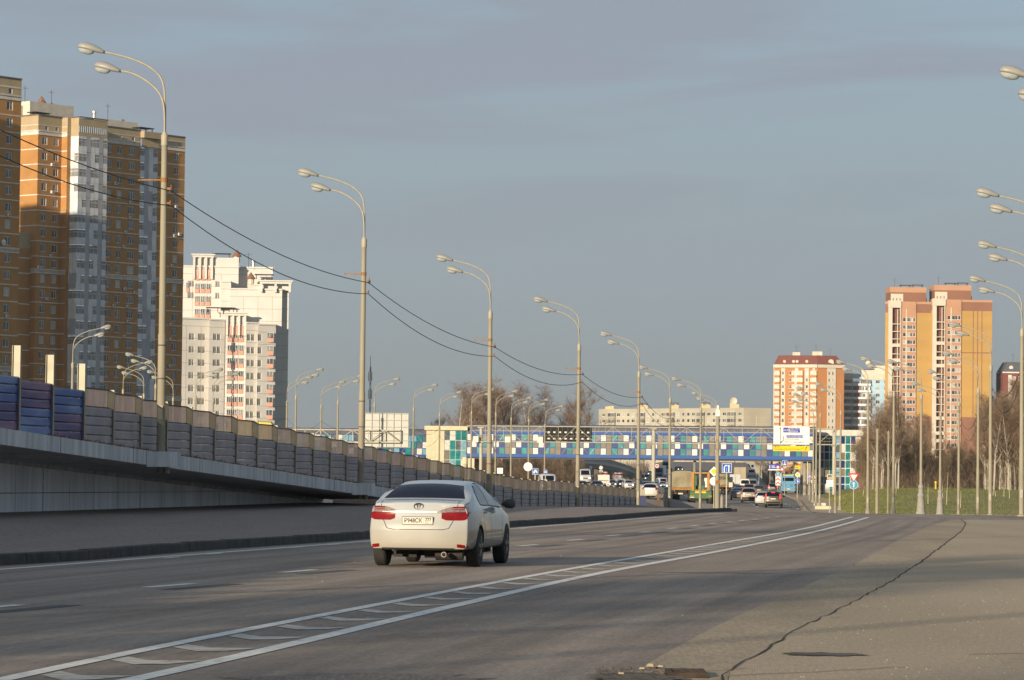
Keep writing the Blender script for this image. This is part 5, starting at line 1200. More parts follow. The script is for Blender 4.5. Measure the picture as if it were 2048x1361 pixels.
# ------------------------------------------------------------------ sign gantry with truss
GY0, GY1 = 470, 462
a, c = U(935, 852, GY0), U(1680, 862, GY1); g = thing('sign_gantry', 'pale lattice truss gantry spanning the road before the footbridge', 'gantry', (a.x, GY0, 0)); L = c.x-a.x; angg = math.atan2(GY1-GY0, L); g.rotation_euler = (0, 0, angg)
zt = a.z; zb = zt-2.22; nb = 20; m_gan = mat('pale_steel', (.36, .34, .28), .6, .08, 2)
b = MB()
for yy in (0, 1.2):
    for z in (zt, zb): b.tube([(0, yy, z), (L, yy, z)], .07, 6)
for k in range(nb+1):
    x = L*k/nb
    b.tube([(x, 0, zb), (x, 0, zt)], .034, 5); b.tube([(x, 0, zt), (x, 1.2, zt)], .03, 4); b.tube([(x, 0, zb), (x, 1.2, zb)], .03, 4)
    if k < nb: x2 = L*(k+1)/nb; b.tube([(x, 0, zb if k % 2 else zt), (x2, 0, zt if k % 2 else zb)], .036, 5)
for h in (.45, .9): b.tube([(1, .2, zb+h), (L-.5, .2, zb+h)], .018, 4)
b.build('lattice_truss', m_gan, g)
for px in (962, 1314.5, 1677):
    x = (px-935)/(1680-935)*L; gz = -1.2 if px > 1400 else (.0 if px < 1200 else .45); b = MB(); b.tube([(x, .6, gz-.2), (x, .6, zt-.2)], .27 if px > 1000 else .25, 14); b.box(x-.45, .2, zt-.28, x+.45, 1.0, zt-.12); b.box(x-.4, .2, zb-.2, x+.4, 1.0, zb-.08); b.build('column', m_gan, g, smooth=40)
# LED board seen from behind, white boxes
def gx_(px): return (px-935)/(1680-935)*L
t = g
b = MB(); b.box(gx_(1092), .25, zb+.1, gx_(1188), .9, zt-.1, 0)
for k in range(9):
    x = gx_(1094+k*11.5); b.box(x, .1, zb+.12, x+.07, .26, zt-.12, 1)
led = b.build('led_board', [m_black, mat('black_frame', (.02, .02, .02), .5)], t); led['label'] = 'black LED board seen from behind'
for k in range(8):
    for r_ in range(2): b = MB(); x = gx_(1099+k*11.5); b.box(x, .18, zb+.4+r_*.9, x+.32, .24, zb+.62+r_*.9); b.build('driver_box', m_twhite, led)
for px, py in ((953, 878), (1018.5, 880), (1085, 884)):
    x = gx_(px); b = MB(); b.bbox(x-.42, -.4, 0, x+.42, .2, .85, .05); b.build('detector_box', m_twhite, t, loc=(0, 0, zb-.1))
# ------------------------------------------------------------------ signs
m_alu = mat('bare_aluminium_back', (.42, .43, .41), .5, .06, 2, metal=.3); m_sblue = mat('sign_blue', (.015, .10, .42), .4, .08); m_swhite = mat('sign_white', (.68, .68, .66), .5, .05); m_sred = mat('sign_red', (.50, .02, .02), .45, .1); m_syel = mat('sign_yellow', (.72, .48, .0), .45, .05); m_sblk = mat('sign_black', (.02, .02, .02), .5); m_sblue2 = mat('sign_deep_blue', (.035, .05, .32), .4, .06); m_sky = mat('sign_faded_blue', (.06, .26, .42), .4, .06)
def text_mesh(s, size, m, parent, loc, bold=0.0, al='CENTER'):
    cu = bpy.data.curves.new('lettering', 'FONT'); cu.body = s; cu.size = size; cu.align_x = al; cu.align_y = 'CENTER'; cu.offset = bold; cu.resolution_u = 2
    o = bpy.data.objects.new('tmp', cu); COL.objects.link(o); dg = bpy.context.evaluated_depsgraph_get(); me = bpy.data.meshes.new_from_object(o.evaluated_get(dg)); bpy.data.objects.remove(o)
    me.materials.clear(); me.materials.append(m); r = bpy.data.objects.new('lettering', me); COL.objects.link(r); r.parent = parent; r.location = loc; r.rotation_euler = (R(90), 0, 0); return r
def disc(b, r, y, mi, n=28, c=(0, 0), r0=0):
    pts = [(c[0]+r*math.cos(2*math.pi*k/n), y, c[1]+r*math.sin(2*math.pi*k/n)) for k in range(n)]
    b.poly(pts, mi)
def rect(b, x0, z0, x1, z1, y, mi): b.quad((x0, y, z0), (x1, y, z0), (x1, y, z1), (x0, y, z1), mi)
SMS = [m_swhite, m_sblue, m_sred, m_syel, m_sblk, m_alu, m_sky]
def plate(kind, T, z, s=1.0):
    b = MB()
    if kind in ('blueA', 'cross', 'lanes', 'buslane', 'stop', 'uturn', 'skyarrow', 'blueback', 'plate', 'back'):
        w_, h_ = {'blueA': (.7, .7), 'cross': (.85, .85), 'lanes': (1.35, 1.35), 'buslane': (.75, .85), 'stop': (.6, .8), 'uturn': (.9, .9), 'plate': (.8, .4), 'back': (.8, .8), 'blueback': (.75, .75)}.get(kind, (.7, .7)); w_ *= s; h_ *= s
        b.box(-w_/2, -.02, -h_/2, w_/2, .02, h_/2, 5)
        if kind == 'back': rect(b, -w_/2, -h_/2, w_/2, h_/2, -.022, 0)
        elif kind == 'plate': rect(b, -w_/2, -h_/2, w_/2, h_/2, -.022, 0); rect(b, -w_*.35, -h_*.2, w_*.35, h_*.2, -.025, 4)
        elif kind == 'cross':
            rect(b, -w_/2, -h_/2, w_/2, h_/2, -.022, 3); rect(b, -w_*.36, -h_*.36, w_*.36, h_*.36, -.025, 1); b.tri((-w_*.26, -.028, -h_*.26), (w_*.26, -.028, -h_*.26), (0, -.028, h_*.28), 0)
            b.poly([(-w_*.12, -.031, -h_*.2), (-w_*.02, -.031, -h_*.2), (.02, -.031, -.02), (w_*.1, -.031, -h_*.2), (w_*.14, -.031, -h_*.2), (.04, -.031, h_*.1), (-.04, -.031, h_*.1)], 4); disc(b, .05*s, -.031, 4, 10, (0, h_*.16))
        else:
            rect(b, -w_/2, -h_/2, w_/2, h_/2, -.022, 0); rect(b, -w_*.46, -h_*.46, w_*.46, h_*.46, -.025, 1)
            if kind == 'lanes':
                q = w_/1.35
                rect(b, .22*q, -.58*q, .36*q, .2*q, -.028, 0); b.tri((.12*q, -.028, .18*q), (.46*q, -.028, .18*q), (.29*q, -.028, .5*q), 0)
                rect(b, -.42*q, -.58*q, -.28*q, .12*q, -.028, 0); b.poly([(-.42*q, -.028, .12*q), (-.28*q, -.028, .12*q), (-.16*q, -.028, .28*q), (.0, -.028, .28*q), (.0, -.028, .42*q), (-.22*q, -.028, .42*q)][::1], 0); b.tri((-.02*q, -.028, .2*q), (.12*q, -.028, .35*q), (-.02*q, -.028, .5*q), 0)
                rect(b, -.04*q, -.5*q, -.0*q, -.3*q, -.028, 0); rect(b, -.04*q, -.2*q, -.0*q, .0*q, -.028, 0)
            if kind == 'blueA': b.poly([(-.22*s, -.028, -.2*s), (-.05*s, -.028, -.2*s), (.05*s, -.028, .05*s), (.2*s, -.028, -.22*s), (.26*s, -.028, -.1*s), (.1*s, -.028, .22*s), (-.1*s, -.028, .18*s), (-.2*s, -.028, .0)], 0)
            if kind == 'stop': rect(b, -.2*s, -.1*s, .2*s, .22*s, -.028, 0); rect(b, -.14*s, .0, .14*s, .12*s, -.031, 4)
            if kind == 'buslane': rect(b, -.05*s, -.1*s, .05*s, .15*s, -.028, 0); b.tri((-.13*s, -.028, .12*s), (.13*s, -.028, .12*s), (0, -.028, .3*s), 0); rect(b, -.2*s, -.32*s, .2*s, -.14*s, -.028, 0)
            if kind == 'uturn': rect(b, -.25*s, -.35*s, -.15*s, .1*s, -.028, 0); rect(b, -.25*s, .1*s, .2*s, .2*s, -.028, 0); b.tri((.05*s, -.028, .1*s), (.3*s, -.028, .1*s), (.17*s, -.028, -.1*s), 0)
    if kind in ('round60', 'round80', 'roundback', 'turn', 'sky'):
        r_ = .42*s; b.lathe([(r_, -.02), (r_, .02)], 28, 5 if kind != 'roundback' else 0, (0, 0, 0), 'y')
        if kind in ('round60', 'round80'): disc(b, r_*.99, -.023, 2); disc(b, r_*.78, -.026, 0)
        if kind in ('turn', 'sky'): 
            disc(b, r_*.99, -.023, 0); disc(b, r_*.92, -.026, 1 if kind == 'turn' else 6)
            rect(b, -.045*s, -.25*s, .045*s, .12*s, -.029, 0); b.tri((-.13*s, -.029, .08*s), (.13*s, -.029, .08*s), (0, -.029, .28*s), 0)
            if kind == 'turn': rect(b, .045*s, -.08*s, .17*s, .0, -.029, 0); b.tri((.15*s, -.029, -.14*s), (.3*s, -.029, -.04*s), (.15*s, -.029, .06*s), 0)
    if kind == 'diamond':
        q = .66*s; f = lambda a, y: [(0, y, -a), (a, y, 0), (0, y, a), (-a, y, 0)]
        b.rings([f(q, .02), f(q, -.02)], 0); b.poly(f(q*.97, -.023), 0); b.poly(f(q*.60, -.026), 3)
    if kind == 'yield':
        q = .52*s; f = lambda a, y: [(0, y, -a*1.12), (a*1.1, y, a*.78), (-a*1.1, y, a*.78)]
        b.rings([f(q, .02), f(q, -.02)], 5); b.poly(f(q, -.023), 2); b.poly(f(q*.64, -.026), 0)
    if kind == 'warn':
        q = .5*s; f = lambda a, y: [(-a*1.1, y, -a*.7), (a*1.1, y, -a*.7), (0, y, a*1.15)]
        b.rings([f(q, .02), f(q, -.02)], 5); b.poly(f(q, -.023), 2); b.poly(f(q*.68, -.026), 0)
    if kind == 'chev':
        b.box(-.42, -.02, -1.0, .42, .02, 1.0, 0)
        for k in range(3): zc = -.66+k*.66; b.poly([(-.36, -.025, zc-.26), (0, -.025, zc+.06), (.36, -.025, zc-.26), (.36, -.025, zc-.02), (0, -.025, zc+.28), (-.36, -.025, zc-.02)], 2)
    o = b.build('sign_plate', SMS, T, loc=(0, 0, z))
    if kind == 'round60': text_mesh('60', .42*s, m_sblk, o, (0, -.028, 0), .012)
    if kind == 'round80': text_mesh('80', .46*s, m_sblk, o, (0, -.028, 0), .012)
    return o
def sign(px, Y, plates, label, cat='road sign', post=True, r=.04, zf=None, name='road_sign'):
    p = U(px, plates[0][1], Y); z0 = zg(p.x, Y) if zf is None else zf; T = thing(name, label, cat, (p.x, Y, z0)); top = 0
    for kind, py, s in plates:
        z = U(px, py, Y).z-z0; plate(kind, T, z, s); top = max(top, z)
    if post: b = MB(); b.tube([(0, .06, -.3), (0, .06, top+.1)], r, 8); b.build('sign_post', m_gan, T, smooth=40)
    return T
sign(1453.5, 195, [('lanes', 936.5, .42)], 'blue lane merge sign with two white arrows on its own thin post', zf=itp(195, PY, PZ))
sign(1428, 203, [('diamond', 943.5, .47), ('roundback', 963, .62)], 'yellow priority diamond over a pale round sign at the camera mast', zf=itp(203, PY, PZ), post=True, r=.025)
sign(1707.5, 285, [('yield', 955, .85), ('sky', 970, .92)], 'red and white give way triangle above a faded blue round arrow sign')
sign(1659.5, 300, [('cross', 954, .55), ('back', 967, .75)], 'yellow framed pedestrian crossing sign above a grey plate on the grass')
sign(1595, 420, [('diamond', 950, .56), ('turn', 963, .8)], 'yellow priority diamond above a blue round turn sign beside the bus', r=.05)
sign(1314, 455, [('round80', 932.5, .75)], 'round red bordered 80 speed limit sign on the gantry column', post=False, zf=.45)
sign(1627, 395, [('round60', 955, .62), ('plate', 963.5, .7)], 'round red bordered speed limit 60 sign above a small plate, left of the pole trio')
sign(1619, 400, [('blueA', 953.5, .5)], 'small blue sign just left of the 60 speed limit sign')
sign(1569.5, 490, [('buslane', 926.5, .95), ('back', 934, .6)], 'blue arrow sign over a small white plate under the footbridge beam')
sign(1556, 560, [('sky', 949, .95), ('chev', 959.5, 1)], 'red and white chevron board below a blue round sign, left of the bus')
sign(1564, 640, [('warn', 939, .85)], 'small red and white warning triangle under the footbridge')
sign(1070.5, 210, [('blueA', 943.5, .55)], 'small blue sign with a white figure above the barrier, left one of two blue signs', zf=0)
sign(1091, 250, [('stop', 945, .45)], 'blue bus stop sign above the barrier, right one of two blue signs', zf=0)
p = U(1056, 934, 366)
sign(1056, 366, [('roundback', 934, 1.15)], 'large round white sign back fixed to a lamp post behind the barrier', post=False, zf=0)
sign(1000, 300, [('back', 942, .65)], 'pale square sign back just above the barrier top', zf=0)
sign(1202, 650, [('roundback', 936, .9), ('plate', 943, .9)], 'round white sign over two small plates left under the bridge', zf=0)
sign(1181, 640, [('blueback', 936, .7)], 'small plain blue sign left under the footbridge', zf=0)
sign(1505, 860, [('blueback', 932.5, .9)], 'small pale blue sign above the white van on the climbing road')
# route board under the bridge: deep blue
a = U(1537, 941, 620); T = thing('direction_board', 'deep blue board with white lettering and a round red ringed sign, under the bridge', 'direction sign', (a.x, 620, 0)); z0, z1 = U(1548, 938.5, 620).z, U(1548, 928.5, 620).z
b = MB(); b.box(0, 0, z0, 2.15, .08, z1, 0); b.build('panel', m_sblue2, T); b = MB(); b.box(-.02, -.02, z0-.25, 2.17, .06, z0-.01, 0); disc(b, .32, -.05, 1, c=(1.75, z0+.35)); disc(b, .24, -.055, 0, c=(1.75, z0+.35)); b.tube([(.3, .1, -1), (.3, .1, z1)], .05, 5, 2); b.tube([(1.8, .1, -1), (1.8, .1, z1)], .05, 5, 2); b.build('sign_plate', [m_swhite, m_sred, m_gan], T)
b = MB(); rect(b, .15, z0+.15, .3, z1-.15, -.01, 0); rect(b, .5, z0+.5, 1.2, z0+.62, -.01, 0); rect(b, .6, z0+.25, 1.3, z0+.36, -.01, 0); b.tri((.08, -.01, z1-.35), (.38, -.01, z1-.35), (.23, -.01, z1-.08), 0); b.build('lettering', m_swhite, T)
# small yellow board beyond
a = U(1590, 935, 560); T = thing('direction_board', 'small yellow board with a black arrow under the right end of the footbridge', 'direction sign', (a.x, 560, 0)); z0, z1 = U(1590, 938, 560).z, U(1590, 931.5, 560).z
b = MB(); b.box(0, 0, z0, 2.3, .06, z1, 0); b.box(.15, -.02, z0+.2, .5, -.005, z0+.3, 1); b.tube([(1.9, .1, -1.2), (1.9, .1, z1)], .08, 6, 1); b.build('panel', [m_syel, m_sblk], T)
# the big white and yellow direction sign on the gantry
SY = 458.0; a, c = U(1550, 852, SY), U(1622, 889.5, SY); W_, Hh = c.x-a.x, a.z-c.z; T = thing('direction_sign', 'white overhead direction sign with blue name plates and a yellow strip below, at the gantry', 'direction sign', (a.x, SY+2.4, c.z), R(-.5))
b = MB(); b.box(0, 0, 0, W_, .1, Hh, 0); b.build('panel', m_swhite, T)
fx = lambda q: (q-195)/(1625-195)*W_
fz = lambda q: (905-q)/(905-215)*Hh
b = MB(); rect(b, fx(580), fz(455), fx(1245), fz(265), -.01, 0); rect(b, fx(705), fz(650), fx(1380), fz(545), -.01, 0); b.build('name_plate', m_sblue2, T)
b = MB(); rect(b, fx(452), fz(880), fx(474), fz(290), -.01, 0); b.tri((fx(425), -.01, fz(310)), (fx(500), -.01, fz(310)), (fx(463), -.01, fz(250)), 0)
b.poly([(fx(455), -.012, fz(880)), (fx(455), -.012, fz(845)), (fx(580), -.012, fz(735)), (fx(598), -.012, fz(760)), (fx(478), -.012, fz(870))], 0); rect(b, fx(582), fz(740), fx(604), fz(640), -.012, 0); b.tri((fx(562), -.01, fz(645)), (fx(622), -.01, fz(645)), (fx(593), -.01, fz(585)), 0); b.build('arrow', m_sblk, T)
text_mesh('ДМИТРОВ', .38, m_swhite, T, (fx(1030), -.02, fz(312))); text_mesh('ДУБНА', .38, m_swhite, T, (fx(980), -.02, fz(408))); text_mesh('МКАД', .34, m_swhite, T, (fx(705), -.02, fz(375))); text_mesh('ДОЛГОПРУДНЫЙ', .36, m_swhite, T, (fx(1040), -.02, fz(598)))
m_sg = mat('sign_grey_text', (.16, .16, .15), .6)
text_mesh('СЕВЕРНЫЙ', .36, m_sg, T, (fx(940), -.02, fz(712))); text_mesh('МКАД - внешняя', .34, m_sg, T, (fx(1010), -.02, fz(812))); text_mesh('200 м', .22, m_sg, T, (fx(325), -.02, fz(855)))
b = MB(); y0, y1 = fz(1155), fz(960); bv = .12; b.box(-.05, -.02, y0, W_, .08, y1, 0); b.build('yellow_strip', m_syel, T)
text_mesh('ФМО', .30, m_sblk, T, (fx(340), -.03, fz(1003))); text_mesh('Таможенно-логистический центр', .235, m_sblk, T, (fx(740), -.03, fz(1085))); text_mesh('2.4', .25, m_sblk, T, (fx(1335), -.03, fz(1048)))
b = MB(); b.poly([(fx(1440), -.03, fz(1130)), (fx(1462), -.03, fz(1130)), (fx(1468), -.03, fz(1090)), (fx(1512), -.03, fz(1050)), (fx(1512), -.03, fz(1025)), (fx(1490), -.03, fz(1025)), (fx(1490), -.03, fz(1045)), (fx(1445), -.03, fz(1085))], 0); b.tri((fx(1472), -.03, fz(1030)), (fx(1532), -.03, fz(1030)), (fx(1502), -.03, fz(980)), 0); b.build('arrow', m_sblk, T)
# the back of a big sign on its own truss left of the cream tower
SY = 330.0; a, c = U(728, 826, SY), U(817, 896, SY); W_, Hh = c.x-a.x, a.z-c.z
T = thing('sign_gantry', 'truss gantry with a large pale grey sign back, left of the cream tower', 'gantry', (a.x, SY, 0))
b = MB(); b.box(0, .3, c.z, W_, .36, a.z, 0); b.build('sign_back', m_alu, T)
b = MB()
for k in range(7): x = .05+(W_-.1)*k/6; b.box(x-.025, .22, c.z, x+.025, .3, a.z, 0)
for k in range(6): z = c.z+.05+(Hh-.1)*k/5; b.box(0, .2, z-.02, W_, .22, z+.02, 0)
b.build('stiffener', m_gan, T)
z1, z0 = U(760, 861, SY).z, U(760, 885, SY).z; b = MB()
for z in (z0, z1): b.box(-9, -.1, z-.06, W_*.82, .0, z+.06)
for k in range(8):
    x0 = -9+(W_*.82+9)*k/8; x1 = -9+(W_*.82+9)*(k+1)/8; b.box(x1-.07, -.1, z0, x1, -.01, z1); b.tube([(x0, -.05, z1 if k % 2 else z0), (x1, -.05, z0 if k % 2 else z1)], .055, 4)
b.build('lattice_truss', m_gan, T); b = MB(); b.tube([(-9, -.05, 0), (-9, -.05, z1+.2)], .2, 10); b.build('column', m_gan, T)
# ------------------------------------------------------------------ overpass on piers, left under the bridge
T = thing('overpass', 'curving grey overpass on slim piers seen under the left part of the footbridge', 'overpass', (0, 0, 0))
path = []
for px, py, Y in ((1040, 917, 640), (1110, 919, 680), (1160, 921, 720), (1205, 925, 790), (1235, 931, 850), (1262, 940, 930), (1283, 948, 1050)): path.append(U(px, py, Y))
b = MB(); rs = []
PS = spl(path, 4); NS = []
for i in range(len(PS)): d = PS[min(i+1, len(PS)-1)]-PS[max(i-1, 0)]; NS.append(Vector((-d.y, d.x, 0)).normalized())
for p, n_ in zip(PS, NS): rs.append([tuple(p+n_*o+Vector((0, 0, h))) for o, h in ((-.0, 0), (4.5, 0), (4.5, -.6), (3.6, -1.5), (1.0, -1.5), (0, -.6))])
b.rings(rs, 0); b.build('deck', mat('pale_overpass_concrete', (.46, .44, .40), .9), T)
b = MB(); b.rings([[(p.x, p.y-1.05, p.z), (p.x, p.y-.95, p.z), (p.x, p.y-.95, p.z+.9), (p.x, p.y-1.05, p.z+.9)] for p in spl(path, 4)], 0); b.build('railing', mat('overpass_rail', (.26, .25, .22), .8), T)
for p in spl(path, 2)[::1]:
    b = MB(); b.tube([(p.x, p.y+1.5, -.3), (p.x, p.y+1.5, p.z-1.6)], .55, 8); b.build('pier', m_conc, T)
# shelters and kiosks beyond the left carriageway
for px0, px1, y0, y1, Y, lb, mtr in ((1205, 1214, 944, 953, 640, 'small white kiosk with red trim left of the oncoming cars, left one', 0), (1229, 1246, 946, 953, 700, 'white and red kiosk under the overpass, right one', 0)):
    a, c = U(px0, y1, Y), U(px1, y0, Y); T = thing('roadside_kiosk', lb, 'kiosk', (a.x, Y, 0)); b = MB(); b.bbox(0, 0, 0, c.x-a.x, 2.5, c.z, .06); b.build('wall', m_swhite, T); b = MB(); b.box(-.1, -.15, c.z-.5, (c.x-a.x)+.1, 2.6, c.z-.2); b.box(.1, -.03, .2, (c.x-a.x)*.4, -.005, 1.0); b.build('red_fascia', m_sred, T); b = MB(); b.box((c.x-a.x)*.5, -.03, .7, (c.x-a.x)*.9, -.01, 1.7); b.build('window', m_pane, T)
T = thing('roadside_kiosk', 'cream ticket kiosk with a mushroom shaped top below the end of the footbridge', 'kiosk', (U(930, 930, 420).x, 420, 0)); zt = U(930, 915, 420).z
b = MB(); b.tube([(0, 0, 0), (0, 0, zt-1)], .22, 8); b.lathe([(.25, zt-1.0), (.38, zt-.8), (.38, zt-.15), (.3, zt)], 10); b.build('shaft', m_tcream, T)
for px in (938.5, 946.5): b = MB(); p = U(px, 917, 420); b.bbox(p.x-T.location.x-.17, -.1, 0, p.x-T.location.x+.17, .1, p.z, .04); b.build('panel', m_tcream, T)
# guard rail of the median
T = thing('guard_rail', 'dark steel guard rail along the median left of the canvas truck', 'guard rail', (0, 0, 0)); b = MB(); rs = []
for y in range(300, 640, 8): x = med(y)+.3; z = zg(x-2.5, y); rs.append([(x, y, z+.35), (x+.08, y, z+.5), (x+.08, y, z+.8), (x, y, z+.85), (x-.05, y, z+.6)])
b.rings(rs, 0); b.build('rail', m_rubb, T); b = MB()
for y in range(300, 640, 4): x = med(y)+.35; z = zg(x, y); b.box(x-.05, y-.06, z-.2, x+.05, y+.06, zg(x-2.8, y)+.8)
b.build('rail_post', m_rust, T)
b = MB(); b.rings([[(med(y)+1.0, y, zg(med(y)+1.2, y)-.3), (med(y)+.9, y, zg(med(y)-2.5, y)+.38), (med(y)+.3, y, zg(med(y)-2.5, y)+.38)] for y in range(225, 640, 8)], 0, close=False, cap=False); tag(b.build('median_kerb', m_gutter), None, None, kind='structure')
# concrete blocks on the grass by the tower
for px, py, Y, lb, L_ in ((1646, 993.5, 330, 'larger pale concrete block on the grass before the glazed tower', 1.4), (1640, 983, 352, 'smaller pale concrete block on the grass, farther one', 1.1)):
    p = U(px, py, Y); b = MB(); b.bbox(-L_/2-.1, -.3, 0, L_/2+.1, .3, .38, .05); tag(b.build('concrete_block', m_tcream, loc=(p.x, Y, zg(p.x, Y)-.0)), lb, 'concrete block')
# ------------------------------------------------------------------ trees
m_birch = mat('birch_bark', (.36, .33, .28), .8, scale=6, col2=(.10, .08, .07), c2pos=(.62, .70), stretch=(1, 1, 3))
m_trunk = mat('grey_bark', (.17, .13, .095), .9, .3, 4)
m_twig = mat('fine_twigs', (.165, .112, .075), .9, .35, .5)
m_twig2 = mat('olive_twigs', (.165, .122, .075), .9, .35, .4)
def twig_quad(b, p, d, L, r, mi=0):
    d = d.normalized(); s = d.cross(Vector((random.uniform(-1, 1), random.uniform(-1, 1), random.uniform(-1, 1)))).normalized()*r; q = p+d*L
    b.tri(p-s, p+s, q, mi)
def tree_mesh(rn, h, lean, spread, levels, nb, birch, rb=.12, droop=.0, tw=.014, first=.25, tl=1.0):
    """returns trunk MB and crown MB"""
    tr, cr = MB(), MB(); pts = [Vector((0, 0, -.2))]; d = Vector((lean, rn.uniform(-.03, .03), 1)).normalized(); n = 9
    for k in range(n):
        d = (d+Vector((rn.uniform(-.07, .07), rn.uniform(-.07, .07), .04))).normalized(); pts.append(pts[-1]+d*h/n)
    rad = [rb*(1-k/(n+.4))**.9 for k in range(n+1)]; tr.tube(pts, rad, 7)
    def grow(p, d, L, r, lev):
        m = 4; q = p; ps = [p]; dd = d
        for k in range(m):
            dd = (dd+Vector((rn.uniform(-.18, .18), rn.uniform(-.18, .18), rn.uniform(-.05, .18)-droop*(lev >= 2))) ).normalized(); q = q+dd*L/m; ps.append(q)
        (tr if (lev == 1 and r > .03) else cr).tube(ps, [r*(1-.8*k/m) for k in range(m+1)], 4 if lev == 1 else 3, cap=False)
        if lev < levels:
            for k in range(nb[lev]):
                t = rn.uniform(.25, 1.0); i = min(int(t*m), m-1); pp = ps[i].lerp(ps[i+1], t*m-i); a = rn.uniform(0, 6.28); s_ = Vector((math.cos(a), math.sin(a), rn.uniform(-.1, .7)))
                grow(pp, (dd*.8+s_*.75).normalized(), L*rn.uniform(.38, .6), r*.5, lev+1)
        else:
            for k in range(nb[lev]):
                t = rn.uniform(.1, 1); i = min(int(t*m), m-1); pp = ps[i].lerp(ps[i+1], t*m-i); s_ = Vector((rn.uniform(-1, 1), rn.uniform(-1, 1), rn.uniform(-.4, .9)-droop*2)); twig_quad(cr, pp, dd*.6+s_, rn.uniform(.3, .8)*tl, tw)
    for k in range(nb[0]):
        t = first+(1-first)*(k+rn.random())/nb[0]*.97; i = min(int(t*n), n-1); p = pts[i].lerp(pts[i+1], t*n-i); a = rn.uniform(0, 6.28)
        grow(p, Vector((math.cos(a)*spread, math.sin(a)*spread, 1.0)).normalized(), h*(1-t*.72)*rn.uniform(.28, .42)*(1 if spread < .7 else 1.15), max(rad[i]*.45, .02), 1)
    return tr, cr
TP = {}
def tree_proto(kind):
    if kind in TP: return TP[kind]
    seed = {'birch_a': 1, 'birch_b': 2, 'birch_c': 3, 'broad_a': 4, 'broad_b': 5, 'thicket_a': 6, 'thicket_b': 7}[kind]; rn = random.Random(seed*13); random.seed(seed)
    if kind.startswith('birch'): tr, cr = tree_mesh(rn, 11, rn.uniform(-.05, .05), .55, 3, [26, 6, 5, 3], True, .14, .10, .008); tm, cm = m_birch, m_twig; nm = 'birch_tree'
    elif kind.startswith('broad'): tr, cr = tree_mesh(rn, 9.0, rn.uniform(-.05, .05), 1.0, 3, [18, 7, 5, 4], False, .24, .0, .009, .22, 1.2); tm, cm = m_trunk, m_twig; nm = 'bare_tree'
    else: tr, cr = tree_mesh(rn, 5.5, rn.uniform(-.1, .1), .8, 3, [18, 5, 4, 4], False, .05, .0, .009, .03, 1.1); tm, cm = m_trunk, m_twig2 if kind == 'thicket_b' else m_twig; nm = 'bare_shrub'
    t = thing(nm, 'tree', 'tree' if nm != 'bare_shrub' else 'shrub'); tr.build('trunk', tm, t); cr.build('crown', cm, t); TP[kind] = [t, False]; return TP[kind]
def tree(kind, x, y, s, label, group, rz_=None, z=None, sx=1):
    pr = tree_proto(kind); o = place(pr[0], pr[1], (x, y, zg(x, y) if z is None else z), random.uniform(0, 6.28) if rz_ is None else rz_, label, group); pr[1] = True; o.scale = (s*sx, s*sx, s); return o
random.seed(99); tr_ = random.Random(4)
# birches and bare trees of the wood on the right bank
gB = 'bare birches of the wood on the right bank'; gT = 'bare undergrowth shrubs along the edge of the right-hand wood'
n_ = 0
for k in range(64):
    px = tr_.uniform(1975, 2075) if k < 40 else tr_.uniform(1722, 1850); Y = tr_.uniform(415, 560); p = U(px, 970, Y)
    s = tr_.uniform(.95, 1.25) if px > 1960 else tr_.uniform(.6, .95)
    if k < 40: s *= itp(px, [1975, 2048], [.9, 1.18])
    tree('birch_'+'abc'[k % 3], p.x, Y, s*Y/480, 'slender bare birch among many in the wood on the right bank', gB)
for k in range(34):
    px = tr_.uniform(1968, 2070) if k < 24 else tr_.uniform(1745, 1800); Y = tr_.uniform(398, 410); p = U(px, 970, Y); tree('birch_'+'abc'[k % 3], p.x, Y, tr_.uniform(.75, 1.05), 'slender bare birch among many in the wood on the right bank', gB)
for k in range(20):
    px = tr_.uniform(1850, 1975); Y = tr_.uniform(420, 520); p = U(px, 970, Y); tree('birch_'+'abc'[k % 3], p.x, Y, tr_.uniform(.35, .62), 'slender bare birch among many in the wood on the right bank', gB)
for k in range(110):
    px = tr_.uniform(1716, 2075); Y = tr_.uniform(402, 450) if k % 2 else tr_.uniform(440, 520); p = U(px, 970, Y); s = itp(px, [1716, 1730, 1850, 1960, 2050], [.55, 1.15, .9, .8, 1.3])*tr_.uniform(.75, 1.2)
    tree('thicket_'+'ab'[k % 2], p.x, Y, s, 'bare brown shrub in the thicket along the wood edge', gT)
b = MB(); random.seed(8)
for k in range(22000):                                           # the undergrowth between the stems
    Y = tr_.uniform(400, 560); x0, x1 = U(1712, 970, Y).x, U(2080, 970, Y).x; x = tr_.uniform(x0, x1); z = zg(x, Y)+tr_.uniform(0, 3.4)*tr_.random(); twig_quad(b, Vector((x, Y, z)), Vector((tr_.uniform(-.7, .7), tr_.uniform(-.7, .7), 1)), tr_.uniform(.5, 1.7), .014)
tag(b.build('undergrowth', m_twig), 'dense brown bare undergrowth filling the wood on the right bank', 'undergrowth', kind='stuff')
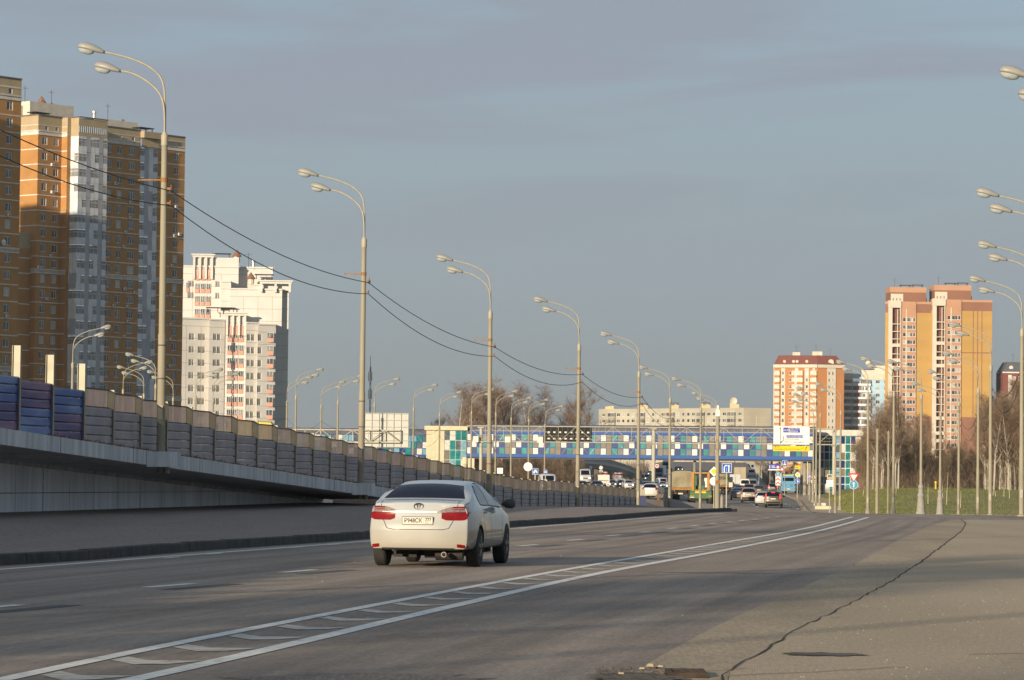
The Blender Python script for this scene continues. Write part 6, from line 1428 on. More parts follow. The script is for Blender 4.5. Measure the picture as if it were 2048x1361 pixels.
# staked saplings with pale trunks on the grass
gS = 'saplings on the grass bank'
m_sap = mat('pale_sapling_bark', (.46, .40, .28), .8, .2)
sp = [(1752, 974, 985), (1792, 962, 986), (1856, 968, 1007), (1886, 965, 1012), (1893, 945, 1010), (1921, 982, 1014), (1968, 960, 1018), (1991, 972, 992), (1986, 972, 990), (2008, 962, 992), (2019, 958, 996), (1726, 972, 990)]
for i, (px, y1, y0) in enumerate(sp):
    best = None
    for Y in range(292, 420, 2):
        p = U(px, y0, Y)
        if p.z <= zg(p.x, Y)+.03: best = p; break
    p = best or U(px, y0, 400); q = U(px-3+(i*5 % 7), y1, p.y); ht = q.z-p.z
    t = thing('sapling', f"thin pale sapling on the grass, {['far left of the grass strip', 'right of the left twin tower foot', 'below the yellow marker', 'left of the yellow wall pole', 'just left of the slim pole', 'right of the slim pole', 'before the pole pair', 'crossed pair, right stem', 'crossed pair, left stem', 'near the birches, left one', 'near the birches, right one', 'by the glazed tower'][i]}", 'sapling', (p.x, p.y, zg(p.x, p.y)), 0, gS)
    dx = (q.x-p.x); b = MB(); b.tube([(0, 0, -.1), (dx*.4, .02, ht*.5), (dx, 0, ht)], [.035, .028, .012], 5); b.build('trunk', m_sap, t)
    b = MB(); random.seed(i)
    for k in range(26): f = random.uniform(.45, 1); twig_quad(b, Vector((dx*f, 0, ht*f)), Vector((random.uniform(-1, 1), random.uniform(-1, 1), random.uniform(.2, 1.2))), random.uniform(.2, .55), .006)
    b.build('crown', m_twig, t)
for k, (x_, y_) in enumerate(((-31, -14), (-52, -60), (-40, -30), (-27, -34), (-44, 14), (-34, -52))):
    tree('broad_'+'ab'[k % 2], x_, y_, 2.0, ['first', 'second', 'third', 'fourth', 'fifth', 'sixth'][k]+' tall bare roadside tree behind the ramp, outside the picture', 'roadside trees behind the ramp', z=0)
# trees behind the left part of the footbridge
gL = 'bare birches behind the footbridge'
for k, (px, top, lb) in enumerate(((916, 772, 'tall bare birch just right of the cream tower'), (940, 778, 'bare birch between the cream tower and the third ramp post'), (958, 772, 'bare birch left of the third ramp post'), (1000, 766, 'bare birch right of the third ramp post, white trunk'), (1020, 790, 'smaller bare birch right of the third ramp post'), (1064, 772, 'lone bare birch left of the fourth ramp post, round crown'), (1075, 780, 'bare birch close right of the round-crowned one'))):
    Y = 600+13*k; p = U(px, 930, Y); q = U(px, top, Y); tree('birch_'+'abc'[k % 3], p.x, Y, (q.z)/11.2, lb, gL, z=0, sx=1.15)
for k, (px, top, lb) in enumerate(((925, 790, 'broad bare tree, leftmost behind the footbridge'), (980, 778, 'broad bare tree behind the third ramp post'), (1010, 782, 'broad bare tree right of the third ramp post'), (1163, 778, 'wide bare tree right of the fourth ramp post'), (1140, 800, 'wide bare tree left of the fourth ramp post'), (1080, 830, 'low bare tree above the LED board'), (885, 838, 'low bare tree above the cream tower'))):
    Y = 620+9*k; p = U(px, 930, Y); q = U(px, top, Y); tree('broad_'+'ab'[k % 2], p.x, Y, q.z/9.4, lb, 'bare broad trees behind the footbridge', z=0)
for k in range(46):
    px = tr_.uniform(925, 1160); Y = tr_.uniform(560, 640); p = U(px, 950, Y); tree('thicket_'+'ab'[k % 2], p.x, Y, tr_.uniform(.9, 1.3), 'bare shrub in the dark thicket under the left part of the footbridge', 'shrubs under the left part of the footbridge', z=0)
b = MB()
for k in range(20000):
    Y = tr_.uniform(560, 660); x = tr_.uniform(U(915, 950, Y).x, U(1150, 950, Y).x); twig_quad(b, Vector((x, Y, tr_.uniform(0, 4.5)*tr_.random()**.6)), Vector((tr_.uniform(-.7, .7), tr_.uniform(-.7, .7), 1)), tr_.uniform(.5, 1.6), .03)
tag(b.build('undergrowth', mat('dark_twigs', (.075, .05, .035), .95, .3, .4)), 'dark dense thicket under the left part of the footbridge', 'thicket', kind='stuff')
for k in range(16):
    px = (1700, 1716, 1725, 1733, 1746, 1760, 1778, 1795, 1745, 1766, 1520, 1535, 1550, 1565, 1577, 1590)[k]; Y = tr_.uniform(560, 640) if k < 10 else tr_.uniform(760, 900); p = U(px, 960, Y)
    tree('broad_'+'ab'[k % 2], p.x, Y, .95 if k < 10 else .7, 'bare tree in the belt between the glazed tower and the apartment blocks' if k < 10 else 'bare tree beyond the bus, under the right part of the bridge', 'bare trees beyond the glazed tower' if k < 10 else 'bare trees beyond the bus')
b = MB()
for k in range(9000):
    Y = tr_.uniform(1060, 1300); x = tr_.uniform(U(1040, 930, Y).x, U(1296, 930, Y).x); twig_quad(b, Vector((x, Y, tr_.uniform(0, 5))), Vector((tr_.uniform(-.4, .4), tr_.uniform(-.4, .4), 1)), tr_.uniform(2, 5.5), .10)
tag(b.build('far_woods', mat('far_grey_twigs', (.15, .12, .095), .95, .3, .1)), 'low grey brown woods beyond the overpass on piers', 'woods', kind='stuff')
# far wooded horizon
b = MB()
hr = random.Random(6)
for k in range(7000):
    Y = hr.uniform(1500, 2200); x = hr.uniform(-.2*Y, .2*Y); twig_quad(b, Vector((x, Y, 6)), Vector((hr.uniform(-.3, .3), 0, 1)), hr.uniform(6, 14), 1.1)
tag(b.build('far_woods', mat('far_woods', (.13, .10, .075), .95, .2, .05)), 'far brown woods along the horizon', 'woods', kind='stuff')
# marker peg on the grass
p = U(1871.5, 973, 395); b = MB(); b.lathe([(.11, 0), (.11, .7), (.14, .75), (.14, .85), (.06, .95)], 10); tag(b.build('marker_post', mat('yellow_marker', (.60, .42, .03), .5), loc=(p.x, 395, zg(p.x, 395)), smooth=40), 'small yellow marker post standing upright on the grass bank', 'marker post')
# grass tufts along the pavement and the kerbs of the bank
b = MB(); 
for k in range(30000):
    Y = hr.uniform(287, 420); x = edge(Y)+hr.random()*abs(hr.gauss(0, 30)); twig_quad(b, Vector((x, Y, zg(x, Y)-.02)), Vector((hr.uniform(-.4, .4), hr.uniform(-.4, .4), 1)), hr.uniform(.06, .2), .014)
tag(b.build('grass', mat('grass_blades', (.16, .17, .04), .9, .3, .3)), 'short rough grass on the right bank', 'grass', kind='stuff')
# dead leaves and grass lying under the barrier
b = MB()
for k in range(900):
    y = hr.uniform(84, 130); o = hr.uniform(.08, .38); c = BL(y, o, rz(y)+.0); twig_quad(b, c, Vector((hr.uniform(-1, 1), hr.uniform(-1, 1), hr.uniform(.1, .6))), hr.uniform(.05, .16), .02)
tag(b.build('dead_leaves', mat('dead_leaf', (.22, .11, .04), .9, .4, 2)), 'dead leaves drifted on the slab edge under the barrier', 'dead leaves', kind='stuff')
# ------------------------------------------------------------------ vehicles
m_tyre = mat('tyre_rubber', (.022, .021, .020), .85, .25, 8, bump=.2); m_rim = mat('dusty_alloy', (.16, .15, .14), .45, .15, 6, metal=.5)
m_under = mat('underbody_black', (.018, .016, .014), .8, .3, 6); m_glassc = mat('dark_car_glass', (.007, .008, .020), .16, .2, 2, spec=.08); m_glass2 = mat('side_car_glass', (.035, .048, .052), .08, .3, 2, spec=.35)
m_chrome = mat('chrome_trim', (.20, .19, .175), .36, .05, 4, metal=1.0); m_red = mat('red_lamp_lens', (.17, .003, .004), .28, .25, 14, spec=.3, coat=.1); m_clearl = mat('clear_lamp_lens', (.20, .15, .15), .2, .5, 40, spec=.6, coat=.3)
m_redlit = mat('lit_red_lamp', (.6, .02, .02), .2, .1, emit=(1, .03, .02), es=1.6); m_headlit = mat('lit_headlamp', (.8, .8, .75), .2, .05, emit=(1, .95, .82), es=2.5); m_plate = mat('number_plate', (.50, .47, .40), .5, .08, 12)
def paint(name, col, dirt=(.30, .25, .17), rough=.28, metal=.0, coat=.5, zd=.55, amt=.55):
    """car paint with road dirt that builds up towards the sills"""
    if name in MATS: return MATS[name]
    m = mat(name, col, rough, .04, 3, metal=metal, coat=coat); t = m.node_tree; b = t.nodes['Principled BSDF']; src = b.inputs['Base Color'].links[0].from_socket
    tc_ = t.nodes.new('ShaderNodeTexCoord'); sp_ = t.nodes.new('ShaderNodeSeparateXYZ'); t.links.new(tc_.outputs['Object'], sp_.inputs[0])
    nz = t.nodes.new('ShaderNodeTexNoise'); nz.inputs['Scale'].default_value = 4; nz.inputs['Detail'].default_value = 6; t.links.new(tc_.outputs['Object'], nz.inputs['Vector'])
    ad = t.nodes.new('ShaderNodeMath'); ad.operation = 'MULTIPLY_ADD'; ad.inputs[1].default_value = .35; t.links.new(nz.outputs[0], ad.inputs[0]); t.links.new(sp_.outputs[2], ad.inputs[2])
    mr_ = t.nodes.new('ShaderNodeMapRange'); mr_.inputs['From Min'].default_value = zd+.55; mr_.inputs['From Max'].default_value = zd-.1; mr_.inputs['To Max'].default_value = amt; t.links.new(ad.outputs[0], mr_.inputs[0])
    mx = t.nodes.new('ShaderNodeMix'); mx.data_type = 'RGBA'; t.links.new(mr_.outputs[0], mx.inputs[0]); t.links.new(src, mx.inputs[6]); mx.inputs[7].default_value = (*dirt, 1); t.links.new(mx.outputs[2], b.inputs['Base Color'])
    rr_ = t.nodes.new('ShaderNodeMapRange'); rr_.inputs['To Min'].default_value = rough; rr_.inputs['To Max'].default_value = .7; t.links.new(mr_.outputs[0], rr_.inputs[0]); t.links.new(rr_.outputs[0], b.inputs['Roughness'])
    return m
# body profile: y from the tail forwards; top, shoulder, half width, half width at the roof
KIND = {
 'sedan': dict(L=4.85, y=[.0, .12, .45, .62, .9, 1.2, 1.5, 1.9, 2.5, 2.95, 3.3, 3.75, 4.2, 4.6, 4.78, 4.85], top=[1.085, 1.125, 1.15, 1.17, 1.285, 1.385, 1.44, 1.475, 1.475, 1.43, 1.27, 1.04, .97, .88, .78, .66],
      sh=[.985, 1.01, 1.03, 1.035, 1.04, 1.035, 1.025, 1.01, .985, .97, .96, .93, .88, .78, .68, .58], w=[.83, .865, .895, .905, .912, .912, .912, .912, .912, .912, .912, .91, .90, .86, .80, .72], wr=[.70, .73, .725, .70, .645, .605, .59, .60, .605, .60, .64, .71, .74, .68, .6, .5], zb=.30, wheels=(1.06, 3.84), wr_=.335, track=.80),
 'hatch': dict(L=4.2, y=[.0, .1, .25, .5, .8, 1.3, 2.0, 2.5, 2.9, 3.3, 3.7, 4.05, 4.2], top=[1.02, 1.15, 1.34, 1.46, 1.50, 1.52, 1.51, 1.42, 1.22, 1.06, .98, .85, .68],
      sh=[.92, .98, 1.0, 1.01, 1.01, 1.0, .98, .96, .95, .93, .87, .76, .6], w=[.80, .86, .88, .88, .88, .88, .88, .88, .88, .88, .86, .8, .7], wr=[.66, .66, .62, .60, .60, .61, .61, .60, .64, .70, .70, .62, .5], zb=.28, wheels=(.78, 3.38), wr_=.31, track=.76),
 'suv': dict(L=4.6, y=[.0, .1, .25, .5, .9, 1.4, 2.2, 2.7, 3.1, 3.5, 4.0, 4.4, 4.6], top=[1.08, 1.28, 1.50, 1.64, 1.69, 1.71, 1.70, 1.60, 1.38, 1.18, 1.10, .98, .8],
      sh=[1.02, 1.08, 1.1, 1.11, 1.11, 1.1, 1.09, 1.08, 1.07, 1.05, 1.0, .88, .7], w=[.84, .90, .92, .92, .92, .92, .92, .92, .92, .92, .90, .85, .75], wr=[.72, .72, .69, .66, .66, .67, .67, .66, .70, .74, .74, .66, .55], zb=.36, wheels=(.85, 3.5), wr_=.36, track=.79),
 'van': dict(L=5.0, y=[.0, .06, .2, .6, 1.4, 2.6, 3.4, 3.8, 4.2, 4.5, 4.8, 5.0], top=[1.8, 2.02, 2.10, 2.14, 2.15, 2.15, 2.12, 1.95, 1.55, 1.25, 1.08, .85],
      sh=[1.0, 1.05, 1.08, 1.1, 1.1, 1.1, 1.1, 1.08, 1.05, 1.0, .92, .72], w=[.92, .95, .96, .97, .97, .97, .97, .96, .94, .92, .86, .78], wr=[.78, .80, .80, .80, .80, .80, .79, .76, .74, .72, .68, .6], zb=.34, wheels=(.95, 3.95), wr_=.35, track=.84)}
RF = {'sedan': lambda z: itp(z, [.2, .38, .72, .80, .95, 1.05, 1.12], [.10, .02, .0, .07, .09, .12, .15]), 'hatch': lambda z: itp(z, [.2, .4, .7, .8, 1.5], [.08, .0, .0, .06, .10]), 'suv': lambda z: itp(z, [.3, .45, .8, .9, 1.7], [.06, .0, .0, .05, .08]), 'van': lambda z: itp(z, [.3, .45, .8, .9, 2.1], [.06, .0, .0, .03, .05])}
BODY = {}
def body_mesh(kind):
    if kind in BODY: return BODY[kind]
    K = KIND[kind]; L = K['L']; ys = sorted(set(list(np.linspace(0, .6, 9))+list(np.linspace(.6, L-.4, 30))+list(np.linspace(L-.4, L, 8)))); b = MB(); zb = K['zb']; nr = 22
    def sm(key, y):
        return sum(itp(y+o, K['y'], K[key]) for o in (-.08, 0, .08))/3
    def halfring(y):
        t, s, w_, wr = sm('top', y), sm('sh', y), sm('w', y), sm('wr', y)
        cp = [(w_*.72, zb), (w_*.93, zb+.02), (w_*.985, zb+.12), (w_, zb+.30), (w_*.998, zb+.5*(s-zb)), (w_*.985, s-.10), (w_*.95, s), ((w_*.93+wr)/2+.015, s+(t-s)*.52), (wr+.01, s+(t-s)*.86), (wr*.86, t-.012*(t-s+.3)/.5), (wr*.5, t), (0, t+.006)]
        if t-s < .3: cp[7] = (w_*.90, s+(t-s)*.45); cp[8] = ((w_*.9+wr)/2+.03, s+(t-s)*.8)
        P = spl([Vector((x, z, 0)) for x, z in cp], 2); return [(p.x, p.y) for p in P]
    hr_ = [halfring(y) for y in ys]; m = len(hr_[0]); rf = RF[kind]; rings = []
    for i, y in enumerate(ys):
        f = max(0, 1-y/.7)**1.0; ff = max(0, 1-(L-y)/.5); ring = []
        W = sm('w', y)
        for x, z in hr_[i]: ring.append((x, y+f*(rf(z)+.13*(abs(x)/W)**3*1.0)-ff*(.05+.28*(abs(x)/W)**3), z))
        rings.append(ring)
    allr = []
    for ring in rings:
        left = [(-x, y, z) for x, y, z in ring[:-1]]; allr.append(ring+left[::-1])       # starts right bottom, over the roof, left bottom
    n = len(allr[0]); base = 0
    b.rings(allr, 0, cap=False)
    for end, ring in ((0, rings[0]), (1, rings[-1])):
        for i in range(len(ring)-1):
            for (r0, r1) in ((ring[i], ring[i+1]),):
                K_ = 10
                def pt(r, k, W=max(q[0] for q in ring)):
                    x = r[0]*(1-2*k/K_); dy = .13*((abs(x)/W)**3-(abs(r[0])/W)**3) if end == 0 else -.28*((abs(x)/W)**3-(abs(r[0])/W)**3)
                    return (x, r[1]+dy, r[2])
                for k in range(K_):
                    q = [pt(r0, k), pt(r0, k+1), pt(r1, k+1), pt(r1, k)]
                    b.quad(*(q if end else q[::-1]))
    me = bpy.data.meshes.new('body'); me.from_pydata(b.v, [], b.f); bm = bmesh.new(); bm.from_mesh(me); bmesh.ops.remove_doubles(bm, verts=bm.verts, dist=2e-4); bmesh.ops.recalc_face_normals(bm, faces=bm.faces); bm.to_mesh(me)
    bvh = BVHTree.FromBMesh(bm); bm.free()
    body = bpy.data.objects.new('tmpb', me); COL.objects.link(body); cut = MB()
    for wy in K['wheels']:
        for s_ in (-1, 1): cut.lathe([(K['wr_']+.055, s_*.52), (K['wr_']+.055, s_*1.2)] if s_ > 0 else [(K['wr_']+.055, -1.2), (K['wr_']+.055, -.52)], 32, 0, (0, wy, K['wr_']), 'x')
    co = cut.build('tmpc', m_under); mod = body.modifiers.new('b', 'BOOLEAN'); mod.operation = 'DIFFERENCE'; mod.object = co; mod.solver = 'EXACT'
    bm = bmesh.new(); bm.from_mesh(co.data); bmesh.ops.recalc_face_normals(bm, faces=bm.faces); bm.to_mesh(co.data); bm.free()
    bpy.context.view_layer.update(); dg = bpy.context.evaluated_depsgraph_get(); me2 = bpy.data.meshes.new_from_object(body.evaluated_get(dg)); me2.name = 'body'
    bpy.data.objects.remove(co); bpy.data.objects.remove(body)
    me2.materials.clear(); me2.materials.append(m_under); me2.materials.append(m_under)
    for p in me2.polygons:
        c = p.center; inn = any(math.hypot(c.y-wy, c.z-K['wr_']) < K['wr_']+.0545 and abs(c.x) > .5 and abs(c.x) < K['track']+.2 for wy in K['wheels'])
        p.material_index = 1 if (inn or (c.z < zb+.015)) else 0; p.use_smooth = True
    me2.set_sharp_from_angle(angle=R(38))
    BODY[kind] = (me2, bvh, K); return BODY[kind]
def patch(bvh, xs, top, bot, axis, side, nz=6, off=.006, tp=0):
    """surface patch laid on the body: columns xs between bot(x) and top(x), cast along the axis"""
    b = MB(); G_ = []
    for i, x in enumerate(xs):
        col = []
        for j in range(nz+1):
            z = bot[i]+(top[i]-bot[i])*j/nz
            if axis == 'y': o, d = Vector((x*(1-tp*j/nz), -2*side if side > 0 else 8, z)), Vector((0, 1 if side > 0 else -1, 0))
            else: o, d = Vector((side*3, x, z)), Vector((-side, 0, 0))
            h, nrm, _, _ = bvh.ray_cast(o, d)
            if h is None: col.append(None); continue
            if nrm.dot(d) > 0: nrm = -nrm
            col.append(h+nrm*off)
        G_.append(col)
    for i in range(len(xs)-1):
        for j in range(nz):
            q = [G_[i][j], G_[i+1][j], G_[i+1][j+1], G_[i][j+1]]
            if None in q: continue
            b.quad(*q)
    return b
def L_(a, c, n): return [a+(c-a)*k/n for k in range(n+1)]
def wheel(root, x, y, r, s_, w_=.21):
    b = MB(); b.lathe([(r*.62, -w_/2), (r*.93, -w_/2), (r, -w_/2+.03), (r, w_/2-.03), (r*.93, w_/2), (r*.62, w_/2)], 28, 0, (0, 0, 0), 'x'); o = b.build('wheel', m_tyre, root, loc=(x, y, r), smooth=35)
    b = MB(); xo = s_*(w_/2-.01)
    b.lathe([(r*.64, min(xo, xo-s_*.08)), (r*.64, max(xo, xo-s_*.08))], 20, 0, (0, 0, 0), 'x')
    for k in range(5):
        a = 2*math.pi*k/5; M = Matrix.Translation((xo+s_*.012, 0, 0)) @ Matrix.Rotation(a, 4, 'X'); b.box(-.012, -.03, .04, .012, .03, r*.60, 0, M)
    b.build('rim', m_rim, o)
PROT = {}
def make_car(kind, pm, lit=0, head=0, glass=None, extras=True):
    me, bvh, K = body_mesh(kind); root = thing('parked_car' if False else 'car', 'car', 'car'); m2 = me.copy(); m2.materials[0] = pm; m2.materials[1] = m_under
    bd = bpy.data.objects.new('body', m2); COL.objects.link(bd); bd.parent = root; L = K['L']; gl = glass or m_glassc
    for wy in K['wheels']:
        for s_ in (-1, 1): wheel(root, s_*K['track'], wy, K['wr_'], s_)
    b = MB(); b.box(-.55, .9, .2, .55, L-.6, K['zb']+.03); b.build('underbody', m_under, root)
    topz = lambda y: itp(y, K['y'], K['top']); sh = lambda y: itp(y, K['y'], K['sh'])
    if kind == 'sedan':
        n = 12; xs = L_(-.70, .70, n); patch(bvh, xs, [1.418-.035*(abs(x)/.7)**2 for x in xs], [1.176-.012*(x/.7)**2 for x in xs], 'y', 1, 10, .004, tp=.20).build('rear_window', gl, root, smooth=30)
        side = [(1.34, 1.075, 1.12), (1.50, 1.065, 1.25), (1.75, 1.06, 1.365), (2.0, 1.06, 1.41), (2.15, 1.055, 1.415)]; side2 = [(2.21, 1.055, 1.415), (2.5, 1.05, 1.405), (2.8, 1.04, 1.37), (3.1, 1.03, 1.26), (3.4, 1.02, 1.11), (3.52, 1.015, 1.04)]
        fr = [(-.62, 1.03, 1.36)]
    elif kind == 'hatch':
        xs = L_(-.62, .62, 10); patch(bvh, xs, [1.42-.04*(x/.6)**2 for x in xs], [1.07]*11, 'y', 1, 6).build('rear_window', gl, root, smooth=30)
        side = [(.6, 1.10, 1.28), (.8, 1.07, 1.38), (1.3, 1.06, 1.43), (1.75, 1.05, 1.44)]; side2 = [(1.82, 1.05, 1.44), (2.2, 1.04, 1.41), (2.6, 1.02, 1.24), (2.95, 1.01, 1.08)]
    elif kind == 'suv':
        xs = L_(-.66, .66, 10); patch(bvh, xs, [1.60-.04*(x/.6)**2 for x in xs], [1.17]*11, 'y', 1, 6).build('rear_window', gl, root, smooth=30)
        side = [(.5, 1.20, 1.45), (.9, 1.17, 1.56), (1.5, 1.16, 1.59), (1.95, 1.15, 1.60)]; side2 = [(2.02, 1.15, 1.60), (2.4, 1.14, 1.57), (2.8, 1.12, 1.42), (3.2, 1.11, 1.20)]
    else:
        xs = L_(-.74, .74, 10); patch(bvh, xs, [1.86]*11, [1.2]*11, 'y', 1, 6).build('rear_window', gl, root, smooth=30)
        side = [(.3, 1.2, 1.8), (1.2, 1.2, 1.85), (2.4, 1.2, 1.85)]; side2 = [(2.5, 1.2, 1.85), (3.2, 1.2, 1.84), (3.7, 1.15, 1.75), (4.1, 1.12, 1.35)]
    for sgn in (-1, 1):
        for sd in (side, side2):
            patch(bvh, [q[0]+(-.02 if i == 0 else (.02 if i == len(sd)-1 else 0)) for i, q in enumerate(sd)], [q[2]+.022 for q in sd], [q[1]-.018 for q in sd], 'x', sgn, 5, .003).build('window_trim', m_rubb, root, smooth=30)
            patch(bvh, [q[0] for q in sd], [q[2] for q in sd], [q[1] for q in sd], 'x', sgn, 5, .005).build('side_window', m_glass2, root, smooth=30)
        # mirror
        my = side2[-1][0]-.18; mz = side2[-1][1]+.02; b = MB(); rs = []
        for k, (o_, h0, h1, d_) in enumerate(((0, -.02, .03, .03), (.07, -.07, .08, .07), (.18, -.085, .105, .08), (.235, -.05, .06, .05))):
            rs.append([(sgn*(.90+o_), my+d_*math.cos(a)-.03, mz+.035+(h1 if math.sin(a) > 0 else -h0)*math.sin(a)) for a in [2*math.pi*j/8 for j in range(8)]])
        b.rings(rs if sgn > 0 else rs, 0); b.build('side_mirror', m_rubb if kind == 'sedan' else pm, root, smooth=50)
    # windscreen and front
    wz = {'sedan': (1.07, 1.38, .66), 'hatch': (1.10, 1.42, .64), 'suv': (1.2, 1.58, .70), 'van': (1.32, 1.95, .74)}[kind]; xs = L_(-wz[2], wz[2], 8); patch(bvh, xs, [wz[1]]*9, [wz[0]]*9, 'y', -1, 6).build('windscreen', gl, root, smooth=30)
    hz = {'sedan': (.62, .76), 'hatch': (.62, .78), 'suv': (.75, .93), 'van': (.78, .98)}[kind]
    for sgn in (-1, 1):
        xs = sorted([sgn*.42, sgn*.55, sgn*.68]); patch(bvh, xs, [hz[1]]*3, [hz[0]]*3, 'y', -1, 2, .01).build('headlight', m_headlit if head else m_clearl, root)
    xs = L_(-.36, .36, 4); patch(bvh, xs, [hz[1]-.02]*5, [hz[0]-.06]*5, 'y', -1, 2, .008).build('grille', m_under, root)
    if head: xs = L_(-.26, .26, 2); patch(bvh, xs, [hz[0]-.14]*3, [hz[0]-.25]*3, 'y', -1, 1, .02).build('number_plate', m_plate, root)
    return root, bvh, K
# ---- the white sedan in front
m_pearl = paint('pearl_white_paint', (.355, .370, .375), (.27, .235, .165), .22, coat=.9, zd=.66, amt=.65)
t_ = m_pearl.node_tree; bs_ = t_.nodes['Principled BSDF']; src_ = bs_.inputs['Base Color'].links[0].from_socket      # flanks painted darker: road grime together with the shade on that side
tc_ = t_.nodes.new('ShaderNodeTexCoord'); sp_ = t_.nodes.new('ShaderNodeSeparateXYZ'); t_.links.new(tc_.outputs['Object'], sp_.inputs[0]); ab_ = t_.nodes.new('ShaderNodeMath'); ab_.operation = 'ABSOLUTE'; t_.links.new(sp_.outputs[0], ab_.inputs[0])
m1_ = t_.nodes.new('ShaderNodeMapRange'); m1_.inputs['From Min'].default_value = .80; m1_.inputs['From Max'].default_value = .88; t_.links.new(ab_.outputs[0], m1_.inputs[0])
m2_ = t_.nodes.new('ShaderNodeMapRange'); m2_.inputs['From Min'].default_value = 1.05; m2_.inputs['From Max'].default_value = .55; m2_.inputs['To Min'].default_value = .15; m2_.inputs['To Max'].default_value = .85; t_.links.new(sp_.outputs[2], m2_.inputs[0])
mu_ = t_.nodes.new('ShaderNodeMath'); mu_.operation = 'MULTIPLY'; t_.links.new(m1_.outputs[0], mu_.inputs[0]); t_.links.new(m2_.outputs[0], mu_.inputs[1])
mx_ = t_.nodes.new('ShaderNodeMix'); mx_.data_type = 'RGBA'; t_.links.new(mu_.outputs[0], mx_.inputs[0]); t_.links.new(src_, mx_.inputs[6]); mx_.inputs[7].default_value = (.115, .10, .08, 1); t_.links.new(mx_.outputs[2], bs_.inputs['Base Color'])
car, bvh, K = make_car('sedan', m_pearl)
car.name = 'sedan_car'; tag(car, 'pearl white sedan with dark tinted rear window driving away on the near road', 'car')
cp = G(839, 1133); car.location = (cp.x-.02, cp.y-1.0, 0); car.rotation_euler = (0, 0, R(-9.2))
for sgn in (-1, 1):
    S = sgn
    xs = [S*q for q in (.34, .40, .48, .58, .69, .77, .822)]; o = 1 if S > 0 else -1
    up = [.950, .975, 1.005, 1.030, 1.035, 1.03, 1.02]; mid = [.938]*7; lo = [.925, .83, .80, .80, .80, .805, .83]
    q = list(zip(xs, up, mid, lo)); q.sort()
    rr0 = [t for t in q if abs(t[0]) >= .36]
    tl = patch(bvh, [t[0] for t in rr0], [.932]*len(rr0), [t[3] for t in rr0], 'y', 1, 5, .012).build('tail_light', m_red, car, smooth=30)
    patch(bvh, [t[0] for t in q], [t[1] for t in q], [.948]*7, 'y', 1, 4, .012).build('clear_lens', m_clearl, tl, smooth=30)
    q2 = [t for t in q if .56 < abs(t[0]) < .82]; patch(bvh, [t[0] for t in q2], [t[1]-.004 for t in q2], [t[1]-.028 for t in q2], 'y', 1, 1, .016).build('red_edge', m_red, tl, smooth=30)
    q3 = [t for t in q if .56 < abs(t[0]) < .82]; patch(bvh, [t[0] for t in q3], [t[1]-.045 for t in q3], [t[1]-.060 for t in q3], 'y', 1, 1, .016).build('red_edge', m_red, tl, smooth=30)
    ys_ = [.16, .20, .24, .28]; patch(bvh, ys_, [.99, .985, .975, .95], [.84, .86, .885, .92], 'x', S, 3, .006).build('side_lens', m_red, tl, smooth=30)
    xr = sorted([S*.665, S*.73, S*.79, S*.835]); rt = [.405, .40, .39, .375] if S > 0 else [.375, .39, .40, .405]; rb_ = [.355, .345, .34, .34] if S > 0 else [.34, .34, .345, .355]
    patch(bvh, xr, rt, rb_, 'y', 1, 2, .012).build('rear_reflector', m_red, car)
xs = L_(-.40, .40, 10); patch(bvh, xs, [.948]*11, [.926]*11, 'y', 1, 1, .022).build('chrome_strip', m_chrome, car)
for sgn in (-1, 1): xs = sorted(L_(sgn*.40, sgn*.85, 6)); patch(bvh, xs, [.945]*7, [.934]*7, 'y', 1, 1, .018).build('chrome_strip', m_chrome, car)
def gap(pts, axis, side, w_=.011, name='panel_gap'):             # a shut line laid on the body
    b = MB(); P = []
    for (a0, z0), (a1, z1) in zip(pts[:-1], pts[1:]):
        for k in range(5): P.append((a0+(a1-a0)*k/5, z0+(z1-z0)*k/5))
    P.append(pts[-1]); H3 = []
    for a, z in P:
        o, d = (Vector((a, -2, z)), Vector((0, 1, 0))) if axis == 'y' else (Vector((side*3, a, z)), Vector((-side, 0, 0)))
        h, nn, _, _ = bvh.ray_cast(o, d); 
        if h is not None: H3.append((h, -nn if nn.dot(d) > 0 else nn))
    for (p, n0), (q, n1) in zip(H3[:-1], H3[1:]):
        d = (q-p).normalized(); s_ = d.cross(n0).normalized()*w_/2; b.quad(p-s_+n0*.003, p+s_+n0*.003, q+s_+n1*.003, q-s_+n1*.003)
    return b
m_gap = mat('shut_line', (.05, .045, .04), .8)
b = MB()
for g_ in ([(-.665, 1.13), (-.655, 1.03), (-.60, .80), (-.53, .665), (-.42, .645), (.42, .645), (.53, .665), (.60, .80), (.655, 1.03), (.665, 1.13)],): bb = gap(g_, 'y', 1, .012); b.v += bb.v; b.f += bb.f; b.m += bb.m
b.build('boot_shut_line', m_gap, car)
for s_ in (-1, 1):
    for g_ in ([(2.18, 1.05), (2.17, .7), (2.19, .42)], [(1.36, 1.0), (1.42, .8), (1.62, .55), (1.68, .40)], [(3.42, .98), (3.36, .7), (3.33, .42)]): gap(g_, 'x', s_, .011).build('door_shut_line', m_gap, car)
    for hy in (1.62, 2.42):
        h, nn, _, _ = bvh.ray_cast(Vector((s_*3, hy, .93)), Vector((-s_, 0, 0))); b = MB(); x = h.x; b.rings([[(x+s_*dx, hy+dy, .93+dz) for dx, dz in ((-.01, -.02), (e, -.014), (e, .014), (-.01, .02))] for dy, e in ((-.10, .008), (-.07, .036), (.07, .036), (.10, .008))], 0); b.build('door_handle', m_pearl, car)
h, nn, _, _ = bvh.ray_cast(Vector((0, -2, .81)), Vector((0, 1, 0))); y = h.y
b = MB(); b.bbox(-.268, y-.032, .725, .268, y-.004, .862, .008); np_ = b.build('number_plate', m_rubb, car)
b = MB(); rect(b, -.258, .735, .258, .852, y-.034, 0); b.build('plate_face', m_plate, np_)
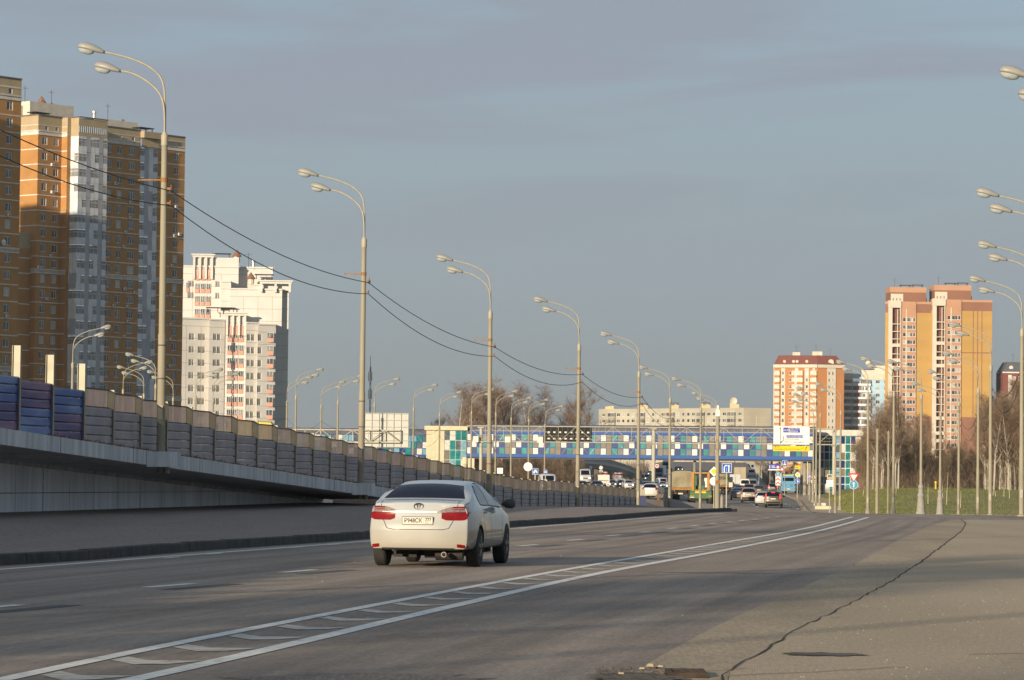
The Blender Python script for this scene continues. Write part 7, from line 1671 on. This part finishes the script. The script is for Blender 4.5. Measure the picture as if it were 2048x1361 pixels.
b = MB(); rect(b, .108, .735, .111, .852, y-.036, 0); b.build('plate_rule', m_sblk, np_)
text_mesh('Р948СК', .105, m_sblk, np_, (-.075, y-.037, .792), .0025).scale = (.84, 1, 1); text_mesh('777', .082, m_sblk, np_, (.183, y-.037, .806), .0025).scale = (.85, 1, 1); text_mesh('RUS', .030, m_sblk, np_, (.165, y-.037, .752))
b = MB(); rect(b, .205, .745, .24, .752, y-.037, 0); b.build('plate_flag', m_sred, np_)
h, nn, _, _ = bvh.ray_cast(Vector((0, -2, 1.035)), Vector((0, 1, 0))); y = h.y
def ringell(b, a, c, r, cx=0, cz=0): b.tube([(cx+a*math.cos(2*math.pi*k/28), y-.012, cz+c*math.sin(2*math.pi*k/28)) for k in range(29)], r, 5, cap=False)
b = MB(); ringell(b, .078, .052, .0075, 0, 1.035); ringell(b, .036, .020, .006, 0, 1.062); ringell(b, .021, .046, .006, 0, 1.037); b.build('emblem', m_chrome, car)
for tx, x, sz in (('Camry', .46, .055), ('TOYOTA', -.50, .038)):
    h, nn, _, _ = bvh.ray_cast(Vector((x, -2, 1.052)), Vector((0, 1, 0))); text_mesh(tx, sz, m_chrome, car, (x, h.y-.010, 1.052))
b = MB(); b.tube([(.46, .16, .235), (.46, -.0, .228)], .045, 14); b.build('exhaust_pipe', m_chrome, car, smooth=40)
b = MB(); b.tube([(.46, -.004, .228), (.46, -.0045, .228)], .036, 14); b.build('exhaust_bore', m_black, car)
b = MB(); b.tube([(.25, .42, .225), (.72, .42, .225)], .10, 10); b.tube([(-.7, 1.0, .22), (.7, 1.0, .22)], .035, 8); b.box(-.5, .5, .17, -.1, .9, .3); b.box(.0, .7, .15, .35, 1.3, .3); b.box(-.42, .12, .22, -.38, .3, .32); b.build('rear_axle', m_under, car)
b = MB(); xs = L_(-.62, .62, 8); patch(bvh, xs, [.34]*9, [.31]*9, 'y', 1, 1, .012).build('diffuser_lip', m_under, car)
# ---- smaller traffic: rear lamps, plates
def dress(root, bvh, kind, lit, plate=True, third=False):
    rl = {'sedan': (.86, 1.0, .5, .84), 'hatch': (.85, 1.12, .55, .80), 'suv': (.95, 1.38, .66, .84), 'van': (.9, 1.3, .82, .92)}[kind]
    for s_ in (-1, 1):
        xs = sorted(L_(s_*rl[2], s_*rl[3], 3)); patch(bvh, xs, [rl[1]]*4, [rl[0]]*4, 'y', 1, 3, .012).build('tail_light', m_redlit if lit else m_red, root)
    if plate: xs = L_(-.27, .27, 3); pz = {'sedan': .82, 'hatch': .80, 'suv': .9, 'van': .7}[kind]; patch(bvh, xs, [pz+.06]*4, [pz-.06]*4, 'y', 1, 1, .02).build('number_plate', m_plate, root)
    if kind == 'suv': xs = L_(-.75, .75, 6); patch(bvh, xs, [.62]*7, [.42]*7, 'y', 1, 2, .012).build('bumper_strip', m_under, root)
    if third: zt = KIND[kind]['top'][3]-.10; xs = L_(-.18, .18, 3); patch(bvh, xs, [zt+.02]*4, [zt-.045]*4, 'y', 1, 1, .02).build('brake_light', m_redlit, root)
def traffic(kind, pm, px, py, Y, ang, label, lit=False, head=False, third=False, group=None, dz=0, glass=None):
    root, bv, K_ = make_car(kind, pm, lit, head, glass)
    if not head: dress(root, bv, kind, lit, third=third)
    p = U(px, py, Y); a = R(ang); root.location = (p.x, Y, zg(p.x, Y)+.03+dz)
    if head: root.rotation_euler = (0, 0, R(180)+a); f = Matrix.Rotation(R(180)+a, 3, 'Z') @ Vector((0, K_['L'], 0)); root.location = (p.x-f.x, Y-f.y, root.location.z)
    else: root.rotation_euler = (0, 0, a)
    root['label'] = label; root['group'] = group or ('traffic on the right carriageway' if not head else 'oncoming traffic')
    root.name = {'sedan': 'sedan_car', 'hatch': 'hatchback_car', 'suv': 'suv_car', 'van': 'minivan'}[kind]; root['category'] = 'van' if kind == 'van' else 'car'
    return root
P_ = lambda n, c, d=.5: paint(n, c, rough=.3, zd=.6, amt=d)
pk_, pw, pg, pb, pt_, pr2, psv = P_('black_paint', (.03, .03, .033)), P_('white_paint', (.46, .46, .45)), P_('grey_paint', (.16, .165, .17)), P_('dark_blue_paint', (.025, .03, .06)), P_('dusty_beige_paint', (.24, .215, .165), .9), P_('brown_paint', (.10, .075, .05)), P_('silver_paint', (.38, .40, .42))
traffic('suv', P_('black_brown_paint', (.055, .05, .04)), 1546, 1005, 338, -6, 'dark brown off-roader with red brake lamps lit, nearest of the far cars', lit=True, third=True)
traffic('hatch', psv, 1526, 1000, 349, -6, 'silver hatchback half hidden by the dark off-roader with lit brake lamps')
traffic('suv', pt_, 1497, 995, 372, -6, 'dusty beige crossover in the middle of the far queue')
traffic('sedan', pb, 1476, 990, 398, -4, 'dark blue grey sedan left of the dusty beige crossover')
traffic('sedan', pr2, 1479.5, 975, 505, -4, 'sedan with its left tail lamp shining, second row of the queue', lit=True)
traffic('suv', P_('gold_paint', (.25, .19, .09)), 1498, 975, 500, -4, 'golden brown off-roader with roof lights, behind the beige crossover')
traffic('sedan', pk_, 1518, 978, 492, -4, 'black sedan right of the golden brown off-roader')
traffic('suv', pk_, 1546, 970, 560, -4, 'dark off-roader with red tail lamps left of the blue bus', lit=True)
traffic('hatch', pw, 1299, 1000, 322, -12, 'white hatchback just beyond the end of the noise barrier')
traffic('sedan', pg, 1288, 990, 345, -12, 'dark sedan roof peeping above the white hatchback', dz=0)
traffic('van', P_('white_van_paint', (.6, .58, .5)), 1490, 965, 600, -3, 'white van roof behind the golden off-roader')
traffic('van', pg, 1505, 965, 615, -3, 'dark van beside the white van roof in the far queue')
traffic('sedan', pk_, 1468, 970, 560, -3, 'dark car behind the lane merge sign, left in the queue')
traffic('hatch', pr2, 1461, 968, 600, -3, 'dark red brown car next to the white box truck')
# oncoming
traffic('van', pw, 1171, 965, 466, 3, 'white minivan oncoming with a black grille, above the barrier', head=True, dz=.95)
traffic('sedan', pg, 1165, 975, 420, 3, 'grey car in front of the white minivan, only its roof over the barrier', head=True)
traffic('suv', pw, 1259.5, 975, 560, 5, 'white oncoming car with headlamps on, right of the white minibus', head=True)
traffic('suv', pk_, 1258, 970, 580, 5, 'dark car right behind the white oncoming car', head=True)
traffic('suv', pg, 1225.5, 962, 640, 4, 'grey oncoming car with both headlamps shining', head=True)
traffic('suv', pk_, 1246, 962, 680, 4, 'black oncoming car under the overpass', head=True)
traffic('suv', pb, 1284, 965, 600, 5, 'dark blue oncoming car just right of the fifth ramp post', head=True)
traffic('sedan', pk_, 1312, 975, 560, 6, 'dark oncoming sedan behind the gantry column', head=True)
traffic('sedan', pw, 1328, 973, 600, 6, 'white oncoming sedan right of the gantry column', head=True)
traffic('van', pw, 1328, 965, 640, 6, 'white oncoming van above the white sedan', head=True)
traffic('sedan', pk_, 1196, 975, 430, 3, 'black car roof just over the barrier below the white minibus', head=True)
traffic('suv', pr2, 1361, 938, 940, 8, 'small dark car coming down the climbing road', head=True)
traffic('suv', pk_, 1301, 932, 1010, 8, 'dark car at the top of the climbing road', head=True)
traffic('van', P_('pale_green_van', (.36, .38, .32)), 1295, 936, 960, 8, 'pale grey green van high on the climbing road', head=True)
traffic('van', psv, 1503.5, 950, 857, -3, 'pale grey box van climbing away on the far road')
traffic('van', pw, 1098, 960, 350, 3, 'white van, only its roof over the noise barrier', head=True)
# ---- minibus (white, high roof), oncoming
def boxy(name, label, cat, px, Y, ang, w_, L, h, parts, group='heavier vehicles', dz=0.0):
    p = U(px, 970, Y); t = thing(name, label, cat, (p.x, Y, zg(p.x, Y)+.03+dz), R(ang), group); parts(t, w_, L, h); return t
def wheels4(t, ys, x, r, w_=.28, dual=False):
    for y in ys:
        for s_ in (-1, 1):
            wheel(t, s_*x, y, r, s_, w_)
            if dual: wheel(t, s_*(x-.33), y, r, s_, w_)
def minibus(t, w_, L, h):
    b = MB(); pr_ = [(0, .35), (0, h-.25), (.15, h), (L-1.3, h), (L-.55, 1.45), (L-.05, 1.05), (L, .35)]
    b.rings([[(x*f, y, z) for y, z in pr_] for x, f in ((-w_/2, .94), (-w_/2, 1), (w_/2, 1), (w_/2, .94))][0:0]+[[(-w_/2, y, z) for y, z in pr_], [(w_/2, y, z) for y, z in pr_]], 0); b.build('body', paint('minibus_paint', (.60, .57, .50)), t)
    b = MB(); b.quad((-w_*.42, L-.60+.03, 1.5), (w_*.42, L-.60+.03, 1.5), (w_*.38, L-1.16+.03, 2.12), (-w_*.38, L-1.16+.03, 2.12)); b.build('windscreen', m_glass2, t)
    b = MB()
    for s_ in (-1, 1): b.box(s_*(w_/2+.005)-.002, 1, 1.4, s_*(w_/2+.005)+.002, L-1.2, 2.0)
    b.build('side_window', m_glassc, t)
    for s_ in (-1, 1): b = MB(); b.box(s_*.72-.13, L-.02, .7, s_*.72+.13, L+.02, .9); b.build('headlight', m_clearl, t); b = MB(); b.box(s_*1.12-.06, L-.9, 1.45, s_*1.12+.06, L-.8, 1.75); b.build('side_mirror', m_rubb, t)
    b = MB(); b.box(-.4, L-.01, .6, .4, L+.03, .85); b.build('grille', m_under, t); wheels4(t, (.9, L-1.0), w_/2-.15, .36)
p = U(1205, 970, 566); f = 5.4
t = boxy('minibus', 'white high-roofed minibus oncoming beside the white minivan', 'minibus', 1206, 566+f, 180, 1.98, 5.4, 2.5, minibus, dz=0)
# ---- canvas truck
m_canvas = mat('dusty_canvas', (.27, .235, .16), .95, scale=.9, col2=(.19, .16, .10), bump=.5, bscale=3)
m_rusty_or = mat('rusty_orange_frame', (.27, .13, .03), .7, .3, 3)
def canvas_truck(t, w_, L, h):
    b = MB(); n = 9; rs = []
    def ring(y, k=0): return [(-w_/2, y, 1.45)]+[(-w_/2+w_*i/n, y, h-.14+.16*math.sin(math.pi*i/n)+.02*math.sin(y*5+i)) for i in range(n+1)]+[(w_/2, y, 1.45)]
    b.rings([ring(y) for y in L_(0, L-2, 14)], 0); b.build('canvas_cover', m_canvas, t, smooth=35)
    b = MB(); b.box(-w_/2, -.05, 1.18, w_/2, L-2, 1.42); 
    for k in range(9): b.box(-w_/2+.1+k*(w_-.3)/8, -.08, 1.36, -w_/2+.2+k*(w_-.3)/8, -.04, 1.52)
    b.build('bed_rail', m_rusty_or, t)
    b = MB(); b.box(-1.15, .1, .62, 1.15, .22, .78); b.box(-.5, .05, .8, .5, L-2.5, 1.15); b.box(-.9, .5, .8, -.6, 1.2, 1.1); b.build('chassis', m_under, t)
    b = MB(); b.box(-1.2, .05, .66, -.75, .09, .84); b.box(.75, .05, .66, 1.2, .09, .84); b.build('tail_light_bar', m_rusty_or, t); b = MB(); b.box(-.5, .0, .68, .05, .03, .84); b.build('number_plate', m_plate, t)
    b = MB(); b.bbox(-w_/2+.05, L-1.9, .7, w_/2-.05, L, 2.7, .12); b.build('cab', mat('truck_cab_paint', (.2, .22, .2), .5), t)
    wheels4(t, (1.3, 2.5, L-1.3), w_/2-.2, .5, .3, True)
boxy('canvas_truck', 'flatbed truck with a dusty tan canvas cover, left of the green road machine', 'truck', 1365, 388, -5, 2.5, 8.2, 3.45, canvas_truck)
boxy('canvas_truck', 'smaller tan canvas truck behind the lane merge sign', 'truck', 1440.5, 500, -5, 2.35, 7, 3.15, canvas_truck)
# ---- green road machine with a glazed cab
m_mgreen = mat('machine_green', (.045, .115, .045), .55, .12, 4); m_mor = mat('machine_orange', (.36, .17, .015), .5, .12, 4)
def machine(t, w_, L, h):
    b = MB(); b.bbox(-w_/2, 0, .62, w_/2, 1.6, 1.45, .1); b.box(-w_/2, 1.6, .7, w_/2, L, 1.5); b.build('hull', m_mgreen, t, smooth=30)
    b = MB(); b.bbox(-.62, -.03, 1.2, .55, .02, 1.38, .02); b.build('name_badge', m_syel, t)
    b = MB()
    for x in (-w_/2+.32, w_/2-.42): b.box(x-.13, .5, 1.45, x+.13, .75, 3.3); b.box(x-.1, 2.5, 1.45, x+.1, 2.7, 3.3)
    b.box(-w_/2+.2, .48, 3.3, w_/2-.28, 2.75, 3.45); b.box(-w_/2+.5, .4, 1.45, w_/2-.45, .6, 1.56); b.build('cab_frame', m_mor, t)
    b = MB(); b.box(-.6, 1.4, 1.5, .35, 1.9, 2.0); b.box(-.4, 1.7, 2.0, -.1, 1.85, 2.7); b.tube([(.3, 1.2, 1.5), (.45, 1.1, 2.2), (.2, 1.0, 2.3)], .04, 6); b.build('seat', m_mgreen, t)
    b = MB(); b.box(-.15, 2.72, 1.8, .62, 2.78, 3.2); b.build('tank', m_swhite, t); b = MB(); b.box(-.75, 2.6, 1.6, -.5, 2.7, 3.2); b.build('duct', m_mgreen, t)
    b = MB(); b.bbox(w_/2-.18, 1.5, 1.6, w_/2+.12, 3.6, 3.05, .06); b.build('water_tank', m_tcream, t)
    for s_ in (-1, 1):
        b = MB(); b.box(s_*.98-.2, -.04, .82, s_*.98+.2, -.002, .92); b.build('tail_light', m_mor, t)
    b = MB(); b.box(-1.2, -.05, .68, -.7, -.01, .78); b.build('number_plate', m_plate, t); b = MB(); b.box(-.6, .1, .35, .6, 1.5, .62); b.build('axle_housing', m_under, t)
    wheels4(t, (.8,), w_/2-.15, .45, .26, True); wheels4(t, (3.2,), w_/2+.05, .75, .4)
boxy('road_machine', 'green road roller type machine with an orange framed cab, right of the canvas truck', 'road machine', 1402, 357, -4, 2.42, 4.6, 3.4, machine)
# ---- blue city bus
m_bus = paint('bus_blue', (.035, .20, .36), (.12, .18, .21), .4, zd=.8, amt=.35)
def bus(t, w_, L, h):
    b = MB(); rs = []
    for y, i in ((0, .10), (.06, .02), (.3, 0), (L-.3, 0), (L, .12)):
        rs.append([(-w_/2+i, y, .38), (-w_/2+i*.6, y, 1.2), (-w_/2+.06+i, y, h-.28), (-w_/2+.28+i, y, h), (w_/2-.28-i, y, h), (w_/2-.06-i, y, h-.28), (w_/2-i*.6, y, 1.2), (w_/2-i, y, .38)][::-1])
    b.rings(rs, 0); b.build('body', m_bus, t)
    b = MB(); b.box(-.92, -.02, 2.08, .92, .01, 2.66); b.build('rear_window', m_glassc, t)
    b = MB(); b.box(-.75, -.012, 1.1, -.35, .0, 1.6); b.box(.35, -.012, 1.1, .8, .0, 1.6); b.build('engine_vent', mat('bus_dark_blue', (.03, .13, .24), .5), t)
    b = MB(); b.box(-.3, -.014, 1.0, .3, .0, 1.7); b.build('engine_hatch', m_bus, t)
    b = MB(); b.box(-.22, -.03, .68, .3, -.012, .8); b.build('number_plate', m_syel, t)
    for x in (-1.08, 1.08): b = MB(); b.box(x-.08, -.02, 1.3, x+.08, .005, 1.5); b.build('tail_light', m_red, t); b = MB(); b.box(x-.3 if x > 0 else x, -.02, .84, x if x > 0 else x+.3, .004, .9); b.build('reflector', m_red, t)
    for s_ in (-1, 1):
        b = MB(); 
        for k in range(6): y0 = .8+k*1.75; b.box(s_*(w_/2-.015)-.02, y0, 1.45, s_*(w_/2-.015)+.02, y0+1.6, 2.6)
        b.build('side_window', m_glassc, t)
    b = MB(); b.bbox(-.9, .6, 0, .9, 3, .28, .06); b.build('roof_unit', mat('bus_roof_unit', (.30, .36, .20), .6), t, loc=(0, 0, h-.02)); wheels4(t, (2.6, L-2.4), w_/2-.2, .48, .3)
boxy('city_bus', 'light blue city bus at the stop on the right', 'bus', 1576.5, 560, -9, 2.5, 11.5, 2.95, bus)
# ---- box trucks in the queue
def boxtruck(col, nm):
    def f(t, w_, L, h):
        b = MB(); b.bbox(-w_/2, 0, 1.0, w_/2, L-2, h, .05); b.build('cargo_box', mat(nm, col, .6, .08, .7), t); b = MB(); b.box(-.02, -.02, 1.05, .02, 0, h-.05); b.box(-w_/2, -.03, 1.0, w_/2, -.003, 1.1); b.build('door_seam', m_rubb, t)
        b = MB(); b.box(-w_/2+.1, .1, .6, w_/2-.1, .3, .85); b.box(-.4, 0, .7, .4, L-1, 1.0); b.build('chassis', m_under, t); b = MB(); b.bbox(-w_/2+.08, L-1.9, .6, w_/2-.08, L, 2.3, .1); b.build('cab', m_swhite, t)
        for x in (-.9, .9): b = MB(); b.box(x-.15, -.05, .7, x+.15, -.02, .82); b.build('tail_light', m_red, t)
        wheels4(t, (1.2, L-1.1), w_/2-.18, .4, .25)
    return f
boxy('box_truck', 'white box truck in the far queue, left of the climbing road', 'truck', 1470.5, 640, -3, 2.1, 6.5, 2.95, boxtruck((.42, .43, .42), 'white_truck_box'))
boxy('box_truck', 'tall tan box truck behind the white box truck', 'truck', 1480, 700, -3, 2.5, 8, 3.9, boxtruck((.32, .27, .18), 'tan_truck_box'))
boxy('box_truck', 'cream van bodied truck right of the lane merge sign post', 'truck', 1453.5, 520, -3, 1.9, 6, 2.7, boxtruck((.52, .48, .38), 'cream_truck_box'))
def oncoming_truck(t, w_, L, h):
    b = MB(); b.bbox(-w_/2, 0, 1.1, w_/2, L-2.2, h, .05); b.build('cargo_box', m_swhite, t); b = MB(); b.bbox(-w_/2+.1, L-2, .6, w_/2-.1, L, 2.8, .15); b.build('cab', mat('blue_cab', (.10, .16, .28), .5), t)
    b = MB(); b.box(-w_/2+.25, L, 1.7, w_/2-.25, L+.02, 2.5); b.build('windscreen', m_glassc, t); b = MB(); b.box(-w_/2+.2, L, .8, w_/2-.2, L+.02, 1.2); b.build('grille', m_under, t); wheels4(t, (1.3, L-1.2), w_/2-.2, .45)
boxy('box_truck', 'white topped truck coming down the climbing road, right of the gantry column', 'truck', 1337, 955, 172, 2.4, 8, 3.6, oncoming_truck)
boxy('box_truck', 'truck with a pale cab behind the gantry column', 'truck', 1322, 790, 172, 2.4, 8, 3.3, oncoming_truck)
# ---- the walker by the bus
def person(px, Y, label):
    p = U(px, 975, Y); me = bpy.data.meshes.new('body'); V = [(0, 0, .92), (0, 0, 1.12), (0, 0, 1.36), (0, .01, 1.48), (0, .0, 1.62), (.10, 0, .88), (.12, .12, .48), (.11, .02, .06), (-.10, 0, .88), (-.11, -.08, .47), (-.12, -.24, .08), (.19, 0, 1.40), (.25, -.06, 1.12), (.24, .08, .90), (-.19, 0, 1.40), (-.25, .07, 1.13), (-.24, .18, .92), (.11, .17, .03), (-.12, -.11, .04)]
    E_ = [(0, 1), (1, 2), (2, 3), (3, 4), (0, 5), (5, 6), (6, 7), (7, 17), (0, 8), (8, 9), (9, 10), (10, 18), (2, 11), (11, 12), (12, 13), (2, 14), (14, 15), (15, 16)]; me.from_pydata(V, E_, [])
    o = bpy.data.objects.new('person', me); COL.objects.link(o); md = o.modifiers.new('s', 'SKIN'); rad = [.15, .15, .17, .065, .105, .10, .075, .045, .10, .075, .045, .075, .055, .04, .075, .055, .04, .04, .04]
    for i, r_ in enumerate(rad): me.skin_vertices[0].data[i].radius = (r_, r_)
    me.skin_vertices[0].data[0].use_root = True; o.modifiers.new('u', 'SUBSURF').levels = 1; o.modifiers['u'].render_levels = 1; o.location = (p.x, Y, zg(p.x, Y)+.06); me.materials.append(mat('dark_coat', (.035, .035, .04), .9)); tag(o, label, 'person'); return o
person(1602.5, 480, 'person in dark clothes walking on the footpath beside the blue bus')
# ------------------------------------------------------------------ thin autumn haze
b = MB(); b.box(-900, -120, -3, 900, 3200, 95); hz = b.build('haze', mat('haze_placeholder', (1, 1, 1)))
hm = bpy.data.materials.new('thin_haze'); hm.use_nodes = True; ht = hm.node_tree; ht.nodes.clear(); ho = ht.nodes.new('ShaderNodeOutputMaterial'); hv = ht.nodes.new('ShaderNodeVolumePrincipled')
hv.inputs['Color'].default_value = (.92, .94, .97, 1); hv.inputs['Density'].default_value = 0.00008; hv.inputs['Anisotropy'].default_value = .3; ht.links.new(hv.outputs[0], ho.inputs['Volume'])
hz.data.materials.clear(); hz.data.materials.append(hm); tag(hz, 'thin pale haze lying over the far buildings', 'haze', kind='stuff')
